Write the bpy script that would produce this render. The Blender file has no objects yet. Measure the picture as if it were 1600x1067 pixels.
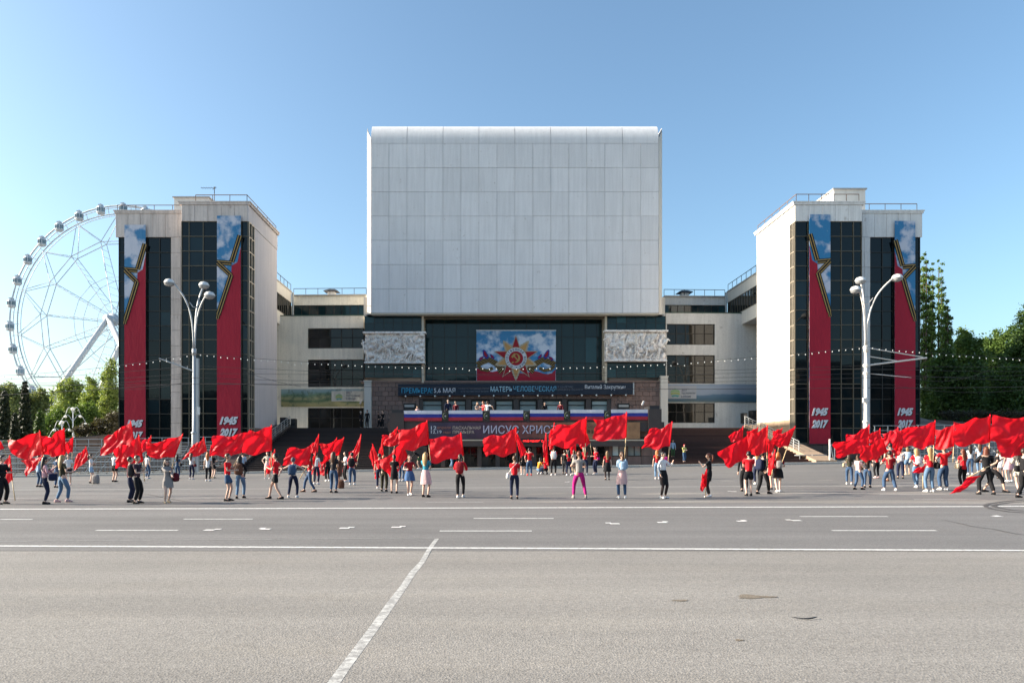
import bpy, bmesh, math, random
import numpy as np
from mathutils import Vector, Matrix, Euler
from mathutils import noise as mnoise

random.seed(7)
rng = np.random.default_rng(7)
S = bpy.context.scene
COL = S.collection
R = math.radians

# ------------------------------------------------------------------ camera, sky, sun
F, CX, CY, EYE = 1100.0, 755.0, 706.0, 1.7          # focal length in photo pixels, principal axis, eye height
cam_d = bpy.data.cameras.new('camera')
cam = bpy.data.objects.new('camera', cam_d)
COL.objects.link(cam)
cam.location = (0, 0, EYE)
cam.rotation_euler = (R(90), 0, 0)
cam_d.sensor_width = 36
cam_d.lens = F / 1600 * 36
cam_d.shift_x = (800 - CX) / 1600
cam_d.shift_y = (CY - 533.5) / 1600
cam_d.clip_end = 6000
S.camera = cam

SUN_EL, SUN_AZ = 22.0, 1.5            # degrees; the sun stands to the left, a little behind the facade
sdir = Vector((-math.cos(R(SUN_EL)) * math.cos(R(SUN_AZ)), math.cos(R(SUN_EL)) * math.sin(R(SUN_AZ)), math.sin(R(SUN_EL))))
world = bpy.data.worlds.new('World')
S.world = world
world.use_nodes = True
wn = world.node_tree
sky = wn.nodes.new('ShaderNodeTexSky')
sky.sky_type = 'NISHITA'
sky.sun_disc = False
sky.sun_elevation = R(SUN_EL)
sky.sun_rotation = math.atan2(sdir.x, sdir.y)
sky.altitude = 0
sky.air_density = 1.0
sky.dust_density = 2.2
sky.ozone_density = 3.2
wb = wn.nodes.new('ShaderNodeMix')                     # white balance of the picture, the same for the whole sky
wb.data_type = 'RGBA'; wb.blend_type = 'MULTIPLY'; wb.inputs[0].default_value = 1
wb.inputs[7].default_value = (.95, 1.0, .92, 1)
wn.links.new(sky.outputs[0], wb.inputs[6])
wn.links.new(wb.outputs[2], wn.nodes['Background'].inputs[0])
wn.nodes['Background'].inputs[1].default_value = 0.092
sun_d = bpy.data.lights.new('sun', 'SUN')
sun_d.energy = 4.0
sun_d.angle = R(0.5)
sun_d.color = (1.0, 0.885, 0.74)
sun = bpy.data.objects.new('sun', sun_d)
COL.objects.link(sun)
sun.location = (-60, 10, 60)
sun.rotation_euler = (-sdir).to_track_quat('-Z', 'Y').to_euler()
S.view_settings.view_transform = 'Standard'
S.view_settings.look = 'None'
S.view_settings.gamma = 1
S.view_settings.use_curve_mapping = False
S.view_settings.exposure = 1.7
S.cycles.max_bounces = 6
S.cycles.use_denoising = True

# ------------------------------------------------------------------ placing helpers
def PX(px, D): return (px - CX) / F * D
def PZ(py, D): return EYE + (CY - py) / F * D
def smooth(a, b, t):
    t = min(1, max(0, (t - a) / (b - a)))
    return t * t * (3 - 2 * t)
def zg(x, y):                          # the plaza rises gently towards the theatre, more so on the right
    w = smooth(22, 54, y)
    return w * (0.37 + 0.0165 * (max(-60, min(60, x)) - 2))
def gpos(px, py, lo=2.0, hi=60.0):     # where the sight line through a spot meets the plaza
    for _ in range(50):
        m = (lo + hi) / 2
        if PZ(py, m) > zg(PX(px, m), m): lo = m
        else: hi = m
    return PX(px, lo), lo, zg(PX(px, lo), lo)

WL = {}
def wloc(p): return WL.get(p.name, Vector((0, 0, 0))) if p else Vector((0, 0, 0))

def tag(o, label=None, cat=None, group=None, kind=None):
    if label: o['label'] = label
    if cat: o['category'] = cat
    if group: o['group'] = group
    if kind: o['kind'] = kind
    return o

def thing(name, loc, label, cat, group=None, parent=None, kind=None):
    o = bpy.data.objects.new(name, None)
    o.empty_display_size = 0.2
    COL.objects.link(o)
    loc = Vector(loc)
    o.parent = parent
    o.location = loc - wloc(parent)
    WL[o.name] = loc
    return tag(o, label, cat, group, kind)

def mk(name, mesh, mat=None, parent=None, loc=(0, 0, 0), rot=None, world=True):
    o = bpy.data.objects.new(name, mesh)
    COL.objects.link(o)
    loc = Vector(loc)
    if parent:
        o.parent = parent
        o.location = loc - wloc(parent) if world else loc
    else:
        o.location = loc
    if world: WL[o.name] = loc
    if rot is not None: o.rotation_euler = rot
    if mat is not None:
        if not mesh.materials: mesh.materials.append(None)
        if len(mesh.materials) == 1:
            o.material_slots[0].link = 'OBJECT'
            o.material_slots[0].material = mat
    return o

class MB:
    def __init__(s): s.v = []; s.f = []; s.m = []
    def add(s, vs, fs, mi=0):
        b = len(s.v); s.v += [tuple(v) for v in vs]
        for f in fs: s.f.append(tuple(i + b for i in f)); s.m.append(mi)
    def box(s, x0, y0, z0, x1, y1, z1, mi=0):
        if x0 > x1: x0, x1 = x1, x0
        if y0 > y1: y0, y1 = y1, y0
        if z0 > z1: z0, z1 = z1, z0
        s.add([(x0,y0,z0),(x1,y0,z0),(x1,y1,z0),(x0,y1,z0),(x0,y0,z1),(x1,y0,z1),(x1,y1,z1),(x0,y1,z1)],
              [(3,2,1,0),(4,5,6,7),(0,1,5,4),(1,2,6,5),(2,3,7,6),(3,0,4,7)], mi)
    def cham(s, x0, y0, z0, x1, y1, z1, c):          # box whose front (-y) edges are chamfered
        s.add([(x0,y1,z0),(x1,y1,z0),(x1,y1,z1),(x0,y1,z1),
               (x0,y0+c,z0),(x1,y0+c,z0),(x1,y0+c,z1),(x0,y0+c,z1),
               (x0+c,y0,z0+c),(x1-c,y0,z0+c),(x1-c,y0,z1-c),(x0+c,y0,z1-c)],
              [(0,3,2,1),(4,5,9,8),(5,6,10,9),(6,7,11,10),(7,4,8,11),(8,9,10,11),
               (0,1,5,4),(1,2,6,5),(2,3,7,6),(3,0,4,7)])
    def prism(s, pts, y0, y1, mi=0):                  # polygon in (x, z), extruded along y
        n = len(pts)
        a = sum(pts[i][0]*pts[(i+1)%n][1] - pts[(i+1)%n][0]*pts[i][1] for i in range(n))
        if a < 0: pts = pts[::-1]
        vs = [(p[0], y0, p[1]) for p in pts] + [(p[0], y1, p[1]) for p in pts]
        fs = [tuple(range(n)), tuple(range(2*n-1, n-1, -1))]
        fs += [(i, i+n, (i+1)%n+n, (i+1)%n) for i in range(n)]
        s.add(vs, fs, mi)
    def xprism(s, pts, x0, x1):                       # polygon in (y, z), extruded along x
        n = len(pts)
        vs = [(x0, p[0], p[1]) for p in pts] + [(x1, p[0], p[1]) for p in pts]
        s.add(vs, [tuple(range(n)), tuple(range(2*n-1, n-1, -1))] + [(i, i+n, (i+1)%n+n, (i+1)%n) for i in range(n)])
    def tube(s, pts, r, n=8, cap=True):
        pts = [Vector(p) for p in pts]
        rs = r if isinstance(r, (list, tuple)) else [r] * len(pts)
        vs = []
        ref = Vector((0, 0, 1))
        for i, p in enumerate(pts):
            t = (pts[min(i+1, len(pts)-1)] - pts[max(i-1, 0)]).normalized()
            if abs(t.dot(ref)) > .95: a = t.cross(Vector((0, 1, 0)) if abs(t.y) < .9 else Vector((1, 0, 0))).normalized()
            else: a = t.cross(ref).normalized()
            b = t.cross(a)
            for k in range(n):
                an = 2 * math.pi * k / n
                vs.append(p + (a * math.cos(an) + b * math.sin(an)) * rs[i])
        fs = []
        for i in range(len(pts) - 1):
            for k in range(n):
                fs.append((i*n+k, i*n+(k+1)%n, (i+1)*n+(k+1)%n, (i+1)*n+k))
        if cap: fs += [tuple(range(n))[::-1], tuple(range((len(pts)-1)*n, len(pts)*n))]
        s.add(vs, fs)
    def bar(s, a, b, w, d=None):                      # square bar between two points
        d = d or w
        a, b = Vector(a), Vector(b)
        t = (b - a).normalized()
        u = t.cross(Vector((0, 0, 1)))
        u = Vector((1, 0, 0)) if u.length < .05 else u.normalized()
        v = t.cross(u)
        vs = []
        for p in (a, b):
            for su, sv in ((-1,-1),(1,-1),(1,1),(-1,1)):
                vs.append(p + u * su * w / 2 + v * sv * d / 2)
        s.add(vs, [(3,2,1,0),(4,5,6,7),(0,1,5,4),(1,2,6,5),(2,3,7,6),(3,0,4,7)])
    def ball(s, c, r, nu=10, nv=7, mi=0):
        r = (r, r, r) if not isinstance(r, (tuple, list)) else r
        vs = [(c[0], c[1], c[2] - r[2])]
        for j in range(1, nv):
            ph = math.pi * j / nv - math.pi / 2
            for i in range(nu):
                th = 2 * math.pi * i / nu
                vs.append((c[0]+r[0]*math.cos(ph)*math.cos(th), c[1]+r[1]*math.cos(ph)*math.sin(th), c[2]+r[2]*math.sin(ph)))
        vs.append((c[0], c[1], c[2] + r[2]))
        fs = [(0, 1+(i+1)%nu, 1+i) for i in range(nu)]
        for j in range(nv-2):
            for i in range(nu):
                a = 1 + j*nu
                fs.append((a+i, a+(i+1)%nu, a+nu+(i+1)%nu, a+nu+i))
        t = len(vs) - 1
        fs += [(t, t-nu+i, t-nu+(i+1)%nu) for i in range(nu)]
        s.add(vs, fs, mi)
    def mesh(s, name, smooth=False):
        me = bpy.data.meshes.new(name)
        me.from_pydata(s.v, [], s.f)
        if smooth: me.polygons.foreach_set('use_smooth', [True] * len(s.f))
        me.update()
        return me
    def build(s, name, mat, parent=None, smooth=False, loc=(0, 0, 0), rot=None):
        return mk(name, s.mesh(name, smooth), mat, parent, loc, rot)

# ------------------------------------------------------------------ materials
MATS = {}
def nmat(name):
    m = bpy.data.materials.new(name)
    m.use_nodes = True
    nt = m.node_tree
    return m, nt, nt.nodes['Principled BSDF']
def N(nt, t, **kw):
    n = nt.nodes.new(t)
    for k, v in kw.items():
        if isinstance(k, str) and hasattr(n, k): setattr(n, k, v)
        else: n.inputs[k].default_value = v
    return n
def noise(nt, scale, detail=4, rough=.55, vec=None, sc=None, world=True):
    n = nt.nodes.new('ShaderNodeTexNoise')
    n.inputs['Scale'].default_value = scale
    n.inputs['Detail'].default_value = detail
    n.inputs['Roughness'].default_value = rough
    if world:
        g = nt.nodes.new('ShaderNodeNewGeometry')
        src = g.outputs['Position']
    else:
        g = nt.nodes.new('ShaderNodeTexCoord')
        src = g.outputs['Object']
    if sc:
        mp = nt.nodes.new('ShaderNodeMapping')
        mp.inputs['Scale'].default_value = sc
        nt.links.new(src, mp.inputs[0]); src = mp.outputs[0]
    nt.links.new(src, n.inputs['Vector'])
    return n.outputs['Fac']
def ramp(nt, src, stops):
    r = nt.nodes.new('ShaderNodeValToRGB')
    e = r.color_ramp.elements
    while len(e) < len(stops): e.new(.5)
    for i, (p, c) in enumerate(stops):
        e[i].position = p
        e[i].color = (c, c, c, 1) if not isinstance(c, tuple) else (*c, 1)
    nt.links.new(src, r.inputs[0])
    return r.outputs[0]
def mix(nt, a, b, fac, mode='MIX'):
    m = nt.nodes.new('ShaderNodeMix')
    m.data_type = 'RGBA'; m.blend_type = mode
    for i, x in ((6, a), (7, b)):
        if isinstance(x, tuple): m.inputs[i].default_value = (*x, 1)
        else: nt.links.new(x, m.inputs[i])
    if isinstance(fac, float) or isinstance(fac, int): m.inputs[0].default_value = fac
    else: nt.links.new(fac, m.inputs[0])
    return m.outputs[2]
def bump(nt, bsdf, h, strength=.3, dist=.02):
    b = nt.nodes.new('ShaderNodeBump')
    b.inputs['Strength'].default_value = strength
    b.inputs['Distance'].default_value = dist
    nt.links.new(h, b.inputs['Height'])
    nt.links.new(b.outputs[0], bsdf.inputs['Normal'])

def surf(name, col, rough=.7, var=.12, scale=1.5, fine=.08, fscale=20, objr=0.0, stain=None, streak=0.0,
         metal=0.0, spec=.4, bmp=0.0, world=True, stain_cut=(.62, .70), stain_amt=.6, stain_scale=1.2):
    if name in MATS: return MATS[name]
    m, nt, b = nmat(name)
    c = Vector(col)
    lo = tuple(c * (1 - var)); hi = tuple(min(1, x) for x in c * (1 + var))
    out = mix(nt, lo, hi, noise(nt, scale, 5, world=world))
    if fine:
        out = mix(nt, out, ramp(nt, noise(nt, fscale, 4, .7, world=world), [(.3, 1 - fine * 2), (.7, 1.0)]), 1.0, 'MULTIPLY')
    if streak:
        out = mix(nt, out, ramp(nt, noise(nt, 1.0, 4, .6, sc=(3.5, 3.5, .22)), [(.35, 1 - streak), (.62, 1.0)]), 1.0, 'MULTIPLY')
    if stain:
        a = ramp(nt, noise(nt, stain_scale, 8, .75), [(stain_cut[0], 0.0), (stain_cut[1], stain_amt)])
        out = mix(nt, out, stain, a)
    if objr:
        oi = nt.nodes.new('ShaderNodeObjectInfo')
        out = mix(nt, out, ramp(nt, oi.outputs['Random'], [(0, 1 - objr), (1, 1.0)]), 1.0, 'MULTIPLY')
    nt.links.new(out, b.inputs['Base Color'])
    b.inputs['Roughness'].default_value = rough
    b.inputs['Metallic'].default_value = metal
    b.inputs['Specular IOR Level'].default_value = spec
    if bmp: bump(nt, b, noise(nt, fscale, 5, .7, world=world), bmp, .02)
    MATS[name] = m
    return m
def plain(name, col, rough=.6, metal=0.0, spec=.5, emit=0):
    if name in MATS: return MATS[name]
    m, nt, b = nmat(name)
    b.inputs['Roughness'].default_value = rough
    b.inputs['Metallic'].default_value = metal
    b.inputs['Specular IOR Level'].default_value = spec
    c = Vector(col)
    nt.links.new(mix(nt, tuple(c * .86), tuple(min(1, x) for x in c * 1.1), noise(nt, 6, 3)), b.inputs['Base Color'])
    if emit:
        b.inputs['Emission Color'].default_value = (*col, 1)
        b.inputs['Emission Strength'].default_value = emit
    MATS[name] = m
    return m
def glass(name, col, objr=.35, ior=1.7, rough=.03):
    if name in MATS: return MATS[name]
    m, nt, b = nmat(name)
    oi = nt.nodes.new('ShaderNodeObjectInfo')
    c = Vector(col)
    base = mix(nt, tuple(c * .7), tuple(c * 1.25), noise(nt, .35, 3))
    base = mix(nt, base, ramp(nt, oi.outputs['Random'], [(0, 1 - objr), (.86, 1.0), (.90, 1.6), (1, 2.6)]), 1.0, 'MULTIPLY')
    nt.links.new(base, b.inputs['Base Color'])
    b.inputs['Roughness'].default_value = rough
    b.inputs['IOR'].default_value = ior
    bump(nt, b, noise(nt, .9, 2), .04, .05)
    MATS[name] = m
    return m
def clothmat(col, trans=.25, sheen=True):
    key = 'cloth_%02d_%02d_%02d' % tuple(int(c * 99) for c in col)
    if key in MATS: return MATS[key]
    m, nt, b = nmat(key)
    c = Vector(col)
    nt.links.new(mix(nt, tuple(c * .8), tuple(min(1, x) for x in c * 1.12), noise(nt, 9, 4, world=False)), b.inputs['Base Color'])
    b.inputs['Roughness'].default_value = .85
    b.inputs['Specular IOR Level'].default_value = .2
    bump(nt, b, noise(nt, 14, 3, world=False), .5, .02)
    MATS[key] = m
    return m
def flagmat():
    m, nt, b = nmat('red_flag_cloth')
    b.inputs['Roughness'].default_value = .5
    b.inputs['Specular IOR Level'].default_value = .35
    col = mix(nt, (.74, .008, .020), (.88, .016, .034), noise(nt, 3, 3))
    oi = nt.nodes.new('ShaderNodeObjectInfo')
    col = mix(nt, col, ramp(nt, oi.outputs['Random'], [(0, (.84, .9, 1.2)), (.5, (1, 1, 1)), (1, (1, 1.2, .9))]), 1.0, 'MULTIPLY')
    nt.links.new(col, b.inputs['Base Color'])
    tr = nt.nodes.new('ShaderNodeBsdfTranslucent')
    tr.inputs[0].default_value = (.95, .010, .022, 1)
    ms = nt.nodes.new('ShaderNodeMixShader')
    ms.inputs[0].default_value = .50
    nt.links.new(b.outputs[0], ms.inputs[1]); nt.links.new(tr.outputs[0], ms.inputs[2])
    nt.links.new(ms.outputs[0], nt.nodes['Material Output'].inputs[0])
    bump(nt, b, noise(nt, 7, 4), .35, .03)
    return m
def leafmat(name, col, col2):
    if name in MATS: return MATS[name]
    m, nt, b = nmat(name)
    c = mix(nt, col, col2, ramp(nt, noise(nt, 1.1, 4, .7), [(.38, 0.0), (.62, 1.0)]))
    nt.links.new(c, b.inputs['Base Color'])
    b.inputs['Roughness'].default_value = .55
    b.inputs['Specular IOR Level'].default_value = .3
    tr = nt.nodes.new('ShaderNodeBsdfTranslucent')
    nt.links.new(mix(nt, c, (1.0, 1.0, .5), 1.0, 'MULTIPLY'), tr.inputs[0])
    ms = nt.nodes.new('ShaderNodeMixShader'); ms.inputs[0].default_value = .35
    nt.links.new(b.outputs[0], ms.inputs[1]); nt.links.new(tr.outputs[0], ms.inputs[2])
    nt.links.new(ms.outputs[0], nt.nodes['Material Output'].inputs[0])
    MATS[name] = m
    return m

def asphalt(name, base, tint, worn):
    m, nt, b = nmat(name)
    c = mix(nt, tuple(Vector(base) * .88), tuple(Vector(base) * 1.1), noise(nt, .22, 5, .6, sc=(.6, 1.4, 1)))
    c = mix(nt, c, tint, ramp(nt, noise(nt, .7, 6, .7, sc=(.5, 1.6, 1)), [(.5, 0.0), (.75, .45)]))
    # patches and tyre-polished bands
    c = mix(nt, c, ramp(nt, noise(nt, .09, 3, .5, sc=(1, 2.2, 1)), [(.42, .93), (.50, 1.0), (.62, 1.05)]), 1.0, 'MULTIPLY')
    c = mix(nt, c, ramp(nt, noise(nt, 2.2, 7, .8, sc=(.5, 1.8, 1)), [(.60, 1.0), (.72, .84)]), 1.0, 'MULTIPLY')
    # wear streaks along the road
    c = mix(nt, c, ramp(nt, noise(nt, 1.0, 4, .6, sc=(.05, 1.1, 1)), [(.35, 1 - worn), (.65, 1.0)]), 1.0, 'MULTIPLY')
    vo = nt.nodes.new('ShaderNodeTexVoronoi'); vo.inputs['Scale'].default_value = 55
    g = nt.nodes.new('ShaderNodeNewGeometry'); nt.links.new(g.outputs['Position'], vo.inputs['Vector'])
    sep = nt.nodes.new('ShaderNodeSeparateColor'); nt.links.new(vo.outputs['Color'], sep.inputs[0])
    agg = ramp(nt, sep.outputs[0], [(0, .68), (.2, .89), (.75, 1.03), (1, 1.24)])
    c = mix(nt, c, agg, 1.0, 'MULTIPLY')
    c = mix(nt, c, ramp(nt, noise(nt, 130, 3, .8), [(.3, .80), (.7, 1.13)]), 1.0, 'MULTIPLY')
    nt.links.new(c, b.inputs['Base Color'])
    b.inputs['Roughness'].default_value = .82
    b.inputs['Specular IOR Level'].default_value = .3
    bump(nt, b, vo.outputs['Distance'], .35, .010)
    MATS[name] = m
    return m
def paint(name, col, wear=.6, lo=.38, hi=.54):
    m, nt, b = nmat(name)
    c = mix(nt, (.22, .21, .20), col, ramp(nt, noise(nt, 9, 6, .75), [(lo, 1 - wear), (hi, 1.0)]))
    c = mix(nt, c, ramp(nt, noise(nt, 120, 3, .8), [(.3, .7), (.6, 1.0)]), 1.0, 'MULTIPLY')
    nt.links.new(c, b.inputs['Base Color']); b.inputs['Roughness'].default_value = .7
    MATS[name] = m
    return m

M_near = asphalt('plaza_asphalt', (.268, .250, .228), (.31, .28, .24), .14)
M_road = asphalt('road_asphalt', (.186, .178, .172), (.21, .20, .19), .18)
M_line = paint('road_paint', (.72, .71, .68))
M_line_old = paint('worn_road_paint', (.50, .49, .47), .75, .40, .66)
M_kerb = surf('kerb_concrete', (.42, .41, .38), stain=(.1, .09, .08))
M_pave = surf('pavement_stone', (.30, .28, .25), stain=(.12, .1, .08), objr=.15)
M_block = surf('block_marble', (.76, .76, .775), .75, .06, .5, .04, 9, objr=.10, stain=(.30, .24, .21), streak=.09, stain_cut=(.635, .68), stain_amt=.5, stain_scale=2.2)
M_blockedge = surf('block_edge_marble', (.60, .565, .51), .7, .08, .6, .05, 9, streak=.08, stain=(.35, .28, .22), stain_cut=(.66, .74))
M_joint = surf('joint_grey', (.45, .45, .48), .9)
M_cream = surf('lit_cream_limestone', (.90, .84, .72), .85, .08, .5, .07, 8, stain=(.22, .18, .14), streak=.14, stain_cut=(.60, .72))  # left wing stone; the wing's warmer, stronger light is put into its colour
M_pale = surf('pale_limestone', (.74, .72, .68), .85, .07, .5, .08, 8, stain=(.22, .18, .16), streak=.12, stain_cut=(.60, .70))
M_towerl = surf('shaded_tower_limestone', (.60, .555, .555), .8, .05, .4, .05, 8, streak=.10, stain=(.2, .17, .14), stain_cut=(.68, .76), stain_amt=.3)  # left tower copy of the side wall stone, its shade painted into the colour
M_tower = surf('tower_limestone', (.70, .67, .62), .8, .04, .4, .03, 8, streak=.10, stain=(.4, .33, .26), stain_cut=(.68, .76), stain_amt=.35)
M_fascia = surf('warm_lit_fascia_travertine', (.70, .62, .575), .8, .10, .8, .08, 9, streak=.25, objr=.08, stain=(.25, .19, .15))  # left tower fascia; warm bounced light is painted into the stone colour
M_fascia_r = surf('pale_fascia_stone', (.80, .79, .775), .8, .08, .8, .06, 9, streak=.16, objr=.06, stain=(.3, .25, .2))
M_trim = surf('tan_trim', (.56, .49, .38), .6, .08, 2)
M_gran = surf('brown_granite', (.30, .19, .155), .55, .18, 1.2, .15, 22, objr=.30, streak=.2, spec=.5)
M_grand = surf('dark_granite', (.085, .066, .060), .45, .2, 1.5, .2, 25, objr=.25, spec=.5)
M_tan = surf('tan_stone', (.46, .33, .23), .7, .12, 1.2, .1, 16, objr=.15, streak=.15)
M_stepL = surf('dark_step_granite', (.050, .034, .030), .7, .2, 2, .2, 18, objr=.35, spec=.3)
M_stepR = surf('red_brown_step_granite', (.105, .048, .036), .7, .25, 2, .25, 18, objr=.4, spec=.3, stain=(.3, .2, .16), stain_cut=(.64, .7), stain_scale=3)
M_roof = surf('roof_felt', (.18, .17, .16), .9)
M_cap = plain('metal_cap', (.42, .40, .38), .5, .3)
M_glass = glass('dark_teal_glass', (.004, .010, .013), .4, 1.36)
M_glassc = glass('blue_teal_glass', (.008, .026, .032), .18, 1.40)
M_glassw = glass('grey_window_glass', (.018, .018, .017), .6, 1.42)
M_glassd = glass('entrance_glass', (.008, .012, .013), .5, 1.4)
M_glassl = glass('lobby_glass', (.30, .37, .37), .2, 1.45)
M_frame = plain('dark_bronze_frame', (.030, .026, .022), .45, .4)
M_frameo = plain('olive_frame', (.10, .085, .06), .5, .3)
M_framel = plain('light_metal_frame', (.42, .36, .28), .45, .3)
M_white = plain('white_painted_metal', (.66, .66, .65), .4)
M_wheel = plain('wheel_white_paint', (.50, .54, .58), .5)
M_grey = plain('galvanised_metal', (.40, .42, .43), .45, .5)
M_alu = plain('bench_aluminium', (.36, .38, .40), .4, .5)
M_dark = plain('dark_metal', (.035, .035, .038), .5, .3)
M_black = plain('black_plastic', (.012, .012, .013), .5)
M_bulb = plain('white_bulb', (.85, .85, .82), .3)
M_wood = plain('pale_wood_pole', (.55, .40, .22), .6)
M_dwood = plain('dark_wood_pole', (.10, .03, .03), .6)
M_flag = flagmat()
M_relief = surf('relief_marble', (.90, .86, .82), .8, .06, 1.5, .06, 12, stain=(.26, .17, .13), stain_cut=(.50, .60), stain_amt=.6, stain_scale=2.6)
M_bark = surf('bark', (.12, .09, .065), .9, .3, 6)
M_rust = plain('rust_brown_metal', (.16, .10, .07), .7)

# ------------------------------------------------------------------ setting: plaza, road, markings, kerb
def sheet(name, xs, ys, lift, mat, kind='structure', parent=None):
    mb = MB()
    nx = len(xs)
    vs = [(x, y, zg(x, y) + lift) for y in ys for x in xs]
    fs = [(j*nx+i, j*nx+i+1, (j+1)*nx+i+1, (j+1)*nx+i) for j in range(len(ys)-1) for i in range(nx-1)]
    mb.add(vs, fs)
    o = mb.build(name, mat, parent)
    if kind: o['kind'] = kind
    return o
KD = 54.0                                              # the kerb line in front of the theatre
xs_far = [-2500, -600, -200, -100, -60] + [x for x in range(-50, 61, 5)] + [100, 200, 600, 2500]
sheet('ground', xs_far, [-400, -60, -10, 0, 5, 10, 15, 20, 22, 26, 30, 34, 38, 42, 46, 50, 54, 62, 90, 160, 500, 3500], 0, M_near)
RD = gpos(800, 860.5)[1]
sheet('road', [-150, -90, -60] + list(range(-50, 61, 5)) + [90, 150], [RD, 15, 18, 20, 22, 24, 26, 28, 30, 32, 34, 36, 38, 40, 42, 44, 46, 48, 50, 52, KD], .004, M_road)

def strip(name, a, b, w, mat=M_line, n=24, lift=.008):
    """painted line on the plaza between two spots; a, b = (px, py), w in metres"""
    xa, ya, _ = gpos(*a); xb, yb, _ = gpos(*b)
    d = Vector((xb - xa, yb - ya)); nrm = Vector((-d.y, d.x)).normalized() * w / 2
    vs, fs = [], []
    for i in range(n + 1):
        t = i / n
        x, y = xa + d.x * t, ya + d.y * t
        for s in (-1, 1):
            u, v = x + nrm.x * s, y + nrm.y * s
            vs.append((u, v, zg(u, v) + lift))
    for i in range(n): fs.append((2*i, 2*i+2, 2*i+3, 2*i+1) if True else ())
    mb = MB(); mb.add(vs, [f[::-1] for f in fs])
    o = mb.build(name, mat)
    o['kind'] = 'structure'
    return o
strip('road_line', (-260, 852.0), (1860, 861.5), .16, n=60, lift=.009)
strip('road_line', (-260, 796.2), (1545, 791.3), .30, n=60)
strip('road_line', (1556, 791.0), (1860, 789.5), .30, n=20)
strip('road_line', (-260, 766.5), (1860, 756.0), .22, M_line_old, n=60)
for a, b in (((287, 811), (395, 811)), ((150, 828.6), (278, 828.6)), ((740, 810), (865, 810)), ((687, 829.6), (831, 829.6)),
             ((1250, 807), (1387, 807)), ((1300, 829), (1463, 829)), ((665, 784.6), (755, 784.6)), ((1030, 783.4), (1110, 783)),
             ((1428, 780.3), (1531, 779.6)), ((1375, 772.3), (1478, 772.3)), ((0, 778.5), (60, 778.5)), ((250, 779), (330, 779)),
             ((452, 777), (545, 777)), ((868, 784.2), (960, 784)), ((0, 811.5), (50, 811.5))):
    xa = b[0] - a[0]
    strip('lane_dash', a, b, .13 if a[1] > 790 else .12, M_line if a[1] > 800 else M_line_old, n=4)
strip('edge_dash', (0, 846), (680, 840.5), .04, M_line_old, n=10)
# the hand-brushed diagonal line in the foreground
mb = MB(); pts = [(683, 841.5, .10), (671, 858, .11), (660, 877, .11), (650, 889, .12), (646, 893, .12), (632, 915, .12), (612, 941, .13), (598, 962, .13), (580, 986, .12), (556, 1019, .125), (538, 1043, .13), (521, 1067, .13), (480, 1125, .13)]
vs = []
for px, py, w in pts:
    x, y, z = gpos(px, py, 1.0)
    lz = .0015 if y < RD - .4 else .006
    vs += [(x - w*.40 + random.uniform(-.005, .005), y, lz), (x + w*.40 + random.uniform(-.005, .005), y, lz)]
mb.add(vs, [(2*i, 2*i+2, 2*i+3, 2*i+1) for i in range(len(pts)-1)])
M_brush = paint('brushed_paint', (.55, .54, .51), .75, .44, .58)
mb.build('brushed_line', M_brush)['kind'] = 'structure'
# skid marks and cracks
def curve_strip(name, pts, w, mat, lift=.0135):
    P0 = [gpos(*p) for p in pts]; vs = []
    for i, (x, y, z) in enumerate(P0):
        a, b = Vector(P0[max(i-1, 0)][:2]), Vector(P0[min(i+1, len(P0)-1)][:2]); d = (b - a).normalized(); q = w * (.3 if i in (0, len(P0)-1) else 1) / 2
        for sg in (-1, 1):
            u, v = x - d.y * q * sg, y + d.x * q * sg; vs.append((u, v, zg(u, v) + lift))
    mb = MB(); mb.add(vs, [(2*i, 2*i+1, 2*i+3, 2*i+2) for i in range(len(P0)-1)]); mb.build(name, mat)['kind'] = 'structure'
M_skid = asphalt('tyre_rubber_mark', (.105, .10, .097), (.13, .125, .12), .3)
curve_strip('tyre_mark', [(1640, 783), (1605, 783.5), (1580, 785), (1560, 787.5), (1552, 790), (1558, 793), (1580, 797), (1610, 799), (1650, 800)], .16, M_skid)
curve_strip('tyre_mark', [(1640, 780), (1600, 781), (1570, 783.5), (1545, 787), (1538, 790.5), (1548, 795), (1575, 799.5), (1610, 802), (1650, 803)], .13, M_skid, .0145)
curve_strip('asphalt_crack', [(1470, 812), (1495, 817), (1520, 823), (1552, 827), (1580, 833), (1610, 838)], .035, M_skid)
curve_strip('asphalt_crack', [(180, 766), (230, 772), (262, 779), (300, 785)], .05, M_skid)
# short taped marks on the road
def mark(px, py, l, flip):
    x, y, z = gpos(px, py)
    mb = MB(); q = l / 2
    a = .10
    for (x0, y0, x1, y1) in ((x - q, y - a, x + q*.5, y + a), (x + q*.1, y + a, x + q, y + a*2.6)):
        if flip: x0, x1 = 2*x - x1, 2*x - x0
        mb.add([(x0, y0, zg(x0, y0) + .012), (x1, y0, zg(x1, y0) + .012), (x1, y1, zg(x1, y1) + .012), (x0, y1, zg(x0, y1) + .012)], [(0, 1, 2, 3)])
    mb.build('road_mark', M_bulb)['kind'] = 'structure'
for i, (px, py) in enumerate(((330, 828.5), (412, 827), (541, 825.5), (622, 824), (958, 818.5), (1037, 816.5), (1161, 814.5), (1242, 813.5), (1560, 807), (887, 753), (1145, 768))):
    mark(px, py, .30, i % 3 == 1)
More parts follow.
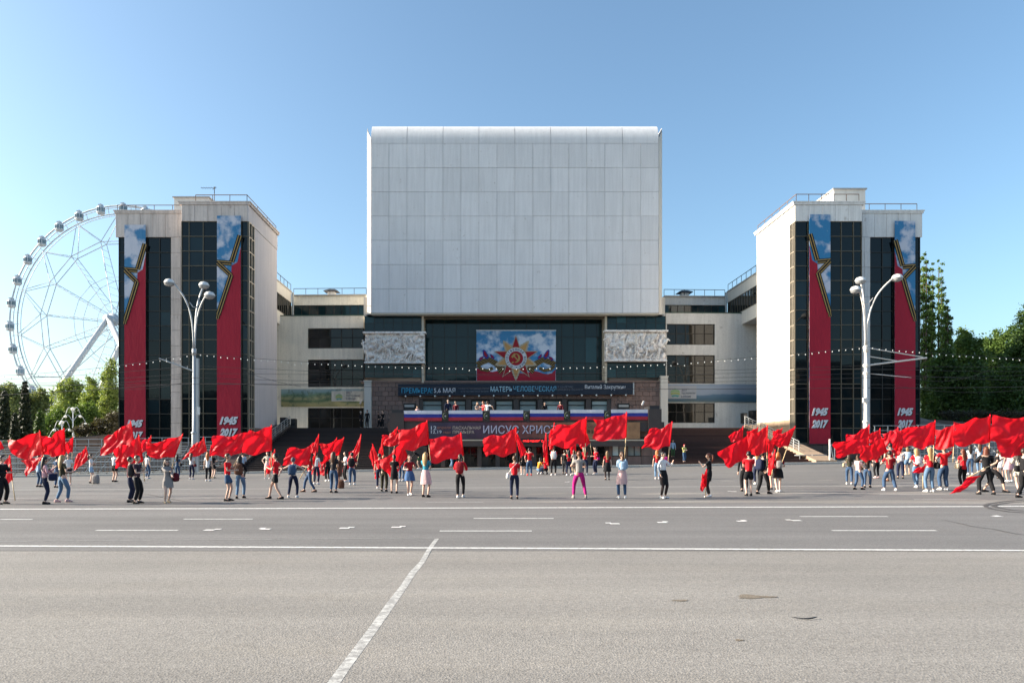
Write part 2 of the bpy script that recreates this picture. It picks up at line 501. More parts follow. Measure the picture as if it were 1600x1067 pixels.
# stains and a bent strip of debris on the plaza
def blob(name, px, py, w, d, mat, seed):
    x, y, z = gpos(px, py, 1.0)
    rr = random.Random(seed); n = 26
    vs = [(x, y, z + .005)]
    for i in range(n):
        a = 2 * math.pi * i / n; k = 1 + .35 * math.sin(3*a+seed) * rr.uniform(.4, 1) + rr.uniform(-.15, .15)
        vs.append((x + math.cos(a)*w*k, y + math.sin(a)*d*k, z + .005))
    mb = MB(); mb.add(vs, [(0, 1+i, 1+(i+1)%n) for i in range(n)])
    mb.build(name, mat)['kind'] = 'structure'
M_stain = asphalt('oil_stained_asphalt', (.20, .165, .125), (.165, .135, .10), .1)
blob('ground_stain', 1177, 932, .20, .10, M_stain, 2)
blob('ground_stain', 1063, 938, .09, .04, M_stain, 5)
blob('ground_stain', 1155, 1000, .035, .03, M_stain, 9)
mb = MB(); x, y, z = gpos(1257, 967, 1.0)
mb.tube([(x + .13 * t, y - .03 + .03 * t * t * 1.3, z + .012 + .01 * abs(t)) for t in [-1, -.6, -.2, .2, .6, 1]], [.003, .005, .006, .008, .008, .004], 6)
tag(mb.build('cable_scrap', M_dark), 'thin dark bent scrap of cable lying on the plaza in the right foreground', 'debris')

# kerb of separate stones, pavement behind it
kerb = thing('kerb', (0, KD, 0), None, None, kind='structure')
L = 2.0
km = MB(); km.cham(0, 0, -.25, L - .02, .3, .15, .02); km = km.mesh('kerb_stone')
x = -58.0
while x < 70:
    mk('kerb_stone', km, M_kerb, kerb, (x, KD, zg(x + 1, KD)), (0, -math.atan(.0165), 0))
    x += L
xs = [-300, -100, -60] + list(range(-50, 61, 5)) + [100, 300]
sheet('pavement', xs, [KD + .3, 58, 62, 66], .135, M_pave)

THEATRE = thing('theatre_building', (3.4, 75, 0), 'white marble theatre with a huge windowless block over a dark glass hall', 'theatre')
XC = 3.4
ZT = 4.1                                                # terrace level
def root_part(name): return thing(name, (XC, 72, ZT), None, None, parent=THEATRE)

PM = {}
def pane_mesh(w, h, t=.03):
    k = (round(w, 2), round(h, 2), t)
    if k not in PM:
        mb = MB(); mb.box(0, 0, 0, w, t, h); PM[k] = mb.mesh('window_pane')
    return PM[k]
def stone_mesh(w, h, t, c):
    k = ('s', round(w, 2), round(h, 2), t)
    if k not in PM:
        mb = MB(); mb.cham(0, 0, 0, w, t, h, c); PM[k] = mb.mesh('stone_panel')
    return PM[k]
def glazing(parent, O, ang, us, zs, mglass=M_glass, mframe=M_frame, bar=.06, proud=.06, skip=None, tilt=.15):
    """panes and mullions; O = corner (x, y, z), ang = heading of the u axis, outward normal is to the right of u"""
    O = Vector(O); ca, sa = math.cos(ang), math.sin(ang)
    for i in range(len(us) - 1):
        for j in range(len(zs) - 1):
            if skip and skip(i, j): continue
            w, h = us[i+1] - us[i], zs[j+1] - zs[j]
            p = O + Vector((ca * us[i], sa * us[i], zs[j]))
            mk('window_pane', pane_mesh(w, h), mglass, parent, p, (R(random.uniform(-tilt, tilt)), 0, ang + R(random.uniform(-tilt, tilt))))
    mb = MB(); b = bar / 2
    for i, u in enumerate(us):
        u0 = max(us[0], u - b) if i else us[0] - b
        mb.box(u - b, -proud, zs[0] - b, u + b, .02, zs[-1] + b)
    for z in zs:
        mb.box(us[0] + b, -proud + .012, z - b, us[-1] - b, .02, z + b)
    mk('window_frame', mb.mesh('window_frame'), mframe, parent, O, (0, 0, ang))
def stones(parent, O, ang, us, zs, mat, gap=.02, t=.12, c=.012, bond=0.0, name='stone_panel', jit=.012, skip=None):
    O = Vector(O); ca, sa = math.cos(ang), math.sin(ang)
    for j in range(len(zs) - 1):
        off = bond * (j % 2)
        uu = list(us)
        if off:
            uu = [us[0]] + [u + off for u in us[:-1]] + [us[-1]]
        for i in range(len(uu) - 1):
            w, h = uu[i+1] - uu[i] - gap, zs[j+1] - zs[j] - gap
            if w < .08: continue
            if skip and skip((uu[i] + uu[i+1]) / 2, (zs[j] + zs[j+1]) / 2): continue
            jo = random.uniform(-jit, 0)
            p = O + Vector((ca * (uu[i] + gap/2) + sa * -jo, sa * (uu[i] + gap/2) + ca * jo, zs[j] + gap/2))
            mk(name, stone_mesh(w, h, t, c), mat, parent, p, (0, 0, ang))
def lin(a, b, n): return [a + (b - a) * i / n for i in range(n + 1)]

# ------------------------------------------------------------------ the great block
blk = root_part('main_block')
BD = 72.0
bx0, bx1 = PX(571, BD), PX(1038, BD)
bz0, bz1 = PZ(491, BD), PZ(191.5, BD)
e = .55; r = 1.25                                        # corner chamfer, rounded brow
prof = []                                                # side profile in (y, z)
for k in range(9):
    a = math.pi / 2 * k / 8
    prof.append((BD + .16 + r - r * math.cos(a), bz1 - r * 1.45 + r * 1.45 * math.sin(a)))
mb = MB()
py = [(BD + .16, bz0 + .1)] + prof + [(BD + 26, bz1), (BD + 26, bz0 + .1)]
mb.xprism(py, bx0 + e, bx1 - e)
mb.build('block_core', M_joint, blk)
zr = prof[0][1]
fx0, fx1 = bx0 + e + .02, bx1 - e - .02
us = lin(0, fx1 - fx0, 16); zs = lin(bz0 + .12, zr - .35, 7)
stones(blk, (fx0, BD, 0), 0, us, zs, M_block, .024, .16, .006, name='facade_panel', jit=.02)
# rounded brow panels
for i in range(8):
    x0, x1 = fx0 + us[2*i] + .02, fx0 + us[2*i+2] - .02
    mb = MB(); rows = []
    pp = [(BD, zr - .33)] + [(y - .16 if k < 8 else y, z + .06 * min(1, k / 6)) for k, (y, z) in enumerate(prof)]
    pp += [(BD + 3.0, bz1 + .06)]
    for y, z in pp: rows += [(x0, y, z), (x1, y, z)]
    mb.add(rows, [(2*k, 2*k+1, 2*k+3, 2*k+2) for k in range(len(pp)-1)])
    mb.add([(x0, y, z) for y, z in pp], [tuple(range(len(pp)))[::-1]]); mb.add([(x1, y, z) for y, z in pp], [tuple(range(len(pp)))])
    mb.build('brow_panel', M_block, blk, True)
# side walls with chamfered corner strips
for s, xa in ((-1, bx0), (1, bx1)):
    mb = MB()
    xi = xa - s * (e - .0)
    prof2 = [(xi, BD + .02), (xa - s*.12, BD + .42), (xa, BD + 1.1), (xa, BD + 26), (xi, BD + 26)]
    n = len(prof2)
    zt = bz1 + .08
    vs = [(p[0], p[1], bz0) for p in prof2] + [(p[0], p[1], zt - (1.65, .85, .16, .06, .06)[i]) for i, p in enumerate(prof2)]
    # stepped so that the corner follows the rounded brow
    mb.add(vs, [tuple(range(n)), tuple(range(2*n-1, n-1, -1))] + [(i, (i+1) % n, (i+1) % n + n, i+n) for i in range(n)])
    mb.build('corner_strip', M_blockedge, blk)
mb = MB(); mb.box(bx0, BD + .2, bz0, bx1, BD + 26, bz0 + .1); mb.build('soffit', M_blockedge, blk)
mb = MB(); mb.box(bx0 + e + .01, BD + .02, bz0 - .04, bx1 - e - .01, BD + .19, bz0 + .1); mb.build('drip_edge', M_trim, blk)
# shoulder blocks low on the flanks
for s, xa in ((-1, bx0), (1, bx1)):
    mb = MB(); mb.box(xa + s * .01, BD + 1.2, bz0, xa + s * .38, BD + 9, bz0 + 2.0); mb.build('flank_shoulder', M_blockedge, blk)

# ------------------------------------------------------------------ glass hall below the block
hall = root_part('glass_hall')
HD = 73.0; CD = 74.6
hz0, hz1 = PZ(590, HD), bz0 - .02
lx0, lx1 = PX(570, HD), PX(659, HD)
rx0, rx1 = PX(948, HD), PX(1040, HD)
for x0, x1 in ((lx0, lx1), (rx0, rx1)):
    zz = [hz0, PZ(577, HD), PZ(567, HD), PZ(519, HD), PZ(505, HD), hz1]
    glazing(hall, (x0, HD, 0), 0, lin(0, x1 - x0, 6), zz, M_glassc, M_frame, .04, .03, skip=lambda i, j: j == 2)
    mb = MB(); mb.box(x0 + .02, HD + .06, hz0, x1 - .02, CD + 8, hz1 - .02); mb.build('box_core', M_dark, hall)
cz0 = PZ(600, CD); cz1 = PZ(497, CD)
cx0, cx1 = PX(664, CD) - .4, PX(945, CD) + .4
zz = [cz0, PZ(584, CD), PZ(567, CD), PZ(527, CD), PZ(505, CD), cz1]
glazing(hall, (cx0, CD, 0), 0, lin(0, cx1 - cx0, 16), zz, M_glassc, M_frame, .045, .05)
mb = MB(); mb.box(cx0, CD + .1, cz0 - .3, cx1, CD + 8, cz1 + 1.0); mb.build('hall_core', M_dark, hall)
mb = MB(); mb.box(lx1, HD - .25, cz1 + .02, rx0, CD - .01, hz1 - .03); mb.build('hall_lintel', M_trim, hall)
mb = MB(); mb.box(lx1 + .25, HD - .15, cz1 - .30, rx0 - .25, HD + .25, cz1 - .10); mb.build('hall_soffit_beam', M_frameo, hall)
for x0 in (lx1 + .01, rx0 - .23):
    mb = MB(); mb.box(x0, HD - .22, hz0 - .6, x0 + .22, CD - .01, cz1 + .01); mb.build('hall_pilaster', M_trim, hall)

# ------------------------------------------------------------------ granite base of the facade
base = root_part('granite_base')
pz1 = PZ(597, HD)
wx0, wx1 = PX(655, HD), PX(955, HD)
ww0, ww1 = PZ(650, HD), PZ(624, HD)
px0, px1 = PX(581, HD), PX(1031, HD)
mb = MB()
mb.box(px0, HD + .14, ZT - 4.2, px1, HD + 1.2, ww0); mb.box(px0, HD + .14, ww0, wx0, HD + 1.2, pz1 - .05); mb.box(wx1, HD + .14, ww0, px1, HD + 1.2, pz1 - .05)
mb.box(wx0, HD + .14, ww1, wx1, HD + 1.2, pz1 - .05); mb.box(wx0, HD + .5, ww0, wx1, HD + 1.2, ww1)
mb.build('wall_core', M_grand, base)
stones(base, (px0, HD, 0), 0, lin(0, wx0 - px0, 7), lin(ZT, pz1, 10), M_gran, .025, .14, .012, bond=.36)
stones(base, (wx1, HD, 0), 0, lin(0, px1 - wx1, 7), lin(ZT, pz1, 10), M_gran, .025, .14, .012, bond=.36)
stones(base, (wx0, HD, 0), 0, lin(0, wx1 - wx0, 28), [ww1 + .08, (ww1 + pz1) / 2, pz1], M_gran, .025, .14, .012, bond=.36)
stones(base, (wx0, HD, 0), 0, lin(0, wx1 - wx0, 28), [ZT, ZT + .62, ww0 - .02], M_gran, .025, .14, .012, bond=.36)
# lobby windows
for a, b in ((660, 690), (699, 727), (737, 763), (775, 801), (812, 838), (850, 876), (888, 914), (925, 951)):
    x0, x1 = PX(a, HD), PX(b, HD)
    glazing(base, (x0, HD + .35, 0), 0, [0, x1 - x0], [ww0 + .1, ww0 + 1.15, ww1 - .12], M_glassl, M_frame, .09, .10)
for a in (657, 695, 732, 769, 806.5, 844, 882, 919.5, 953):
    mb = MB(); xm = PX(a, HD); mb.box(xm - .26, HD + .08, ww0, xm + .26, HD + .48, ww1); mb.build('window_pier', M_grand, base)
mb = MB(); mb.box(PX(565, HD) - .2, HD - .18, pz1, PX(1042, HD) + .2, CD, pz1 + .12); mb.build('coping', M_gran, base)
mb = MB(); mb.box(PX(660, HD), HD - .17, pz1 + .13, PX(950, HD), CD - .2, cz0 - .05); mb.build('sill_band', M_grand, base)
for a, b, t, m in ((570, 581, 597, M_blockedge), (1031, 1042, 590, M_blockedge)):
    mb = MB(); mb.box(PX(a, HD), HD - .45, ZT, PX(b, HD), HD + .6, PZ(t, HD)); mb.box(PX(a, HD) - .05, HD - .5, PZ(t, HD), PX(b, HD) + .05, HD + .6, PZ(t, HD) + .14)
    mb.build('white_pier', m, base)

# ------------------------------------------------------------------ side wings and bridges
WD, UD = 76.0, 80.8
WPIV = (PX(568, 76.0), PX(1042, 76.0)); WROT = 2.0       # the wings swing back a little from the block
def wing(side):
    left = side < 0
    wg = thing('side_wing', (WPIV[0 if left else 1], WD, ZT), None, None, parent=THEATRE)
    mat = M_cream if left else M_pale
    if left: xa, xb = -24.0, PX(568, WD); win = (480, 568); ty = 493
    else: xa, xb = PX(1040, WD), 34.0; win = (1042, 1118); ty = 489
    wz1 = PZ(ty, WD)
    rows = ((512.5, 544, 4.7), (561.5, 604.5, 4), (637, 671, 4)) if left else ((506, 538.5, 0), (554.5, 599, 0), (629.5, 660.5, 0))
    x0, x1 = PX(win[0], WD), PX(win[1], WD)
    bands = []
    z = ZT - .2
    mb = MB()
    for (t, b, _) in rows[::-1]:
        zb, zt = PZ(b, WD), PZ(t, WD)
        mb.box(x0, WD, z, x1, WD + .5, zb) if zb > z else None
        z = zt
    mb.box(x0, WD, z, x1, WD + .5, wz1)
    if left: mb.box(xa, WD + .001, ZT - .2, x0, WD + .5, wz1); mb.box(x1, WD + .001, ZT - .2, xb, WD + .5, wz1) if xb > x1 + .05 else None
    else: mb.box(x1, WD + .001, ZT - .2, xb, WD + .5, wz1); mb.box(xa, WD + .001, ZT - .2, x0, WD + .5, wz1)
    mb.box(xa, WD + .6, ZT, xb, UD + 6, wz1 - .1)
    mb.build('wing_wall', mat, wg)
    mb = MB(); mb.box(xa, WD - .05, wz1, xb, UD, wz1 + .1); mb.build('wing_coping', plain('green_flashing', (.02, .07, .05), .6), wg)
    for k, (t, b, _) in enumerate(rows):
        zb, zt = PZ(b, WD), PZ(t, WD)
        n = 5
        rr = [zb + .04, (zb + zt) / 2 + .1, zt - .04] if k != 1 else [zb + .04, zb + (zt - zb) * .30, zb + (zt - zb) * .63, zt - .04]
        glazing(wg, (x0 + .04, WD + .22, 0), 0, lin(0, x1 - x0 - .08, n), rr, M_glassw, M_frame, .07, .08)
        # pale curtains hung behind two panes read as lighter glass panels
        mb = MB(); mb.box(x0, WD + .3, zb, x1, WD + .5, zt); mb.build('window_back', M_dark, wg)
    # set-back top storey
    uz0, uz1, uzt = PZ(494, UD), PZ(477, UD), PZ(462 if left else 464, UD)
    ux0, ux1 = (-22.0, PX(570, UD)) if left else (PX(1040, UD), 28.0)
    glazing(wg, (ux0, UD, 0), 0, lin(0, ux1 - ux0, 9), [uz0 - .3, uz1], M_glassc, M_frame, .05, .05)
    mb = MB(); mb.box(ux0, UD - .12, uz1 + .03, ux1, UD + 8, uzt); mb.box(ux0 - 6, UD + .1, uz0 - .3, ux1, UD + 8, uz1 + .02); mb.build('attic_band', M_pale if not left else M_cream, wg)
    mb = MB(); mb.box(ux0, UD - .3, uzt, ux1, UD + 8, uzt + .12); mb.build('attic_cap', M_cap, wg)
    railing(wg, [(ux0, UD, uzt + .12), (ux1, UD, uzt + .12)], .75, 6)
    # roof vent
    vx = PX(511 if left else 1078, UD)
    mb = MB(); mb.box(vx - .42, UD + 1, uzt + .1, vx + .42, UD + 1.8, uzt + .75); mb.build('vent_stack', M_fascia_r, wg)
    mb = MB(); zz = uzt + .78; mb.add([(vx-.85, UD+.6, zz), (vx+.85, UD+.6, zz), (vx+.85, UD+2.2, zz), (vx-.85, UD+2.2, zz), (vx-.35, UD+1.2, zz+.3), (vx+.35, UD+1.2, zz+.3), (vx+.35, UD+1.6, zz+.3), (vx-.35, UD+1.6, zz+.3)],
        [(3,2,1,0),(4,5,6,7),(0,1,5,4),(1,2,6,5),(2,3,7,6),(3,0,4,7)]); mb.build('vent_hood', M_dark, wg)
    wg.rotation_euler = (0, 0, R(-WROT if left else WROT))
    # bridge to the tower
    br = root_part('glazed_bridge')
    xi = -22.0 if left else 28.0
    xo = xi - 4 if left else xi + 4
    s = 1 if left else -1
    mb = MB(); mb.box(xi, 70.5, 15.5, xo, WD + 1.6, 16.9); mb.build('bridge_slab', M_tower, br)
    mb = MB(); mb.box(xi + s*.05, 70.5, 18.75, xo, UD - .15, 19.95); mb.build('bridge_parapet', M_tower, br)
    mb = MB(); mb.box(xi + s*.12, 70.5, 19.95, xo, UD - .15, 20.07); mb.build('bridge_cap', M_cap, br)
    mb = MB(); mb.box(xi - s*.1, 70.5, 16.9, xo, UD - .2, 18.74); mb.build('bridge_core', M_dark, br)
    if left: glazing(br, (xi, 70.6, 0), R(90), lin(0, UD - 70.9, 13), [16.93, 18.72], M_glassw, M_frameo, .07, .05)
    else: glazing(br, (xi, UD - .3, 0), R(-90), lin(0, UD - 70.9, 13), [16.93, 18.72], M_glassw, M_frameo, .07, .05)
    railing(br, [(xi, 70.8, 20.07), (xi, UD - .3, 20.07)], .75, 7)
    mb = MB(); mb.tube([(xi + s*.25, UD - .35, 19.9), (xi + s*.25, UD - .35, 16.6)], .12); mb.build('downpipe', M_grey, br)

def railing(parent, pts, h, n, mat=None, mid=0):
    mb = MB()
    for a, b in zip(pts[:-1], pts[1:]):
        a, b = Vector(a), Vector(b)
        up = Vector((0, 0, h))
        mb.tube([a + up, b + up], .035, 6)
        for k in range(mid): mb.tube([a + up * (k + 1) / (mid + 1), b + up * (k + 1) / (mid + 1)], .02, 5)
        for i in range(n + 1):
            p = a.lerp(b, i / n); mb.tube([p, p + up], .03, 6)
    return mb.build('railing', mat or M_dark, parent)
wing(-1); wing(1)

# ------------------------------------------------------------------ glazed towers
TD, SD, TB = 62.3, 64.2, 71.0
def tower(side):
    left = side < 0
    s = -1 if left else 1
    xi = XC + s * 24.2                                    # inner face
    label = 'left glass stair tower with its stone side wall in shade, ferris wheel behind' if left else 'right glass stair tower of the theatre with a bright sunlit stone side wall'
    gz = zg(xi, 62) + .1
    t = thing('stair_tower', (xi + s * 6, 66, gz), label, 'tower', 'glass towers flanking the theatre')
    xm = xi + s * 5.85; xo = xi + s * (12.55 if left else 12.25)
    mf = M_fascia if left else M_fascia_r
    ztop = 23.8; zf = 22.05; zp = 2.5
    # core
    mb = MB()
    xa, xb = sorted((xi + s * .3, xm)); mb.box(xa, TD + .35, gz, xb, TB, zf)
    xa, xb = sorted((xm + s*.002, xo - s * .15)); mb.box(xa, SD + .35, gz, xb, TB, zf - .8)
    mb.build('tower_core', M_dark, t)
    # inner stone side wall, stops short of the glazed corner
    sy = TD + (1.5 if left else .95)
    mb = MB(); xa, xb = sorted((xi, xi + s * .3)); mb.box(xa, sy, zp + (2.1 if not left else 1.4), xb, TB, zf)
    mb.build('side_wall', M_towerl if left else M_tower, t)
    msock = M_gran if left else M_tan
    if left: stones(t, (xi + .02, sy, 0), R(90), lin(0, TB - sy, 7), lin(gz - .1, zp + 1.4, 6), msock, .02, .2, .012, bond=.5)
    else: stones(t, (xi - .02, TB, 0), R(-90), lin(0, TB - sy, 7), lin(gz - .1, zp + 2.1, 7), msock, .02, .2, .012, bond=.5)
    mb = MB(); xa, xb = sorted((xi + s*.1, xi + s*.3)); mb.box(xa, sy, gz - .3, xb, TB, zp + (2.08 if not left else 1.38)); mb.build('wall_backing', M_grand, t)
    # outer wall
    mb = MB(); xa, xb = sorted((xo - s * .15, xo)); mb.box(xa, SD + .3, gz, xb, TB + 3, zf - .8); mb.build('outer_wall', M_tower, t)
    # fascia: front band of stone panels with cap, on both parts
    for (x0, x1, d, zt, zb) in ((xi, xm, TD, ztop, zf), (xm, xo, SD, ztop - .12, zf - .82)):
        xa, xb = sorted((x0, x1))
        n = max(3, round((xb - xa) / 1.15))
        stones(t, (xa - (.12 if d == SD and left else 0), d - .12, 0), 0, lin(0, xb - xa + (.12 if d == SD else 0), n), [zb, zt - .28], mf, .02, .14, .012, name='fascia_panel')
        mb = MB(); mb.box(xa + .02, d + .03, zb, xb - .02, TB, zt - .3); mb.build('fascia_core', mf, t)
        mb = MB(); mb.box(xa - .2 if (d == TD or left) else xa, d - .20, zt - .28, xb + .2 if (d == TD or not left) else xb, TB + .1, zt - .10)
        mb.box(xa - .28 if (d == TD or left) else xa, d - .25, zt - .098, xb + .28 if (d == TD or not left) else xb, TB + .1, zt)
        mb.build('cornice', mf, t)
    # side of the fascia over the inner wall
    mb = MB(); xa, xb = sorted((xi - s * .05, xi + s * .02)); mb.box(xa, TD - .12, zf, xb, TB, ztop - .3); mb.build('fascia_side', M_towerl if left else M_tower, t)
    # glazing of the front part
    zs = lin(zp, zf, 15)
    if left:
        cols = [0, .58, 1.82, 3.10, 5.15, 5.83]; xa = xm
        cols = [0, PX(296, TD) - xa, PX(318, TD) - xa, PX(341, TD) - xa, PX(360, TD) - xa, PX(378, TD) - xa, xi - xa]
    else:
        xa = xi
        cols = [0, PX(1262, TD) - xa, PX(1279, TD) - xa, PX(1295, TD) - xa, PX(1314, TD) - xa, PX(1333, TD) - xa, xm - xa]
    glazing(t, (xa, TD, 0), 0, cols, zs, M_glass, M_frameo, .07, .08, tilt=.25)
    # side glazing round the corner
    if left: glazing(t, (xi, TD + .06, 0), R(90), lin(0, 1.4, 2), zs, M_glass, M_framel, .09, .10)
    else: glazing(t, (xi, TD + .92, 0), R(-90), lin(0, .86, 3), zs, M_glass, M_framel, .07, .08)
    # set-back part
    zs = lin(zp, zf - .85, 14)
    if left:
        c = [PX(p, SD) for p in (186.5, 197, 214, 230, 250, 267.5)]; pil = (PX(268.5, SD), xm + .0); p0 = pil
    else:
        c = [PX(p, SD) for p in (1359, 1378, 1395, 1411, 1427, 1436.5)]; pil = (xm, PX(1358, SD))
    glazing(t, (c[0], SD, 0), 0, [q - c[0] for q in c], zs, M_glass, M_frame, .07, .08, tilt=.25)
    stones(t, (pil[0] + (.0 if left else .35), SD - .18, 0), 0, [0, abs(pil[1] - pil[0]) * .5, abs(pil[1] - pil[0]) - .35], lin(gz, zf - .85, 15), M_fascia if left else M_fascia_r, .018, .5, .01, name='pilaster_block')
    mb = MB(); a, b = pil; mb.box(a + .05, SD + .1, gz, b - .05, SD + .4, zf - .85); mb.build('pilaster_core', M_grand, t)
    xa, xb = sorted((xm - s * .02, xm + s * .02)); mb = MB(); mb.box(xa, TD + .02, gz, xb, SD + .3, zf); mb.build('return_wall', M_frame, t)
    # granite plinth
    for (x0, x1, d) in ((xi, xm, TD), (xm, xo, SD)):
        xa, xb = sorted((x0, x1))
        stones(t, (xa, d - .18, 0), 0, lin(0, xb - xa, max(4, round((xb - xa) / 1.25))), lin(gz - .4, zp - .05, 3), M_grand, .02, .3, .015)
        mb = MB(); mb.box(xa + .02, d - .1, gz - .4, xb - .02, d + .5, zp - .06); mb.build('plinth_core', M_grand, t)
    if left:
        stones(t, (xi + .18, TD - .15, 0), R(90), [0, .8, 1.62], lin(gz - .4, zp - .05, 3), M_grand, .02, .16, .012)
    else:
        stones(t, (xi - .18, TD + .95, 0), R(-90), [0, .55, 1.08], lin(gz - .4, zp - .05, 3), M_tan, .02, .16, .012)
    # roof room, railings
    if left: x0, x1, ya, zt = PX(272, 66), PX(326, 66), 66, PZ(307.5, 66)
    else: x0, x1, ya, zt = PX(1303, 65), PX(1352, 65), 65, PZ(294.5, 65)
    mb = MB(); mb.box(x0, ya, ztop - .1, x1, ya + 5, zt - .12); mb.build('roof_room', M_tower, t)
    mb = MB(); mb.box(x0 - .12, ya - .12, zt - .12, x1 + .12, ya + 5.1, zt); mb.build('roof_room_cap', M_cap, t)
    if left:
        railing(t, [(xm + 1.2, TD, ztop), (xi - .1, TD, ztop), (xi - .1, TB, ztop)], .62, 3, M_rust)
        railing(t, [(xo, SD, ztop - .12), (xm, SD, ztop - .12)], .5, 4, M_rust)
        ax, ay = PX(335, 64), 64
        mb = MB(); mb.tube([(ax, ay, ztop), (ax, ay, PZ(292, ay))], .035); mb.tube([(ax - 1.25, ay, PZ(294, ay)), (ax + .2, ay, PZ(294, ay))], .02)
        for k in range(6): mb.tube([(ax - 1.1 + k*.22, ay - .25, PZ(294, ay)), (ax - 1.1 + k*.22, ay + .25, PZ(294, ay))], .012)
        mb.tube([(ax - .15, ay, PZ(296.5, ay)), (ax + .15, ay, PZ(292, ay))], .02)
        mb.build('antenna', M_dark, t)
    else:
        railing(t, [(xi + .1, TB, ztop), (xi + .1, TD, ztop), (xm - .2, TD, ztop)], .68, 5, M_rust)
        railing(t, [(xm + .3, SD, ztop - .12), (xo - .3, SD, ztop - .12)], .62, 4, M_rust)
    mb = MB(); xa, xb = sorted((xi, xo)); mb.box(xa + .3, SD + .5, ztop - .3, xb - .3, TB, ztop - .14); mb.build('roof', M_roof, t)
    return t
tower(-1); tower(1)
# ------------------------------------------------------------------ entrance block with balcony
ent = root_part('entrance_block')
EX0, EX1 = PX(606, 56.4), PX(1037, 56.4)
ED = 57.0
zb0 = .2
def flat_box(name, b, mat, parent):
    mb = MB(); mb.box(*b); return mb.build(name, mat, parent)
flat_box('terrace_floor', (EX0, 56.2, ZT - .35, EX1, 70, ZT - .01), M_grand, ent)
flat_box('terrace_floor', (-20.6, 70.0, ZT - 4.2, 27.4, WD + 2.2, ZT - .012), M_pave, ent)
flat_box('side_core', (EX0 + .2, ED + .8, zb0 - .4, EX1 - .2, 69.5, ZT - .36), M_grand, ent)
for x in (EX0, ):
    stones(ent, (x, 69.9, 0), R(-90), lin(0, 12.7, 12), lin(0, ZT - .37, 6), M_gran, .02, .2, .012)
stones(ent, (EX1, 57.2, 0), R(90), lin(0, 12.7, 12), lin(0, ZT - .37, 6), M_gran, .02, .2, .012)
# solid wall right and left of the doors
dx0, dx1 = PX(664, ED), PX(948, ED)
wl = PX(1034, ED)
stones(ent, (EX0, ED, 0), 0, lin(0, dx0 - EX0, 3), lin(.1, 2.85, 3), M_grand, .02, .3, .015)
winz = (PZ(712, ED), PZ(692.5, ED))
stones(ent, (dx1, ED, 0), 0, [0, .45, 1.55, 1.7, 2.8, 3.6, wl - dx1], [.1, winz[0] - .03, winz[1] + .03, 2.85], M_gran, .02, .3, .015, skip=lambda u, z: winz[0] < z < winz[1] and (.45 < u < 1.55 or 1.7 < u < 2.8))
for u in (.47, 1.72): glazing(ent, (dx1 + u, ED + .15, 0), 0, [0, .53, 1.06], [winz[0], winz[1]], M_glassl, M_frame, .05, .05)
stones(ent, (PX(955, ED), ED - .02, 0), 0, lin(0, EX1 - PX(955, ED), 4), [2.9, ZT - .37], M_gran, .02, .3, .015)
flat_box('upper_wall', (EX0, ED + .01, 2.86, PX(955, ED) - .02, ED + .5, ZT - .36), M_grand, ent)
flat_box('wall_core', (dx1 + .02, ED + .32, .0, EX1 - .02, ED + .7, ZT - .37), M_grand, ent)
flat_box('canopy', (PX(672, 56), 55.9, PZ(697, 56), PX(1012, 56), ED - .01, PZ(687, 56)), M_grand, ent)
flat_box('canopy_edge', (PX(672, 56), 55.82, PZ(688.5, 56), PX(1012, 56), 55.89, PZ(686.5, 56)), M_trim, ent)
# doors: glass leaves between granite piers
nd = 10
pier = MB()
zd0, zd1 = zg(2, 57) + .12, PZ(697, ED) - .02
du = lin(0, dx1 - dx0, nd)
for i in range(nd + 1):
    x = dx0 + du[i]
    flat_box('door_pier', (x - .17, ED - .12, zd0, x + .17, ED + .4, zd1), M_grand, ent)
for i in range(nd):
    x = dx0 + du[i] + .17; w = du[1] - .34
    glazing(ent, (x, ED + .2, 0), 0, [0, w / 2, w], [zd0 + .05, zd1 - .65, zd1 - .05], M_glassd, M_frame, .05, .05)
flat_box('doors_core', (dx0, ED + .42, zd0, dx1, ED + .8, ZT - .37), M_black, ent)
# parapet of dark granite slabs with end blocks
pzb, pzt = PZ(659, 56), PZ(641.5, 56)
ex0, ex1 = PX(632, 56), PX(1012, 56)
stones(ent, (ex0, 56.0, 0), 0, lin(0, ex1 - ex0, 18), [pzb, pzt - .12], M_grand, .02, .22, .015, name='parapet_slab')
flat_box('parapet_coping', (ex0 - .02, 55.95, pzt - .118, ex1 + .02, 56.26, pzt - .02), M_grand, ent)
flat_box('balcony_beam', (EX0 + .05, 56.05, ZT - .75, EX1 - .05, 56.19, pzb - .002), M_grand, ent)
for a, b, t in ((610, 631.5, 640), (1012.5, 1033, 634)):
    x0, x1 = PX(a, 56), PX(b, 56)
    flat_box('end_block', (x0, 55.85, ZT - .72, x1, 58.2, PZ(t + 5, 56)), M_grand, ent)
    flat_box('end_block_cap', (x0 + .12, 55.97, PZ(t + 5, 56) + .002, x1 - .12, 58, PZ(t, 56)), M_dark, ent)
def side_rail(x): railing(ent, [(x, 58.3, ZT - .01), (x, 69.8, ZT - .01)], .9, 8, M_dark)
side_rail(EX0 + .15); side_rail(EX1 - .15)

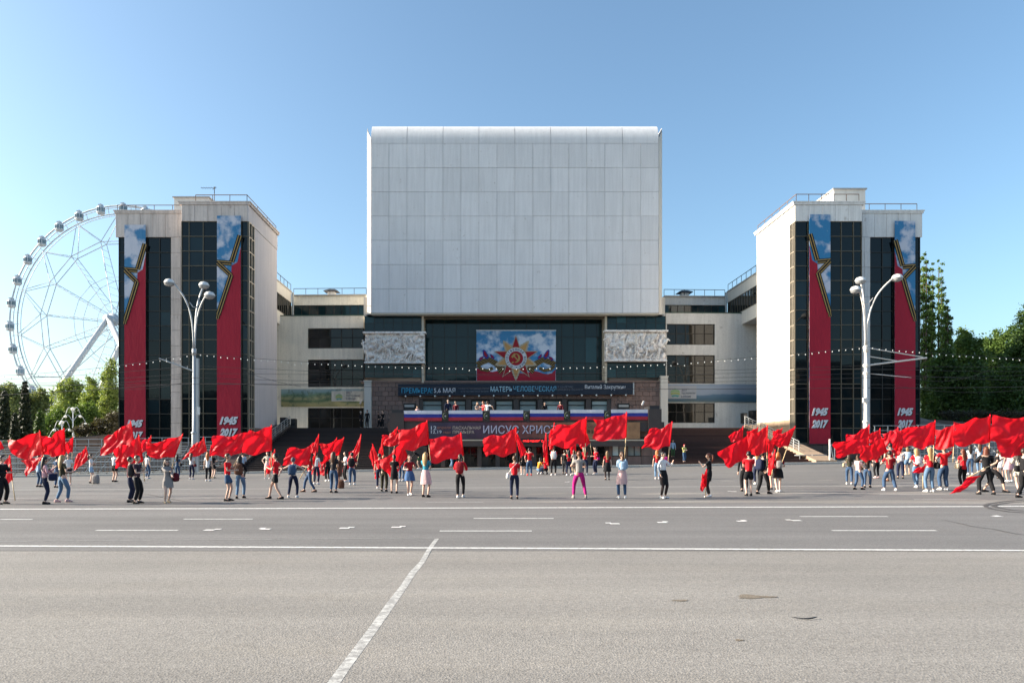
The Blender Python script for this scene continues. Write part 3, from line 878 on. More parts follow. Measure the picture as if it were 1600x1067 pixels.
# ------------------------------------------------------------------ the two great flights of steps
def staircase(x0, x1, mat, label, tanmat, side):
    n = 27
    t = thing('staircase', ((x0 + x1) / 2, 55, .2), label, 'staircase', 'flights of steps up to the terrace')
    y0, y1 = 55.0, 70.0
    z0 = zg((x0 + x1) / 2, 55) + .1
    dz = (ZT - .015 - z0) / n; dy = (y1 - y0) / (n)
    me = MB(); me.cham(0, 0, -.5, x1 - x0 - .02, dy + .3, dz, .012); me = me.mesh('step')
    for i in range(n):
        mk('step', me, mat, t, (x0 + .01, y0 + i * dy, z0 + i * dz + random.uniform(-.004, .004)))
    # stone cheek beside the tower
    xe = x0 if side < 0 else x1
    xc = (-20.75, xe - .02) if side < 0 else (xe + .02, 27.55)
    m = 9
    for i in range(m):
        a, b = y0 - .2 + (y1 - y0 + .2) * i / m, y0 - .2 + (y1 - y0 + .2) * (i + 1) / m - .03
        za, zb2 = z0 + (a - y0) / (y1 - y0) * (ZT - z0) + .32, z0 + (b - y0) / (y1 - y0) * (ZT - z0) + .32
        mb = MB(); mb.xprism([(a, z0 - .6), (b, z0 - .6), (b, zb2), (a, za)][::-1], xc[0], xc[1])
        mb.build('cheek_stone', tanmat, t)
    xr = xe - .12 if side < 0 else xe + .12
    pts = [(xr, y, z0 + (y - y0) / (y1 - y0) * (ZT - z0) + .3) for y in (58, 62, 66, 70)]
    railing(t, pts, .85, 4, M_grey, mid=3)
    return t
staircase(PX(455, 70), EX0 - .22, M_stepL, 'near-black wide flight of steps left of the entrance, four suited men above', M_grand, -1)
staircase(EX1 + .22, PX(1162, 70), M_stepR, 'red-brown wide flight of steps right of the entrance, next to the bright tower', M_tan, 1)

# ------------------------------------------------------------------ lettering
def text(name, s, px, py, D, w, h, mat, parent, off=.0, shear=0.0, bold=.004, y=None):
    """flat lettering: px, py = lower left corner in the picture plane at distance D; w, h in photo pixels"""
    cu = bpy.data.curves.new(name, 'FONT')
    cu.body = s; cu.size = 1; cu.extrude = .012; cu.offset = bold; cu.shear = shear; cu.resolution_u = 2
    tmp = bpy.data.objects.new('tmp', cu); COL.objects.link(tmp)
    dg = bpy.context.evaluated_depsgraph_get()
    me = bpy.data.meshes.new_from_object(tmp.evaluated_get(dg))
    bpy.data.objects.remove(tmp)
    co = np.array([v.co[:] for v in me.vertices])
    mn, mx = co.min(0), co.max(0)
    W, Hh = w / F * D, h / F * D
    sc = Vector((W / (mx[0] - mn[0]), Hh / (mx[1] - mn[1])))
    for v in me.vertices:
        x, yy, z = v.co
        v.co = ((x - mn[0]) * sc.x, -z, (yy - mn[1]) * sc.y)
    me.name = name
    me.materials.clear()
    return mk(name, me, mat, parent, (PX(px, D), (y if y is not None else D) - off, PZ(py, D)))
def ppoly(name, pts, D, y, mat, parent, t=.008):
    """flat printed shape; pts in photo pixels seen at distance D, front at y"""
    mb = MB(); mb.prism([(PX(a, D), PZ(b, D)) for a, b in pts], y, y + t)
    return mb.build(name, mat, parent)
def stripe(pts, w):                                    # ribbon outline from a centre line
    out_a, out_b = [], []
    for i, p in enumerate(pts):
        a = Vector(pts[max(i-1, 0)]); b = Vector(pts[min(i+1, len(pts)-1)])
        n = (b - a).normalized(); n = Vector((-n.y, n.x)) * w / 2
        out_a.append((p[0] + n.x, p[1] + n.y)); out_b.append((p[0] - n.x, p[1] - n.y))
    return out_a + out_b[::-1]
def ribbon(pts, w, D, y, parent, n=2):
    mb = MB()
    o = stripe(pts, w); k = len(pts)
    for i in range(k - 1):
        q = [o[i], o[i+1], o[2*k-2-i], o[2*k-1-i]]
        mb.prism([(PX(a, D), PZ(b, D)) for a, b in q], y, y + .006)
    mb.build('ribbon_band', M_pblack, parent)
    mb = MB()
    for j in range(n):
        c = (j + .5) / n
        for i in range(k - 1):
            A0, A1, B1, B0 = Vector(o[i]), Vector(o[i+1]), Vector(o[2*k-2-i]), Vector(o[2*k-1-i])
            u0, u1 = c - .15 / n, c + .15 / n
            q = [A0.lerp(B0, u0), A1.lerp(B1, u0), A1.lerp(B1, u1), A0.lerp(B0, u1)]
            mb.prism([(PX(a[0], D), PZ(a[1], D)) for a in q], y - .004, y + .002)
    mb.build('ribbon_stripe', M_pgold, parent)
def printed(name, c, c2=None, sc=1.0):
    m, nt, b = nmat(name)
    c2 = c2 or tuple(Vector(c) * .8)
    nt.links.new(mix(nt, c, c2, noise(nt, sc, 4)), b.inputs['Base Color'])
    b.inputs['Roughness'].default_value = .7
    b.inputs['Specular IOR Level'].default_value = .25
    bump(nt, b, noise(nt, 1.3, 4, .6, sc=(1.6, 1, .5)), .35, .15)
    MATS[name] = m
    return m
M_pblack = printed('print_black', (.012, .011, .010)); M_pgold = printed('print_gold', (.42, .28, .10))
M_pred = printed('print_crimson', (.38, .016, .038), (.26, .011, .028), .5)
M_pwhite = printed('print_white', (.62, .66, .72)); M_pcyan = printed('print_cyan', (.04, .30, .50), (.06, .36, .56))
M_pnavy = printed('print_navy', (.022, .032, .050)); M_pblue = printed('print_blue', (.03, .05, .28)); M_pgrey = printed('print_grey', (.16, .18, .22))
M_pstar = printed('print_star_red', (.36, .02, .03), (.22, .01, .02), 2.0)
M_pleaf = printed('print_ray_gold', (.45, .19, .035), (.50, .34, .16), 2.5)
M_ppale = printed('print_pale_gold', (.44, .38, .28))
def cloudprint(name, blue, white, sc, lo, hi):
    m, nt, b = nmat(name)
    nt.links.new(mix(nt, blue, white, ramp(nt, noise(nt, sc, 5, .55), [(lo, 0.0), (hi, 1.0)])), b.inputs['Base Color'])
    b.inputs['Roughness'].default_value = .5
    bump(nt, b, noise(nt, 1.3, 4, .6, sc=(1.6, 1, .5)), .35, .15)
    MATS[name] = m
    return m
M_sky1 = cloudprint('print_cloud_sky', (.02, .17, .36), (.50, .52, .60), .62, .44, .56)
M_sky2 = cloudprint('print_bright_sky', (.03, .20, .42), (.55, .62, .72), .75, .44, .58)

def wavy(x0, x1, z0, z1, y, nx, nz, amp, seed, mat, name, parent, c=0):
    mb = MB(); vs = []
    for j in range(nz + 1):
        for i in range(nx + 1):
            u, v = i / nx, j / nz
            d = amp * mnoise.noise(Vector((u * 2.2 + seed, v * 1.1, seed))) + amp * .5 * math.sin(u * 9 + seed + v * 2)
            vs.append((x0 + (x1 - x0) * u, y - abs(d), z0 + (z1 - z0) * v))
    n = nx + 1
    mb.add(vs, [(j*n+i, j*n+i+1, (j+1)*n+i+1, (j+1)*n+i) for j in range(nz) for i in range(nx)])
    return mb.build(name, mat, parent, True)

def tower_banner(pxl, pxr, pyt, pyb, D, mirror, label, numy):
    x0, x1 = PX(pxl, D), PX(pxr, D)
    yb = D - .30
    t = thing('anniversary_banner', ((x0 + x1) / 2, yb, PZ(pyb, D)), label, 'banner', 'tall anniversary banners on the towers')
    W, Hh = pxr - pxl, pyb - pyt
    def q(u, v): return (pxl + (1 - u if mirror else u) * W, pyb - v * Hh)
    D2 = D
    ppoly('sky_print', [q(0, 0), q(1, 0), q(1, 1), q(0, 1)], D2, yb, M_sky1, t, .02)
    red = [(1, .865), (.86, .80), (.62, .785), (.60, .745), (.30, .64), (.0, .55), (0, 0), (1, 0)]
    ppoly('red_print', [q(*p) for p in red], D2, yb - .010, M_pred, t, .009)
    w = 8.0
    ribbon([q(.97, .915), q(.62, .800)], w, D2, yb - .022, t)
    ribbon([q(.62, .795), q(.0, .80)], 7.6, D2, yb - .030, t)
    ribbon([q(.03, .797), q(.60, .742)], 7.6, D2, yb - .038, t)
    ribbon([q(.60, .745), q(.06, .575)], w, D2, yb - .046, t)
    ribbon([q(.06, .575), q(.02, .555)], w * .7, D2, yb - .054, t)
    for s, a, b in (('1945', numy[0], numy[1]), ('2017', numy[2], numy[3])):
        for off, m, dx in ((.020, M_pblack, 1.0), (.032, M_pwhite, 0)):
            text('year_digits', s, pxl + W * .11 + dx, b + dx * .8, D2, W * .78, b - a, m, t, off, .35, .06, y=yb)
    # hem pole at the bottom
    mb = MB(); mb.tube([(x0 - .05, yb - .03, PZ(pyb, D)), (x1 + .05, yb - .03, PZ(pyb, D))], .04); mb.build('hem_pole', M_dark, t)
tower_banner(197, 230, 353, 700, SD, False, 'outermost left banner, blue sky over crimson with striped ribbon star, 1945 2017', (656, 668, 674, 686))
tower_banner(341, 378, 339, 700, TD, False, 'banner on the front part of the left tower, behind the left lamp post, 1945 2017', (651, 664, 669, 682))
tower_banner(1262, 1295, 337, 694, TD, True, 'banner beside the sunlit wall of the right tower, crimson with ribbon star, 1945 2017', (637.5, 650, 656, 669))
tower_banner(1395, 1427, 347, 697, SD, True, 'outermost right banner next to the poplars, crimson with ribbon star, 1945 2017', (637.5, 650, 656, 669))

# order-of-war poster on the glass hall
PDp = 74.0
def spts(cx, cy, R1, R2, n, rot=0):
    return [(cx + (R1 if k % 2 == 0 else R2) * math.sin(math.pi * k / n + rot), cy - (R1 if k % 2 == 0 else R2) * math.cos(math.pi * k / n + rot)) for k in range(2 * n)]
po = thing('war_order_poster', (PX(806.5, PDp), PDp, PZ(600.5, PDp)), 'large poster of a red star medal with hammer and sickle on cloudy sky', 'poster')
yp = PDp
ppoly('sky_print', [(744.5, 600.5), (868.5, 600.5), (868.5, 516), (744.5, 516)], PDp, yp, M_sky2, po, .03)
ppoly('poster_border', [(743.8, 517), (869, 517), (869, 515.4), (743.8, 515.4)], PDp, yp - .02, M_pwhite, po, .02)
red = [(745, 600), (868, 600), (868, 577)] + [(868 - 123 * i / 20, 580 + 3 * math.sin(i * .9) + 3 * math.sin(i * .35)) for i in range(1, 20)] + [(745, 575)]
ppoly('red_print', red, PDp, yp - .010, M_pred, po)
for s in (1, -1):                                        # ribbons, buds left and right of the medal
    def m(x, y): return (806.3 + s * (x - 806.3), y)
    ribbon([m(786, 580), m(775, 568), m(764, 562), m(752, 566), m(745.5, 570)], 9, PDp, yp - .022, po, 4)
    ribbon([m(746, 571), m(752, 577), m(762, 579), m(770, 575)], 5, PDp, yp - .030, po, 3)
    ribbon([m(788, 573), m(779, 582)], 6, PDp, yp - .034, po, 2)
    for cx, cy, a, k in ((758.5, 553.5, -.45, 1), (769, 557, -.7, .62), (752, 560, .9, .6)):
        for (L, w, mt, dy) in ((8, 4.2, M_pblue, 0), (5.2, 2.3, M_pstar, .008)):
            pts = []
            for i in range(12):
                th = 2 * math.pi * i / 12
                u, v = math.sin(th) * w * k * (1 if math.cos(th) < 0 else .75), -math.cos(th) * L * k
                pts.append(m(cx + u * math.cos(a) - v * math.sin(a), cy + u * math.sin(a) + v * math.cos(a)))
            ppoly('bud_print', pts, PDp, yp - .040 - dy, mt, po, .006)
def wedge(cx, cy, ang, r0, r1, w, teeth, mat, dy):
    pts = []
    for sgn in (1, -1):
        row = []
        for i in range(teeth + 1):
            t = i / teeth
            rr = r0 + (r1 - r0) * t
            ww = w * (1 - t * .97) ** .85
            row.append((rr, sgn * ww * (1 if i % 2 == 0 else .86)))
        pts += row if sgn == 1 else row[::-1][1:]
    P = [(cx + a * math.sin(ang) + b * math.cos(ang), cy - a * math.cos(ang) + b * math.sin(ang)) for a, b in pts]
    ppoly('gold_ray', P, PDp, yp - dy, mat, po, .006)
for k in range(5):
    an = math.pi / 5 + 2 * math.pi * k / 5
    wedge(806.1, 560, an, 9, 34.5, 11.5, 12, M_ppale, .056)
    wedge(806.1, 560, an, 9, 30, 7.5, 10, M_pleaf, .064)
ppoly('star_edge', spts(806.1, 560, 36.5, 14.5, 5), PDp, yp - .074, M_ppale, po, .008)
ppoly('red_star', spts(806.1, 560, 34, 12.8, 5), PDp, yp - .084, M_pstar, po, .008)
circ = lambda r, n=36: [(806.1 + r * math.sin(2*math.pi*k/n), 560 - r * math.cos(2*math.pi*k/n)) for k in range(n)]
ppoly('ring_edge', circ(17.6), PDp, yp - .094, M_pgold, po, .008)
ppoly('white_ring', circ(16.8), PDp, yp - .104, M_pwhite, po, .008)
ppoly('red_disc', circ(11.2), PDp, yp - .114, M_pstar, po, .008)
# inscription round the ring
word = 'ОТЕЧЕСТВЕННАЯ ВОЙНА'
ringp = thing('ring_lettering', (PX(806.1, PDp), yp, PZ(560, PDp)), None, None, parent=po)
_tx = {}
for i, ch in enumerate(word):
    if ch == ' ': continue
    an = R(-150 + 300 * i / (len(word) - 1))
    if ch not in _tx:
        cu = bpy.data.curves.new('letter', 'FONT'); cu.body = ch; cu.size = 4.4 / F * PDp; cu.extrude = .006; cu.offset = .006; cu.align_x = 'CENTER'; cu.resolution_u = 2
        tmp = bpy.data.objects.new('tmp', cu); COL.objects.link(tmp)
        me = bpy.data.meshes.new_from_object(tmp.evaluated_get(bpy.context.evaluated_depsgraph_get())); bpy.data.objects.remove(tmp)
        for v in me.vertices: v.co = (v.co.x, -v.co.z, v.co.y)
        me.materials.clear(); _tx[ch] = me
    rr = 12.4
    mk('letter', _tx[ch], M_pblack, ringp, (PX(806.1 + rr * math.sin(an), PDp), yp - .116, PZ(560 - rr * math.cos(an), PDp)), (0, an, 0))
ppoly('small_star', spts(807, 574.2, 1.5, .6, 5), PDp, yp - .114, M_pblack, po, .006)
sick = []
for i in range(15):
    an = R(-10 + 200 * i / 14); sick.append((805.5 + 7.2 * math.sin(an), 559.5 - 7.2 * math.cos(an)))
for i in range(15):
    an = R(190 - 200 * i / 14); rr = 7.0 - 2.3 * math.sin(math.pi * (i / 14)) ** .8; sick.append((805.0 + rr * math.sin(an), 559.2 - rr * math.cos(an)))
ppoly('sickle', sick, PDp, yp - .124, M_pgold, po, .008)
ppoly('sickle_handle', [(803, 566.5), (800.5, 568), (798.5, 567), (801.5, 564.8)], PDp, yp - .124, M_pgold, po, .008)
ppoly('hammer_handle', [(801.5, 556), (803, 554.8), (811, 564), (809.8, 565.2)], PDp, yp - .132, M_pgold, po, .008)
ppoly('hammer_head', [(798.5, 557.5), (803.5, 552), (806, 554), (801, 559.5)], PDp, yp - .138, M_pgold, po, .008)

# premiere banner with its row of lamps
bn = thing('premiere_sign', (PX(806, 71.6), 71.6, PZ(617, 71.6)), 'long navy strip banner reading ПРЕМЬЕРА! 5,6 МАЯ above the lobby windows', 'sign')
Db = 72.4
ppoly('sign_board', [(622, 618), (990, 616), (990, 598), (622, 600)], Db, Db, M_pnavy, bn, .25)
ppoly('sign_edge', [(989, 616.5), (991, 616.5), (991, 597.5), (989, 597.5)], Db, Db - .03, M_grey, bn, .3)
text('sign_lettering', 'ПРЕМЬЕРА!', 627.5, 614.3, Db, 48, 8.2, M_pcyan, bn, .02)
text('sign_lettering', '5,6 МАЯ', 678, 614.6, Db, 33.5, 8.4, M_pwhite, bn, .02)
text('small_lettering', 'ПАМЯТИ ГЕРОЕВ ВЕЛИКОЙ', 717, 608.4, Db, 47, 3.2, M_pgrey, bn, .02, bold=.01)
text('small_lettering', 'ОТЕЧЕСТВЕННОЙ ВОЙНЫ', 720, 612.8, Db, 44, 3.2, M_pgrey, bn, .02, bold=.01)
text('sign_lettering', 'МАТЕРЬ', 766.5, 611.8, Db, 34, 8.0, plain('print_pale_cyan', (.38, .60, .72), .5), bn, .02)
text('sign_lettering', 'ЧЕЛОВЕЧЕСКАЯ', 802, 611.5, Db, 67, 8.2, plain('print_mid_cyan', (.12, .38, .56), .5), bn, .02)
text('small_lettering', 'К 110-ЛЕТИЮ', 871.5, 606, Db, 24, 3.2, M_pgrey, bn, .02, bold=.01)
text('small_lettering', 'ДОНСКОГО ПИСАТЕЛЯ', 871.5, 610.5, Db, 39, 3.2, M_pgrey, bn, .02, bold=.01)
text('sign_lettering', 'Виталий Закруткин', 914, 609.6, Db, 63, 8.6, M_pwhite, bn, .02)
for i in range(16):
    px = 634 + i * 22.9
    mb = MB(); X0, Z0 = PX(px, Db), PZ(619.2 - i*.12, Db)
    mb.tube([(X0, Db + .25, Z0 + .12), (X0, Db - .12, Z0 + .05)], .02, 5); mb.ball((X0, Db - .15, Z0), .09, 8, 6)
    mb.build('sign_lamp', M_bulb, bn, True)

# Easter premiere poster under the balcony
Dp = 55.78
pr = thing('easter_premiere_banner', (PX(830, Dp), Dp, PZ(685, Dp)), 'long purple and copper theatre banner ИИСУС ХРИСТ below the balcony flags', 'banner')
m, nt, b = nmat('print_purple_copper')
g = nt.nodes.new('ShaderNodeNewGeometry'); sx = nt.nodes.new('ShaderNodeSeparateXYZ'); nt.links.new(g.outputs['Position'], sx.inputs[0])
mr = nt.nodes.new('ShaderNodeMapRange'); mr.inputs[1].default_value = PX(671, Dp); mr.inputs[2].default_value = PX(950, Dp); nt.links.new(sx.outputs[0], mr.inputs[0])
c = ramp(nt, mr.outputs[0], [(0, (.028, .028, .060)), (.3, (.060, .030, .055)), (.48, (.17, .045, .045)), (.7, (.20, .085, .05)), (1, (.32, .17, .08))])
nt.links.new(mix(nt, c, ramp(nt, noise(nt, 1.2, 5), [(.3, .6), (.7, 1.3)]), 1.0, 'MULTIPLY'), b.inputs['Base Color']); b.inputs['Roughness'].default_value = .5
ppoly('banner_sheet', [(671, 685.5), (1000, 685.5), (1000, 659.5), (671, 659.5)], Dp, Dp, m, pr, .04)
M_pcream = printed('print_cream', (.60, .50, .42)); M_plilac = printed('print_lilac', (.50, .48, .60)); M_prust = printed('print_rust', (.35, .16, .13))
text('numeral', '12', 673.5, 671.2, Dp, 8.5, 5.6, M_pwhite, pr, .02); text('numeral', '12,19', 673.5, 677.8, Dp, 16.5, 5.6, M_pwhite, pr, .02)
text('small_lettering', 'апреля', 683, 671.2, Dp, 21.5, 4.8, M_prust, pr, .02); text('small_lettering', 'мая', 693, 677.4, Dp, 11, 3.4, M_prust, pr, .02)
text('small_lettering', 'ПАСХАЛЬНАЯ', 707.5, 670.6, Dp, 43.5, 4.8, M_pcream, pr, .02); text('small_lettering', 'ПРЕМЬЕРА', 707.5, 677.2, Dp, 33.5, 4.8, M_pcream, pr, .02)
for o, mt, d in ((.015, M_pblack, .6), (.03, M_plilac, 0)):
    text('large_lettering', 'ИИСУС ХРИСТ', 755 + d, 677.6 + d, Dp, 115, 13.2, mt, pr, o, bold=.01)
text('small_lettering', 'ИСКУ', 917, 668.2, Dp, 16, 5, M_prust, pr, .02); text('small_lettering', 'В 2-Х', 918, 676.5, Dp, 16, 5, M_pblack, pr, .02)
led = thing('led_ticker', (PX(832, 55.7), 55.7, PZ(690, 55.7)), 'narrow black display with glowing red letters over the entrance doors', 'display')
ppoly('display_case', [(812, 693), (856, 693), (856, 684.8), (812, 684.8)], 55.7, 55.66, M_black, led, .12)
m = plain('led_red', (.9, .02, .02), .5, emit=1.2)
text('display_lettering', 'овый концерт"', 817, 690.8, 55.66, 27, 4.2, m, led, .01); text('display_lettering', 'С', 846, 690.6, 55.66, 2.6, 3.4, m, led, .01)

# tricolour flags on the parapet with wreaths between them
for i, (a, b) in enumerate(((631, 690.5), (701, 754), (765.5, 817.5), (828, 881), (891, 943.5), (954.5, 1012))):
    nm = ['leftmost', 'second from the left', 'third from the left', 'fourth from the left', 'fifth from the left', 'rightmost']
    D = 55.9
    dy = -i * .35
    t = thing('tricolour_flag', (PX((a+b)/2, D), D, PZ(657 + dy, D)), 'white, blue and red flag draped on the balcony front, %s of six' % nm[i], 'flag', 'tricolour flags along the balcony')
    for j, (mt, nme) in enumerate(((printed('tri_white', (.70, .72, .80)) if i == 0 else MATS['tri_white'], 'white_stripe'),
                                   (printed('tri_blue', (.035, .05, .30)) if i == 0 else MATS['tri_blue'], 'blue_stripe'),
                                   (printed('tri_red', (.42, .035, .055)) if i == 0 else MATS['tri_red'], 'red_stripe'))):
        wavy(PX(a, D), PX(b, D), PZ(657.6 + dy - j * 0 - (2 - j) * 5.4, D), PZ(657.6 + dy - (3 - j) * 5.4, D), D - .03, 14, 3, .03, i, mt, nme, t)
M_wreath = surf('wreath_green', (.05, .07, .045), .8, .3, 8)
for i, px in enumerate((695.8, 760, 822.5, 886, 949)):
    D = 55.85; X0, Z0 = PX(px, D), PZ(650 - i*.3, D)
    t = thing('wreath_emblem', (X0, D, Z0 - .35), 'dark green wreath with metal emblem on the parapet, %s gap between the flags' % ['first', 'second', 'third', 'fourth', 'fifth'][i], 'wreath', 'wreaths between the balcony flags')
    mb = MB()
    for k in range(16):
        an = 2 * math.pi * k / 16; mb.ball((X0 + .16 * math.cos(an), D - .05, Z0 + .22 * math.sin(an)), (.055, .05, .06), 6, 5)
    mb.build('wreath', M_wreath, t)
    mb = MB(); mb.prism([(X0 + a / F * D, Z0 + b / F * D) for a, b in [(2.2 * (1 if k % 2 == 0 else .45) * math.sin(math.pi*k/5), 2.2 * (1 if k % 2 == 0 else .45) * math.cos(math.pi*k/5)) for k in range(10)]], D - .09, D - .04)
    mb.build('emblem_star', M_cap, t)

# meadow and lake banners on the wings
def wing_banner(x0, x1, y0, y1, label, left):
    D = WD - .08
    t = thing('wing_banner', (PX((x0+x1)/2, D), D, PZ(y1, D)), label, 'banner', 'landscape banners under the wing windows')
    m, nt, b = nmat('print_meadow' if left else 'print_lake')
    g = nt.nodes.new('ShaderNodeNewGeometry'); sx = nt.nodes.new('ShaderNodeSeparateXYZ'); nt.links.new(g.outputs['Position'], sx.inputs[0])
    mr = nt.nodes.new('ShaderNodeMapRange'); mr.inputs[1].default_value = PZ(y1, D); mr.inputs[2].default_value = PZ(y0, D)
    ad = nt.nodes.new('ShaderNodeMath'); ad.operation = 'ADD'
    ns = nt.nodes.new('ShaderNodeMath'); ns.operation = 'MULTIPLY_ADD'; ns.inputs[1].default_value = 1.1; ns.inputs[2].default_value = -.55
    nt.links.new(noise(nt, .35, 3, .5, sc=(1, 1, 1.8)), ns.inputs[0]); nt.links.new(sx.outputs[2], ad.inputs[0]); nt.links.new(ns.outputs[0], ad.inputs[1])
    nt.links.new(ad.outputs[0], mr.inputs[0])
    if left: st = [(0, (.34, .30, .13)), (.22, (.36, .33, .16)), (.38, (.10, .17, .08)), (.52, (.35, .34, .18)), (.68, (.12, .22, .14)), (.82, (.20, .32, .34)), (1, (.30, .38, .40))]
    else: st = [(0, (.10, .14, .14)), (.2, (.05, .12, .18)), (.42, (.08, .16, .24)), (.5, (.26, .32, .40)), (.8, (.30, .35, .43)), (1, (.26, .33, .42))]
    c = ramp(nt, mr.outputs[0], st)
    if left: c = mix(nt, c, (.05, .10, .06), ramp(nt, noise(nt, 1.4, 5, .7), [(.52, 0.0), (.6, .6)]))
    nt.links.new(c, b.inputs['Base Color']); b.inputs['Roughness'].default_value = .6
    wavy(PX(x0, D), PX(x1, D), PZ(y1, D), PZ(y0, D), D, 20, 5, .05, 3, m, 'banner_sheet', t)
    if left: lp = [(518, 627), (569, 627), (569, 611), (518, 611)]
    else: lp = [(1043, 623), (1088, 623), (1088, 603), (1043, 603)]
    ppoly('logo_panel', lp, D, D - .13, printed('print_offwhite_%d' % left, (.50, .50, .46) if left else (.40, .42, .45)), t, .01)
    cx, cy = (530, 619.5) if left else (1054.5, 613.5)
    for k, (cc) in enumerate(((.10, .30, .22), (.22, .38, .14), (.30, .36, .10), (.08, .28, .26))):
        r = 5.6 if left else 7.5
        yy0 = -r + 2 * r * k / 4; yy1 = yy0 + r * .36
        pts = []
        for i in range(7):
            a = -1 + 2 * i / 6; hw = math.sqrt(max(0, r*r - yy0*yy0)); pts.append((cx + a * hw, cy + yy0 - 1.2 * (1 - a*a) + .8))
        for i in range(7):
            a = 1 - 2 * i / 6; hw = math.sqrt(max(0, r*r - yy1*yy1)); pts.append((cx + a * hw, cy + yy1 - 1.2 * (1 - a*a) + .8))
        ppoly('logo_band', pts, D, D - .15, plain('logo_green_%d' % k, cc, .6), t)
    bx = 541 if left else 1064
    text('small_lettering', '2017', bx, 615 if left else 611, D, 9, 3.4, M_pgrey, t, .16)
    text('small_lettering', 'ГОД ЭКОЛОГИИ', bx, 620 if left else 616, D, 22, 3, M_pgrey, t, .16)
    text('small_lettering', 'В РОССИИ', bx, 624.5 if left else 621, D, 15, 3, M_pgrey, t, .16)
    pv = Vector((WPIV[0 if left else 1], WD, 0)); rz = Matrix.Rotation(R(-WROT if left else WROT), 4, 'Z')
    t.location = pv + rz @ (t.location - pv); t.rotation_euler = (0, 0, R(-WROT if left else WROT))
wing_banner(438, 569, 607.5, 635, 'faded green and yellow meadow landscape banner on the cream left wing', True)
wing_banner(1042, 1192, 600, 628, 'pale blue lake landscape banner on the grey-white right wing', False)

# plaques flanking the lobby windows, floodlights on the end blocks
for i, px in enumerate((640, 974)):
    D = 72.9; X0 = PX(px, D)
    t = thing('wall_plaque', (X0, D, PZ(650, D)), ('dark framed notice case on the granite wall left of the lobby windows', 'dark framed notice case on the granite wall right of the lobby windows')[i], 'notice case', 'notice cases on the granite wall')
    flat_box('case', (X0 - .62, D - .18, PZ(650, D), X0 + .62, D, PZ(630, D)), M_black, t)
    flat_box('header', (X0 - .5, D - .22, PZ(636, D), X0 + .5, D - .181, PZ(632.5, D)), M_cap, t)
def floodlight(px, py, D, label, s=1.0):
    X0, Z0 = PX(px, D), PZ(py, D)
    t = thing('floodlight', (X0, D, Z0 - .35), label, 'floodlight')
    mb = MB(); mb.tube([(X0, D, Z0 - .6 * s), (X0, D, Z0)], .03); mb.build('bracket', M_dark, t)
    mb = MB(); mb.bar((X0 - .08*s, D - .1, Z0 - .12*s), (X0 + .10*s, D - .1, Z0 + .28*s), .20*s, .14*s); mb.build('lamp_body', M_white, t)
floodlight(1004, 631, 56.3, 'small white floodlight on the right end of the balcony', .8)
floodlight(564, 629, 75.6, 'small bright floodlight on the cream left wing beside the white pier', 1.1)
floodlight(1001, 657, 56.8, 'white lantern on a thin post in front of the granite wall under the balcony', .9)
M_spk = plain('speaker_black', (.010, .010, .011), .7)
def stack(px0, px1, py0, py1, D, label):
    x0, x1, z0, z1 = PX(px0, D), PX(px1, D), PZ(py1, D), PZ(py0, D)
    t = thing('loudspeaker', ((x0+x1)/2, D, z0), label, 'loudspeaker', 'black loudspeakers at the top of the steps')
    mb = MB(); mb.cham(x0, D, z0, x1, D + .8, z1, .04); mb.build('cabinet', M_spk, t)
    mb = MB(); n = max(1, round((z1 - z0) / .7))
    for k in range(n):
        zc = z0 + (k + .5) * (z1 - z0) / n; mb.tube([((x0+x1)/2, D - .03, zc), ((x0+x1)/2, D - .001, zc)], [min(.26, (x1-x0)*.4), min(.3, (x1-x0)*.44)], 16)
    mb.build('driver', M_dark, t)
stack(437, 445.5, 652, 672, 70.4, 'wide black loudspeaker beside the left tower, behind the stair rail')
stack(446, 450, 654, 672, 70.6, 'narrow black loudspeaker wedged between the wide speaker and the stair rail')
stack(454, 461, 654, 672, 70.4, 'slim black loudspeaker standing right of the left stair rail')
stack(1161.5, 1168, 645, 661.5, 71.4, 'slim black loudspeaker left of the right stair rail')
stack(1174, 1184, 641, 661.5, 72.0, 'black loudspeaker right of the right stair rail against the bright wall')

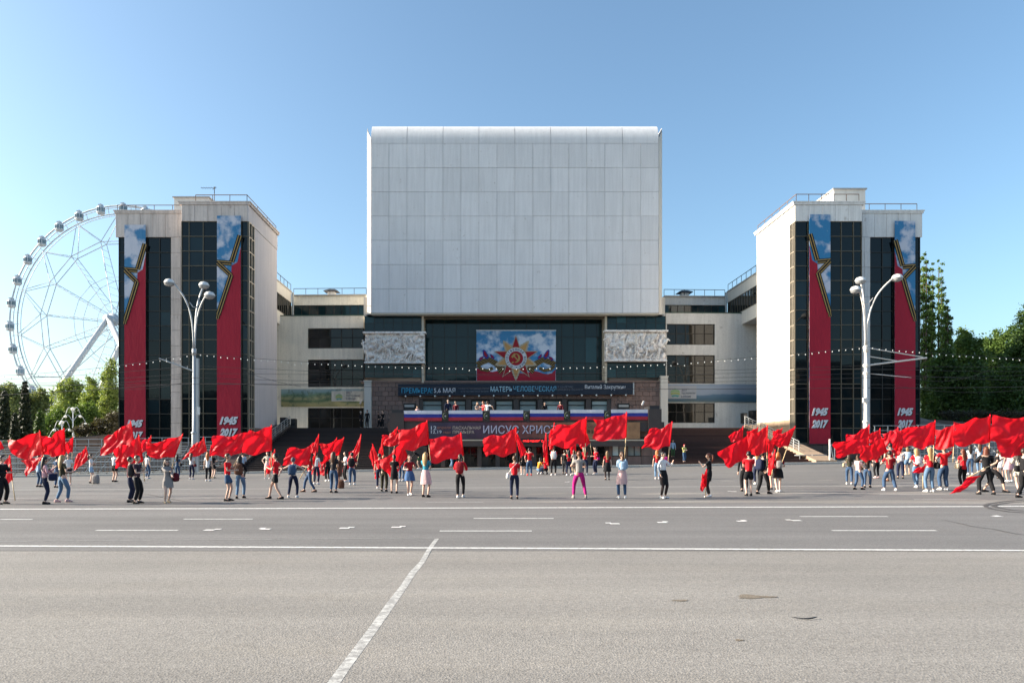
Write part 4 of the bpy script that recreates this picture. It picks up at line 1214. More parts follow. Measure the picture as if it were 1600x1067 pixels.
# ------------------------------------------------------------------ street lamps with brackets
def lamp(px, label, heads, fork, col, mirror):
    D = 54.6; X0 = PX(px, D); zb = zg(X0, D) + .13
    t = thing('street_lamp', (X0, D, zb), label, 'street lamp', 'tall three-armed street lamps')
    zf = PZ(fork, D)
    mb = MB(); mb.tube([(X0, D, zb), (X0, D, zb + 3), (X0, D, zb + 3.1), (X0, D, zf)], [.20, .19, .15, .12], 14); mb.build('pole', col, t, True)
    mb = MB(); mb.tube([(X0, D, zb + 3.0), (X0, D, zb + 3.16)], .235, 14); mb.tube([(X0, D, zf - .5), (X0, D, zf)], .17, 12); mb.build('collar', col, t, True)
    for (hx, hy, dy) in heads:
        hX, hZ = PX(hx, D), PZ(hy, D)
        s = 1 if hX > X0 else -1
        p0 = Vector((X0 + s * .06, D, zf)); p3 = Vector((hX - s * .25, D + dy, hZ + .05))
        if abs(hX - X0) < .6: p0 = Vector((X0, D + .08, zf)); p3 = Vector((hX, D + dy, hZ))
        p1 = p0 + Vector((0, 0, (hZ - zf) * .62)); p2 = Vector((X0 + (hX - X0) * .35, D + dy * .5, zf + (hZ - zf) * .80))
        pts = [((1-u)**3)*p0 + 3*u*(1-u)**2*p1 + 3*u*u*(1-u)*p2 + u**3*p3 for u in [i/14 for i in range(15)]]
        mb = MB(); mb.tube(pts, .062, 8); mb.build('arm', col, t, True)
        mb = MB(); r = .40
        prof = [(r*.25, .30), (r*.7, .24), (r*.95, .10), (r, .0), (r * 1.04, -.02)]
        n = 18; vs = [(hX, D + dy, hZ + .33)]
        for (rr, z) in prof: vs += [(hX + rr*math.cos(2*math.pi*k/n), D + dy + rr*math.sin(2*math.pi*k/n), hZ + z) for k in range(n)]
        fs = [(0, 1+k, 1+(k+1)%n) for k in range(n)] + [(1+j*n+k, 1+(j+1)*n+k, 1+(j+1)*n+(k+1)%n, 1+j*n+(k+1)%n) for j in range(len(prof)-1) for k in range(n)]
        mb.add(vs, fs); hd = mb.build('lamp_head', M_white, t, True)
        mb = MB(); prof = [(r*.98, -.03), (r*.85, -.16), (r*.5, -.26), (.001, -.30)]; vs = []
        for (rr, z) in prof: vs += [(hX + rr*math.cos(2*math.pi*k/n), D + dy + rr*math.sin(2*math.pi*k/n), hZ + z) for k in range(n)]
        mb.add(vs, [(j*n+k, j*n+(k+1)%n, (j+1)*n+(k+1)%n, (j+1)*n+k) for j in range(3) for k in range(n)]); mb.build('lamp_bowl', plain('lamp_bowl_glass', (.30, .31, .32), .15), hd, True)
    # small lower loops between the arms
    mb = MB(); mb.tube([(X0 - .35, D, zf + 3.6), (X0 - .1, D, zf + 3.25), (X0 + .15, D, zf + 3.2), (X0 + .55, D, zf + 3.7)], .035, 6); mb.build('arm_tie', col, t, True)
    return t, X0, D, zb
M_lampL = plain('grey_lamp_paint', (.40, .42, .44), .45, .2); M_lampR = plain('white_lamp_paint', (.66, .62, .58), .5)
tL, XL, DL, zL = lamp(303.5, 'tall grey three-armed street lamp in front of the left tower', ((264.5, 442, 0), (311.5, 442, .9), (333, 465, -.7)), 545, M_lampL, 1)
mb = MB(); mb.bar((XL + .26, DL, zL), (XL + .26, DL, PZ(560, DL)), .22, .22); mb.build('cable_duct', M_grey, tL)
mb = MB(); mb.tube([(XL, DL, PZ(580, DL)), (PX(249, DL), DL, PZ(560, DL))], .05, 8)
for k in range(5): mb.tube([(XL + (PX(249, DL) - XL) * k / 5, DL, PZ(580 - 4 * k, DL)), (XL + (PX(249, DL) - XL) * k / 5, DL, PZ(576 - 4 * k, DL))], .03, 6)
mb.build('wire_bracket', M_grey, tL)
mb = MB(); mb.bar((PX(311, DL), DL - .1, PZ(648, DL)), (PX(311, DL), DL - .1, PZ(636, DL)), .18, .14); mb.build('camera_box', M_white, tL)
tR, XR, DR, zR = lamp(1353, 'tall white three-armed street lamp in front of the right tower with wire brackets', ((1330.5, 456, -.6), (1353, 435, .8), (1402, 434.5, 0)), 540, M_lampR, -1)
mb = MB()
mb.tube([(XR, DR, PZ(571, DR)), (PX(1448, DR), DR, PZ(559, DR))], .065, 8); mb.tube([(XR, DR, PZ(543, DR)), (PX(1442, DR), DR, PZ(558, DR))], .04, 8)
mb.tube([(XR, DR, PZ(556, DR)), (PX(1402, DR), DR, PZ(564, DR))], .04, 8); mb.tube([(XR, DR, PZ(583, DR)), (PX(1424, DR), DR, PZ(590, DR))], .03, 6)
mb.build('wire_bracket', M_lampR, tR)
mb = MB()
for py in (543, 583, 626, 571): mb.tube([(XR, DR, PZ(py + 2, DR)), (XR, DR, PZ(py - 2, DR))], .21, 12)
mb.bar((PX(1349, DR), DR - .2, PZ(629, DR)), (PX(1349, DR), DR - .2, PZ(622, DR)), .28, .22); mb.build('clamp', M_lampR, tR)

# strings of bulbs and overhead wires, all slung along the kerb
def sagline(a, b, sag, n=24):
    return [Vector((a[0] + (b[0]-a[0])*i/n, a[1] + (b[1]-a[1])*i/n, a[2] + (b[2]-a[2])*i/n - 4*sag*(i/n)*(1-i/n))) for i in range(n+1)]
def P3(px, py, D): return (PX(px, D), D, PZ(py, D))
gD = 54.4
gar = [((-120, 588), (303, 552), .55), ((303, 552), (1353, 541), 1.35), ((1353, 541), (1750, 566), .2)]
bm = MB(); bm.ball((0, 0, 0), (.040, .040, .052), 8, 6); bm = bm.mesh('bulb', True)
for gi, (a, b, sg) in enumerate(gar):
    pts = sagline(P3(*a, gD), P3(*b, gD), sg, 40)
    t = thing('string_lights', tuple(pts[20]), ('string of white bulbs from the left frame edge to the left lamp post', 'long string of white bulbs sagging between the two lamp posts', 'string of white bulbs from the right lamp post past the trees')[gi], 'string lights', 'strings of bulbs over the plaza')
    mb = MB(); mb.tube(pts, .012, 4); mb.build('cable', M_dark, t)
    L = abs(PX(b[0], gD) - PX(a[0], gD)); n = int(L / .515)
    for i in range(1, n):
        f = i / n * 40; k = int(f); p = pts[k].lerp(pts[min(k+1, 40)], f - k)
        dz = random.uniform(.10, .16) + (.14 if random.random() < .08 else 0)
        mk('bulb', bm, M_bulb, t, p - Vector((0, 0, dz)))
wires = [((-100, 600), (303, 600), (1353, 583), (1750, 600), .25, .014), ((-100, 609), (303, 590), (1353, 590), (1750, 580), .45, .014),
         ((-100, 622), (303, 598), (1353, 606), (1750, 601), .25, .020), ((-100, 596), (303, 571), (1353, 575), (1750, 577), .7, .012),
         ((-100, 606), (303, 583), (1353, 571), (1750, 571), .35, .012)]
wl = ['upper pair of', 'second from the top', 'lowest, thickest', 'topmost', 'middle']
for i, (a, b, c, d, sg, r) in enumerate(wires):
    D = 54.2 + .25 * i
    pts = sagline(P3(*a, D), P3(*b, D), sg * .3, 10) + sagline(P3(*b, D), P3(*c, D), sg, 30)[1:] + sagline(P3(*c, D), P3(*d, D), sg * .3, 10)[1:]
    mb = MB(); mb.tube(pts, r, 5)
    tag(mb.build('overhead_wire', M_dark), ['dark overhead wire crossing the whole plaza just above the second-lowest one', 'dark overhead wire tied to both lamp posts at bracket height', 'lowest and thickest dark overhead wire crossing the plaza',
        'topmost thin overhead wire just below the bulbs', 'thin overhead wire sagging under the topmost one'][i], 'wire', 'overhead wires across the plaza')
for i, (a, b, sg) in enumerate((((380, 580), (470, 604), .1), ((1386, 600), (1700, 590), .9), ((150, 604), (285, 598), .35), ((1424, 590), (1545, 578), .55))):
    mb = MB(); mb.tube(sagline(P3(*a, 55.6), P3(*b, 55.6), sg, 16), .012, 5)
    tag(mb.build('slack_wire', M_dark), ['short slanting wire in front of the left tower side wall', 'slack wire hanging in front of the dark right trees', 'slack wire just left of the left lamp post', 'slack looping wire beside the right bracket end'][i], 'wire', 'slack wires near the lamps')

# ------------------------------------------------------------------ grandstand benches
def bleacher(x0, w, label, nrow=5):
    D = 56.0; zb = zg(x0 + w/2, 54) + .14
    t = thing('grandstand', (x0 + w/2, D, zb), label, 'grandstand', 'empty metal grandstands behind the kerb')
    fr = MB()
    for j in range(nrow):
        z = zb + .45 + j * .42; y = D + j * .62
        for dy in (0, .17):
            me = MB(); me.box(0, 0, 0, w - .06, .14, .05)
            mk('seat_plank', pane_box(w - .06, .14, .05), M_alu, t, (x0 + .03, y + dy, z))
        mk('foot_plank', pane_box(w - .06, .24, .04), M_grey, t, (x0 + .03, y - .30, z - .34))
        for x in lin(x0 + .1, x0 + w - .1, 3):
            fr.bar((x, y + .15, zb), (x, y + .15, z - .003), .05)
            fr.bar((x, y - .35, z - .38), (x, y + .32, z - .05), .04)
        mk('rail', pane_box(w - .06, .04, .04), M_alu, t, (x0 + .03, y + .05, z - .17))
    for x in lin(x0 + .1, x0 + w - .1, 3):
        fr.bar((x, D - .3, zb + .05), (x, D + nrow * .62 - .4, zb + nrow * .42 - .1), .05)
        fr.bar((x, D + nrow*.62 - .3, zb), (x, D + nrow*.62 - .3, zb + nrow * .42 + .75), .05)
    for q in (.45, .9, 1.3): fr.bar((x0, D + nrow*.62 - .3, zb + nrow * .42 - .55 + q), (x0 + w, D + nrow*.62 - .3, zb + nrow * .42 - .55 + q), .045)
    fr.build('frame', M_alu, t)
    for x in lin(x0 + .3, x0 + w - .3, 4):
        mb = MB(); mb.box(x - .28, D - .75, zb - .005, x + .28, D - .45, zb + .16); mb.build('ballast_block', M_kerb, t)
def pane_box(w, d, h):
    k = ('b', round(w, 3), d, h)
    if k not in PM:
        mb = MB(); mb.box(0, 0, 0, w, d, h); PM[k] = mb.mesh('plank')
    return PM[k]
names = ['farthest left', 'second from the left', 'third from the left', 'fourth from the left', 'fifth from the left', 'nearest the left lamp post']
for i in range(6): bleacher(-42.5 + i * 3.62, 3.5, 'empty metal grandstand section on the left side, %s' % names[i])
for i in range(4): bleacher(32.6 + i * 3.62, 3.5, 'empty metal grandstand section on the right side, %s' % ['nearest the right lamp post', 'second from the tower', 'third from the tower', 'at the right frame edge'][i])
# white strut frame and low benches in front of the right tower
t = thing('strut_frame', (PX(1300, 55), 55, .95), 'white metal A-shaped strut frame standing in front of the right tower', 'frame')
D = 55; zb = zg(PX(1300, D), D) + .14
mb = MB(); mb.tube([(PX(1296.5, D), D, zb), (PX(1296.5, D), D, PZ(686, D))], .07); mb.tube([(PX(1304, D), D, zb), (PX(1304, D), D, PZ(695, D))], .035)
mb.tube([(PX(1297, D), D, PZ(691, D)), (PX(1303, D), D, zb)], .03); mb.tube([(PX(1295, D), D, PZ(695, D)), (PX(1305, D), D, PZ(694, D))], .03); mb.build('strut', M_white, t)
for i, (a, b) in enumerate(((1249, 1268), (1270, 1292))):
    D = 56.5; x0, x1 = PX(a, D), PX(b, D); zb = zg(x0, 54) + .14
    t = thing('stage_riser', ((x0+x1)/2, D, zb), ['low grey folded riser next to the sunlit tower corner', 'low grey folded riser next to the white strut frame'][i], 'riser', 'folded risers at the right tower')
    mb = MB(); mb.box(x0, D, zb + .5, x1, D + .9, zb + .58); mb.build('deck', M_grey, t)
    mb = MB(); [mb.bar((x, y, zb), (x, y, zb + .5), .05) for x in (x0 + .08, x1 - .08) for y in (D + .1, D + .8)]; mb.bar((x0 + .1, D + .05, zb + .05), (x1 - .1, D + .05, zb + .45), .04); mb.build('legs', M_grey, t)

# retaining walls beyond the towers
def ramp_wall(pts, D, mat, label, zb=-.4, th=.6):
    x0, x1 = PX(pts[0][0], D), PX(pts[-1][0], D)
    t = thing('retaining_wall', ((x0+x1)/2, D, 0), label, 'wall')
    top = lambda x: np.interp(x, [PX(p[0], D) for p in pts], [PZ(p[1], D) for p in pts])
    n = int((x1 - x0) / .95)
    mb = MB(); mb.prism([(x0, zb), (x1, zb), (x1, top(x1) - .1), (x0, top(x0) - .1)], D + .12, D + th); mb.build('wall_core', M_grand, t)
    for i in range(n):
        a, b = x0 + (x1-x0)*i/n, x0 + (x1-x0)*(i+1)/n
        z = zb; k = 0
        while z < top((a+b)/2) - .45:
            off = (b-a)*.5 if k % 2 else 0
            mk('wall_stone', stone_mesh(b-a-.02, .43, .14, .015), mat, t, (a + off*.0 + .01, D - random.uniform(0, .015), z)); z += .45; k += 1
        mb = MB(); mb.prism([(a+.01, z), (b-.01, z), (b-.01, max(z+.02, top(b))), (a+.01, max(z+.02, top(a)))], D - .02, D + th + .1); mb.build('coping_stone', mat, t)
M_wallb = surf('brown_wall_stone', (.20, .135, .105), .7, .2, 1.2, .15, 18, objr=.25)
ramp_wall([(-140, 700), (60, 693), (112, 688), (186, 676)], 65, M_wallb, 'low brown stone retaining wall rising towards the left tower')
ramp_wall([(1437, 652), (1480, 664), (1700, 672)], 66, surf('grey_wall_stone', (.22, .22, .22), .8, .2, 1.2, .15, 18, objr=.2), 'low grey stone retaining wall right of the right tower')
# ------------------------------------------------------------------ ferris wheel
WC = Vector((PX(186, 183), 183.0, PZ(503, 183)))
WR = 30.2
wheel = thing('ferris_wheel', (WC.x, 183, 0), 'large pale ferris wheel with glass gondolas rising behind the left tower', 'ferris wheel')
yaw = R(-5)
ux = Vector((math.cos(yaw), math.sin(yaw), 0)); un = Vector((-math.sin(yaw), math.cos(yaw), 0)); uz = Vector((0, 0, 1))
def wp(r, a, o=0): return WC + ux * (r * math.sin(a)) + uz * (r * math.cos(a)) + un * o
def ring(mb, r, o, rad, n=90, nn=5):
    pts = [wp(r, 2*math.pi*k/n, o) for k in range(n+1)]; mb.tube(pts, rad, nn, cap=False)
mb = MB(); ring(mb, WR * .995, -.35, .23); ring(mb, WR*.995, .9, .12); mb.build('outer_rim', M_wheel, wheel)
mb = MB(); ring(mb, WR * .925, -.3, .17); ring(mb, WR * .925, .9, .10)
for k in range(60):
    a = 2*math.pi*k/60; mb.bar(wp(WR*.925, a, .3), wp(WR*.995, a, .3), .12)
mb.build('inner_rim', M_wheel, wheel)
NN = 15
mb = MB()
for o in (-.9, 1.5):
    for k in range(NN):
        a = 2*math.pi*(k + .5)/NN; a2 = 2*math.pi*(k+1.5)/NN
        mb.bar(wp(WR*.70, a, o), wp(WR*.70, a2, o), .16)
        for d in (-.5, .5): mb.bar(wp(WR*.70, a, o), wp(WR*.925, a + d*2*math.pi/NN, o*.5), .14)
mb.build('truss_ring', M_wheel, wheel)
for k in range(NN):
    a = 2*math.pi*(k + .5)/NN
    mb = MB()
    for o in (-.9, 1.5):
        mb.bar(wp(1.2, a, o * 2.2), wp(WR*.70, a, o), .15)
    for q in range(1, 10):
        rr = 1.2 + (WR*.70 - 1.2) * q / 10; f = q / 10
        mb.bar(wp(rr, a, -.9 * (2.2 - 1.2*f)), wp(rr, a, 1.5 * (2.2 - 1.2*f)), .07)
    mb.build('spoke', M_wheel, wheel)
mb = MB()
for rr in (.38, .165):
    for o in (-1.5, 2.2):
        for k in range(NN): mb.bar(wp(WR*rr, 2*math.pi*(k+.5)/NN, o), wp(WR*rr, 2*math.pi*(k+1.5)/NN, o), .10)
mb.build('stiffening_ring', M_wheel, wheel)
mb = MB(); mb.tube([WC - un*5.2, WC + un*5.2], 1.0, 16); mb.tube([WC - un*3, WC - un*2.4], 1.7, 16); mb.tube([WC + un*3, WC + un*2.4], 1.7, 16); mb.build('hub', M_wheel, wheel, True)
for so in (-1, 1):
    for sx in (-1, 1):
        mb = MB(); mb.tube([WC + un*4.6*so, WC + un*(11*so) + ux * (sx * 21.5) - uz * (WC.z + .3)], [.62, .85], 14); mb.build('support_leg', M_white, wheel, True)
gm = MB()
prof = [(.05, 1.35), (.8, 1.25), (1.15, .9), (1.22, .55)]
def lathe(mb, prof, n=12, c=(0, 0, 0)):
    vs = []
    for rr, z in prof: vs += [(c[0]+rr*math.cos(2*math.pi*k/n), c[1]+rr*math.sin(2*math.pi*k/n), c[2]+z) for k in range(n)]
    mb.add(vs, [(j*n+k, j*n+(k+1)%n, (j+1)*n+(k+1)%n, (j+1)*n+k) for j in range(len(prof)-1) for k in range(n)])
lathe(gm, prof[::-1]); lathe(gm, [(.05, -1.3), (.8, -1.2), (1.15, -.85), (1.22, -.5)])
for k in range(6):
    a = 2*math.pi*k/6; gm.bar((1.2*math.cos(a), 1.2*math.sin(a), -.5), (1.2*math.cos(a), 1.2*math.sin(a), .55), .14)
gm.bar((0, 0, 1.3), (0, 0, 2.0), .3); gm.box(-.55, -.5, 1.35, .55, .5, 1.75)
gm = gm.mesh('gondola')
M_gonglass = glass('pale_gondola_glass', (.16, .22, .26), .2, 1.5)
gw = MB(); lathe(gw, [(1.14, -.55), (1.16, 0), (1.14, .6)], 12); gw = gw.mesh('gondola_window')
for k in range(30):
    a = 2*math.pi*(k + .35)/30
    p = wp(WR * .96, a, -1.6)
    g = mk('gondola', gm, M_wheel, wheel, p - Vector((0, 0, .2))); g.scale = (.86, .86, .86)
    mk('gondola_window', gw, M_gonglass, g, (0, 0, 0), world=False)

# ornate park lamps below the wheel
def curly(px, py, D, label):
    X0 = PX(px, D); zt = PZ(py, D); zb = .1
    t = thing('park_lamp', (X0, D, zb), label, 'park lamp', 'curly white park lamps')
    mb = MB(); mb.tube([(X0, D, zb), (X0, D, zt)], [.09, .05], 8); mb.build('pole', M_wheel, t, True)
    for s in (-1, 1):
        for j, (w, hh) in enumerate(((.8, .1), (1.35, -.7))):
            pts = [(X0 + s*w*u, D, zt - .5 + hh + .8*math.sin(math.pi*u)) for u in [i/9 for i in range(10)]]
            mb = MB(); mb.tube(pts, .026, 6); mb.build('arm', M_wheel, t, True)
            mb = MB(); mb.ball((X0 + s*w, D, zt - .7 + hh), .15, 10, 8); mb.build('globe', M_bulb, t, True)
    mb = MB(); mb.ball((X0, D, zt + .2), .2, 10, 8); mb.build('globe', M_bulb, t, True)
curly(114, 642, 76, 'taller curly white park lamp before the light green trees, left of the tower')
curly(97, 663, 74, 'shorter curly white park lamp beside the ferris wheel leg')

# ------------------------------------------------------------------ trees
def leaf_mesh(name, centers, n, spread, size, flat=.9, tight=False, loose=0.0):
    """n small leaf quads scattered round clump centres [(x, y, z, r)]"""
    c = np.array(centers); w = c[:, 3] ** 2; w /= w.sum()
    idx = rng.choice(len(c), n, p=w)
    d = rng.normal(size=(n, 3)); d /= np.linalg.norm(d, axis=1, keepdims=True)
    rad = c[idx, 3] * (rng.random(n) ** .4 if tight else np.abs(rng.normal(.62, .38, n))) * spread
    p = c[idx, :3] + d * rad[:, None] * np.array([1, 1, flat])
    if loose:                                            # stray shoots between the clumps
        m = rng.random(n) < loose; k = rng.choice(len(c), m.sum()); q = rng.random((m.sum(), 1))
        p[m] = c[idx[m], :3] * q + c[k, :3] * (1 - q) + rng.normal(size=(m.sum(), 3)) * .35
    nrm = d * .6 + rng.normal(size=(n, 3)) * .6 + np.array([0, 0, .35]); nrm /= np.linalg.norm(nrm, axis=1, keepdims=True)
    t = np.cross(nrm, rng.normal(size=(n, 3))); t /= np.linalg.norm(t, axis=1, keepdims=True)
    b = np.cross(nrm, t)
    s = size * (.6 + .8 * rng.random(n))[:, None]
    v = np.stack([p - t*s, p + b*s*.55, p + t*s, p - b*s*.55], 1).reshape(-1, 3)
    me = bpy.data.meshes.new(name)
    me.vertices.add(4*n); me.vertices.foreach_set('co', v.ravel())
    me.loops.add(4*n); me.loops.foreach_set('vertex_index', np.arange(4*n))
    me.polygons.add(n); me.polygons.foreach_set('loop_start', np.arange(0, 4*n, 4)); me.polygons.foreach_set('loop_total', np.full(n, 4))
    me.update(calc_edges=True)
    return me
GRP = {}
def tree(px, ptop, D, halfw, mat, label, n=7000, size=.22, kind='round', pbase=None, name='broadleaf_tree', group=None, seed=None, clumps=34):
    rr = random.Random(seed if seed is not None else int(px * 7 + ptop))
    X0 = PX(px, D); zb = max(-.3, min(1.2, .3 + .0165 * X0)); zt = PZ(ptop, D); W = halfw / F * D; H0 = zt - zb
    t = thing(name, (X0, D, zb), label, 'tree', group)
    mb = MB(); cs = []
    if kind == 'round':
        mb.tube([(X0, D, zb - .2), (X0 + .1, D, zb + H0*.25), (X0 - .1, D, zb + H0*.5), (X0, D, zb + H0*.8)], [.32, .24, .16, .05], 8)
        for k in range(clumps):
            for _ in range(20):
                u = Vector((rr.uniform(-1, 1), rr.uniform(-1, 1), rr.uniform(-1, 1)))
                if .35 < u.length < 1: break
            zc = zb + H0 * .57 + u.z * H0 * .38; wz = 1 - .35 * max(0, u.z)
            c = Vector((X0 + u.x * W * .85 * wz, D + u.y * W * .8 * wz, zc)); r = rr.uniform(.22, .40) * W
            cs.append((*c, r))
            if k % 3 == 0: mb.tube([(X0, D, zb + H0 * rr.uniform(.18, .5)), c.lerp(Vector((X0, D, zb + H0*.4)), .5), c], [.10, .06, .02], 5)
        for k in range(10):                              # loose shoots above the crown
            a = rr.uniform(-.8, .8); c = Vector((X0 + a * W, D + rr.uniform(-.5, .5) * W, zt - abs(a) * H0 * .18 - rr.uniform(-.02, .10) * H0)); cs.append((*c, rr.uniform(.07, .14) * W)); cs.append((*(c + Vector((rr.uniform(-.04,.04)*W, 0, -.12*W))), rr.uniform(.10, .18) * W))
    elif kind == 'poplar':
        mb.tube([(X0, D, zb - .2), (X0, D, zb + H0*.5), (X0 + .1, D, zt - 1)], [.28, .12, .03], 8)
        for q in range(9):
            ox, oy = rr.uniform(-.75, .75) * W, rr.uniform(-.7, .7) * W; top = zt - (abs(ox) / W) * H0 * rr.uniform(.12, .42) if q else zt
            if q == 0: ox = oy = 0
            z0 = zb + H0 * .12
            mb.tube([(X0, D, z0), (X0 + ox * .8, D + oy * .8, zb + H0 * .4), (X0 + ox, D + oy, top - .5)], [.07, .05, .015], 5)
            m = 22
            for k in range(m):
                f = k / (m - 1); z = z0 + (top - z0) * f + rr.uniform(-.3, .3)
                g = min(1, f / .35); cs.append((X0 + ox * (.8 + .2*f) * g + rr.uniform(-.15, .15), D + oy * g, z, W * (.46 - .26 * f) * rr.uniform(.7, 1.15)))
    elif kind == 'column':
        mb.tube([(X0, D, zb - .2), (X0, D, zt - .6)], [.18, .04], 7)
        for k in range(80):
            f = (k + rr.random()) / 80; wz = W * ((1 - f) ** .55 * .92 + .08); a = rr.uniform(0, 6.28)
            a = k * 2.4 + rr.uniform(-.5, .5); cs.append((X0 + math.cos(a) * wz * .52, D + math.sin(a) * wz * .52, zb + .3 + H0 * f * .97, W * .46 * (1 - .62*f)))
            if k % 4 == 0: cs.append((X0, D, zb + .3 + H0 * f * .97, max(.18, wz * .7)))
    mb.build('trunk', M_bark, t, True)
    mk('crown', leaf_mesh('crown', cs, n * 2, 1.15 if kind != 'column' else 1.05, size * .78 if kind != 'column' else size, tight=kind == 'column', loose=.4 if kind == 'round' else 0), mat, t)
    if kind == 'column':
        mb = MB()
        for c in cs: mb.ball(c[:3], c[3] * .88, 8, 6)
        mb.build('inner_foliage', mat, t)
    return t
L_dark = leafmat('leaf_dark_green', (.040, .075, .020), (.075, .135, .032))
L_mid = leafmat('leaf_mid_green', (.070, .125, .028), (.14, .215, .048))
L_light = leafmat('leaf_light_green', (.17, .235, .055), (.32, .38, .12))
L_olive = leafmat('leaf_olive', (.17, .20, .07), (.30, .34, .14))
L_thuja = leafmat('leaf_thuja', (.012, .020, .010), (.020, .032, .014))
L_net = leafmat('netting_brown_green', (.030, .030, .018), (.07, .062, .040))
gB = 'broadleaf trees left of the theatre'
tree(12, 598, 108, 38, L_olive, 'olive-green tree at the left frame edge behind the conifers', 12000, .22, group=gB)
tree(62, 604, 112, 34, L_olive, 'olive-green round tree behind the darker conifer, below the wheel', 9000, .24, group=gB)
tree(-50, 596, 108, 45, L_olive, 'olive-green tree mostly outside the left frame edge', 5000, .24, group=gB)
tree(108, 584, 100, 27, L_light, 'light green tree beside the ferris wheel legs', 9000, .20, group=gB)
tree(146, 590, 96, 22, L_light, 'light green bushy tree between the wheel legs and the left tower', 7000, .20, group=gB)
tree(172, 556, 94, 15, L_light, 'slender light green tree rising against the left tower edge', 6500, .18, group=gB, clumps=40)
tree(200, 600, 98, 22, L_light, 'light green tree mostly hidden behind the left tower', 2500, .20, group=gB)
tree(85, 640, 90, 26, L_mid, 'low mid-green tree behind the curly park lamps', 6000, .20, group=gB)
tree(130, 628, 92, 30, L_mid, 'low mid-green tree behind the netted mound', 6000, .20, group=gB)
gC = 'dark columnar conifers at the left'
tree(7, 612, 78, 17, L_thuja, 'dark columnar conifer at the left frame edge', 6500, .13, 'column', name='columnar_conifer', group=gC)
tree(39, 597, 80, 16, L_thuja, 'taller, slimmer dark columnar conifer right of the edge one', 6500, .13, 'column', name='columnar_conifer', group=gC)
tree(23, 648, 76, 14, L_thuja, 'short dark conifer squeezed between the two tall ones', 4500, .13, 'column', name='columnar_conifer', group=gC)
tree(62, 645, 82, 16, L_dark, 'short dark evergreen right of the tall conifers', 4500, .16, 'column', name='columnar_conifer', group=gC)
gP = 'tall poplars right of the theatre'
tree(1447, 394, 86, 13, L_mid, 'tallest narrow poplar touching the right tower edge', 15000, .16, 'poplar', name='poplar_tree', group=gP, seed=4)
tree(1466, 408, 90, 15, L_mid, 'tall poplar with open spires second from the tower', 15000, .16, 'poplar', name='poplar_tree', group=gP, seed=9)
tree(1480, 470, 84, 13, L_mid, 'shorter poplar at the outer end of the poplar row', 11000, .16, 'poplar', name='poplar_tree', group=gP, seed=12)
gR = 'broadleaf trees right of the theatre'
tree(1512, 503, 92, 30, L_mid, 'mid-green bushy tree right of the poplars', 12000, .20, group=gR, clumps=44)
tree(1556, 506, 96, 30, L_mid, 'mid-green tree in the middle of the right grove', 12000, .20, group=gR, clumps=44)
tree(1604, 470, 90, 30, L_dark, 'taller dark green tree at the right frame edge', 10000, .20, group=gR, clumps=44)
tree(1590, 500, 100, 26, L_mid, 'mid-green tree behind the dark edge tree', 7000, .20, group=gR)
tree(1660, 480, 96, 45, L_dark, 'dark green tree beyond the right frame edge', 5000, .22, group=gR)
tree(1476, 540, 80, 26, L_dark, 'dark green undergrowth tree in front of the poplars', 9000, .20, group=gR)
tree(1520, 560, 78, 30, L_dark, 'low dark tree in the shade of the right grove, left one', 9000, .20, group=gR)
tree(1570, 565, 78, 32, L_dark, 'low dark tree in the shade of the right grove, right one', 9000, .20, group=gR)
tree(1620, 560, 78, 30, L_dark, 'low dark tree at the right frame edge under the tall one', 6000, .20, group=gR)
def hedge(x0, x1, D, ztop, mat, label, name='hedge', n=9000, size=.12, slope=0, depth=2.0):
    X0, X1 = PX(x0, D), PX(x1, D); cs = []
    for k in range(90):
        u = random.random(); zt = PZ(ztop, D) + slope * u
        cs.append((X0 + (X1-X0)*u, D + random.uniform(0, depth), random.uniform(.6, zt - .35), .55))
    for k in range(50):
        u = k / 49; cs.append((X0 + (X1-X0)*u, D + random.uniform(0, depth), PZ(ztop, D) + slope*u - .35, .4))
    t = thing(name, ((X0+X1)/2, D + depth/2, .3), label, name)
    mk('foliage', leaf_mesh('foliage', cs, n, 1.0, size), mat, t)
    mb = MB()
    for k in range(8): xx = X0 + (X1-X0)*(k+.5)/8; mb.tube([(xx, D + depth/2, .0), (xx + .1, D + depth/2, 1.6)], [.07, .04], 6)
    mb.build('stem', M_bark, t)
hedge(1477, 1640, 67.5, 640, L_net, 'clipped dark hedge above the grey wall right of the right tower', n=15000, size=.10)
hedge(108, 188, 68, 668, L_net, 'dark brown netted shrub mound on the wall left of the tower', 'shrub', n=12000, size=.13, slope=1.9, depth=3)
hedge(-60, 100, 70, 688, L_dark, 'dark low hedge under the conifers at the left', 'hedge', n=8000, size=.15, depth=3)

# ------------------------------------------------------------------ people
def ik(a, b, l1, l2, bend):
    a, b = Vector(a), Vector(b); d = b - a; L = min(d.length, (l1 + l2) * .995); dn = d.normalized()
    x = (l1*l1 - l2*l2 + L*L) / (2*L); h = math.sqrt(max(0, l1*l1 - x*x))
    bv = Vector(bend); bv = (bv - dn * bv.dot(dn)).normalized()
    return a + dn*x + bv*h, a + dn*L
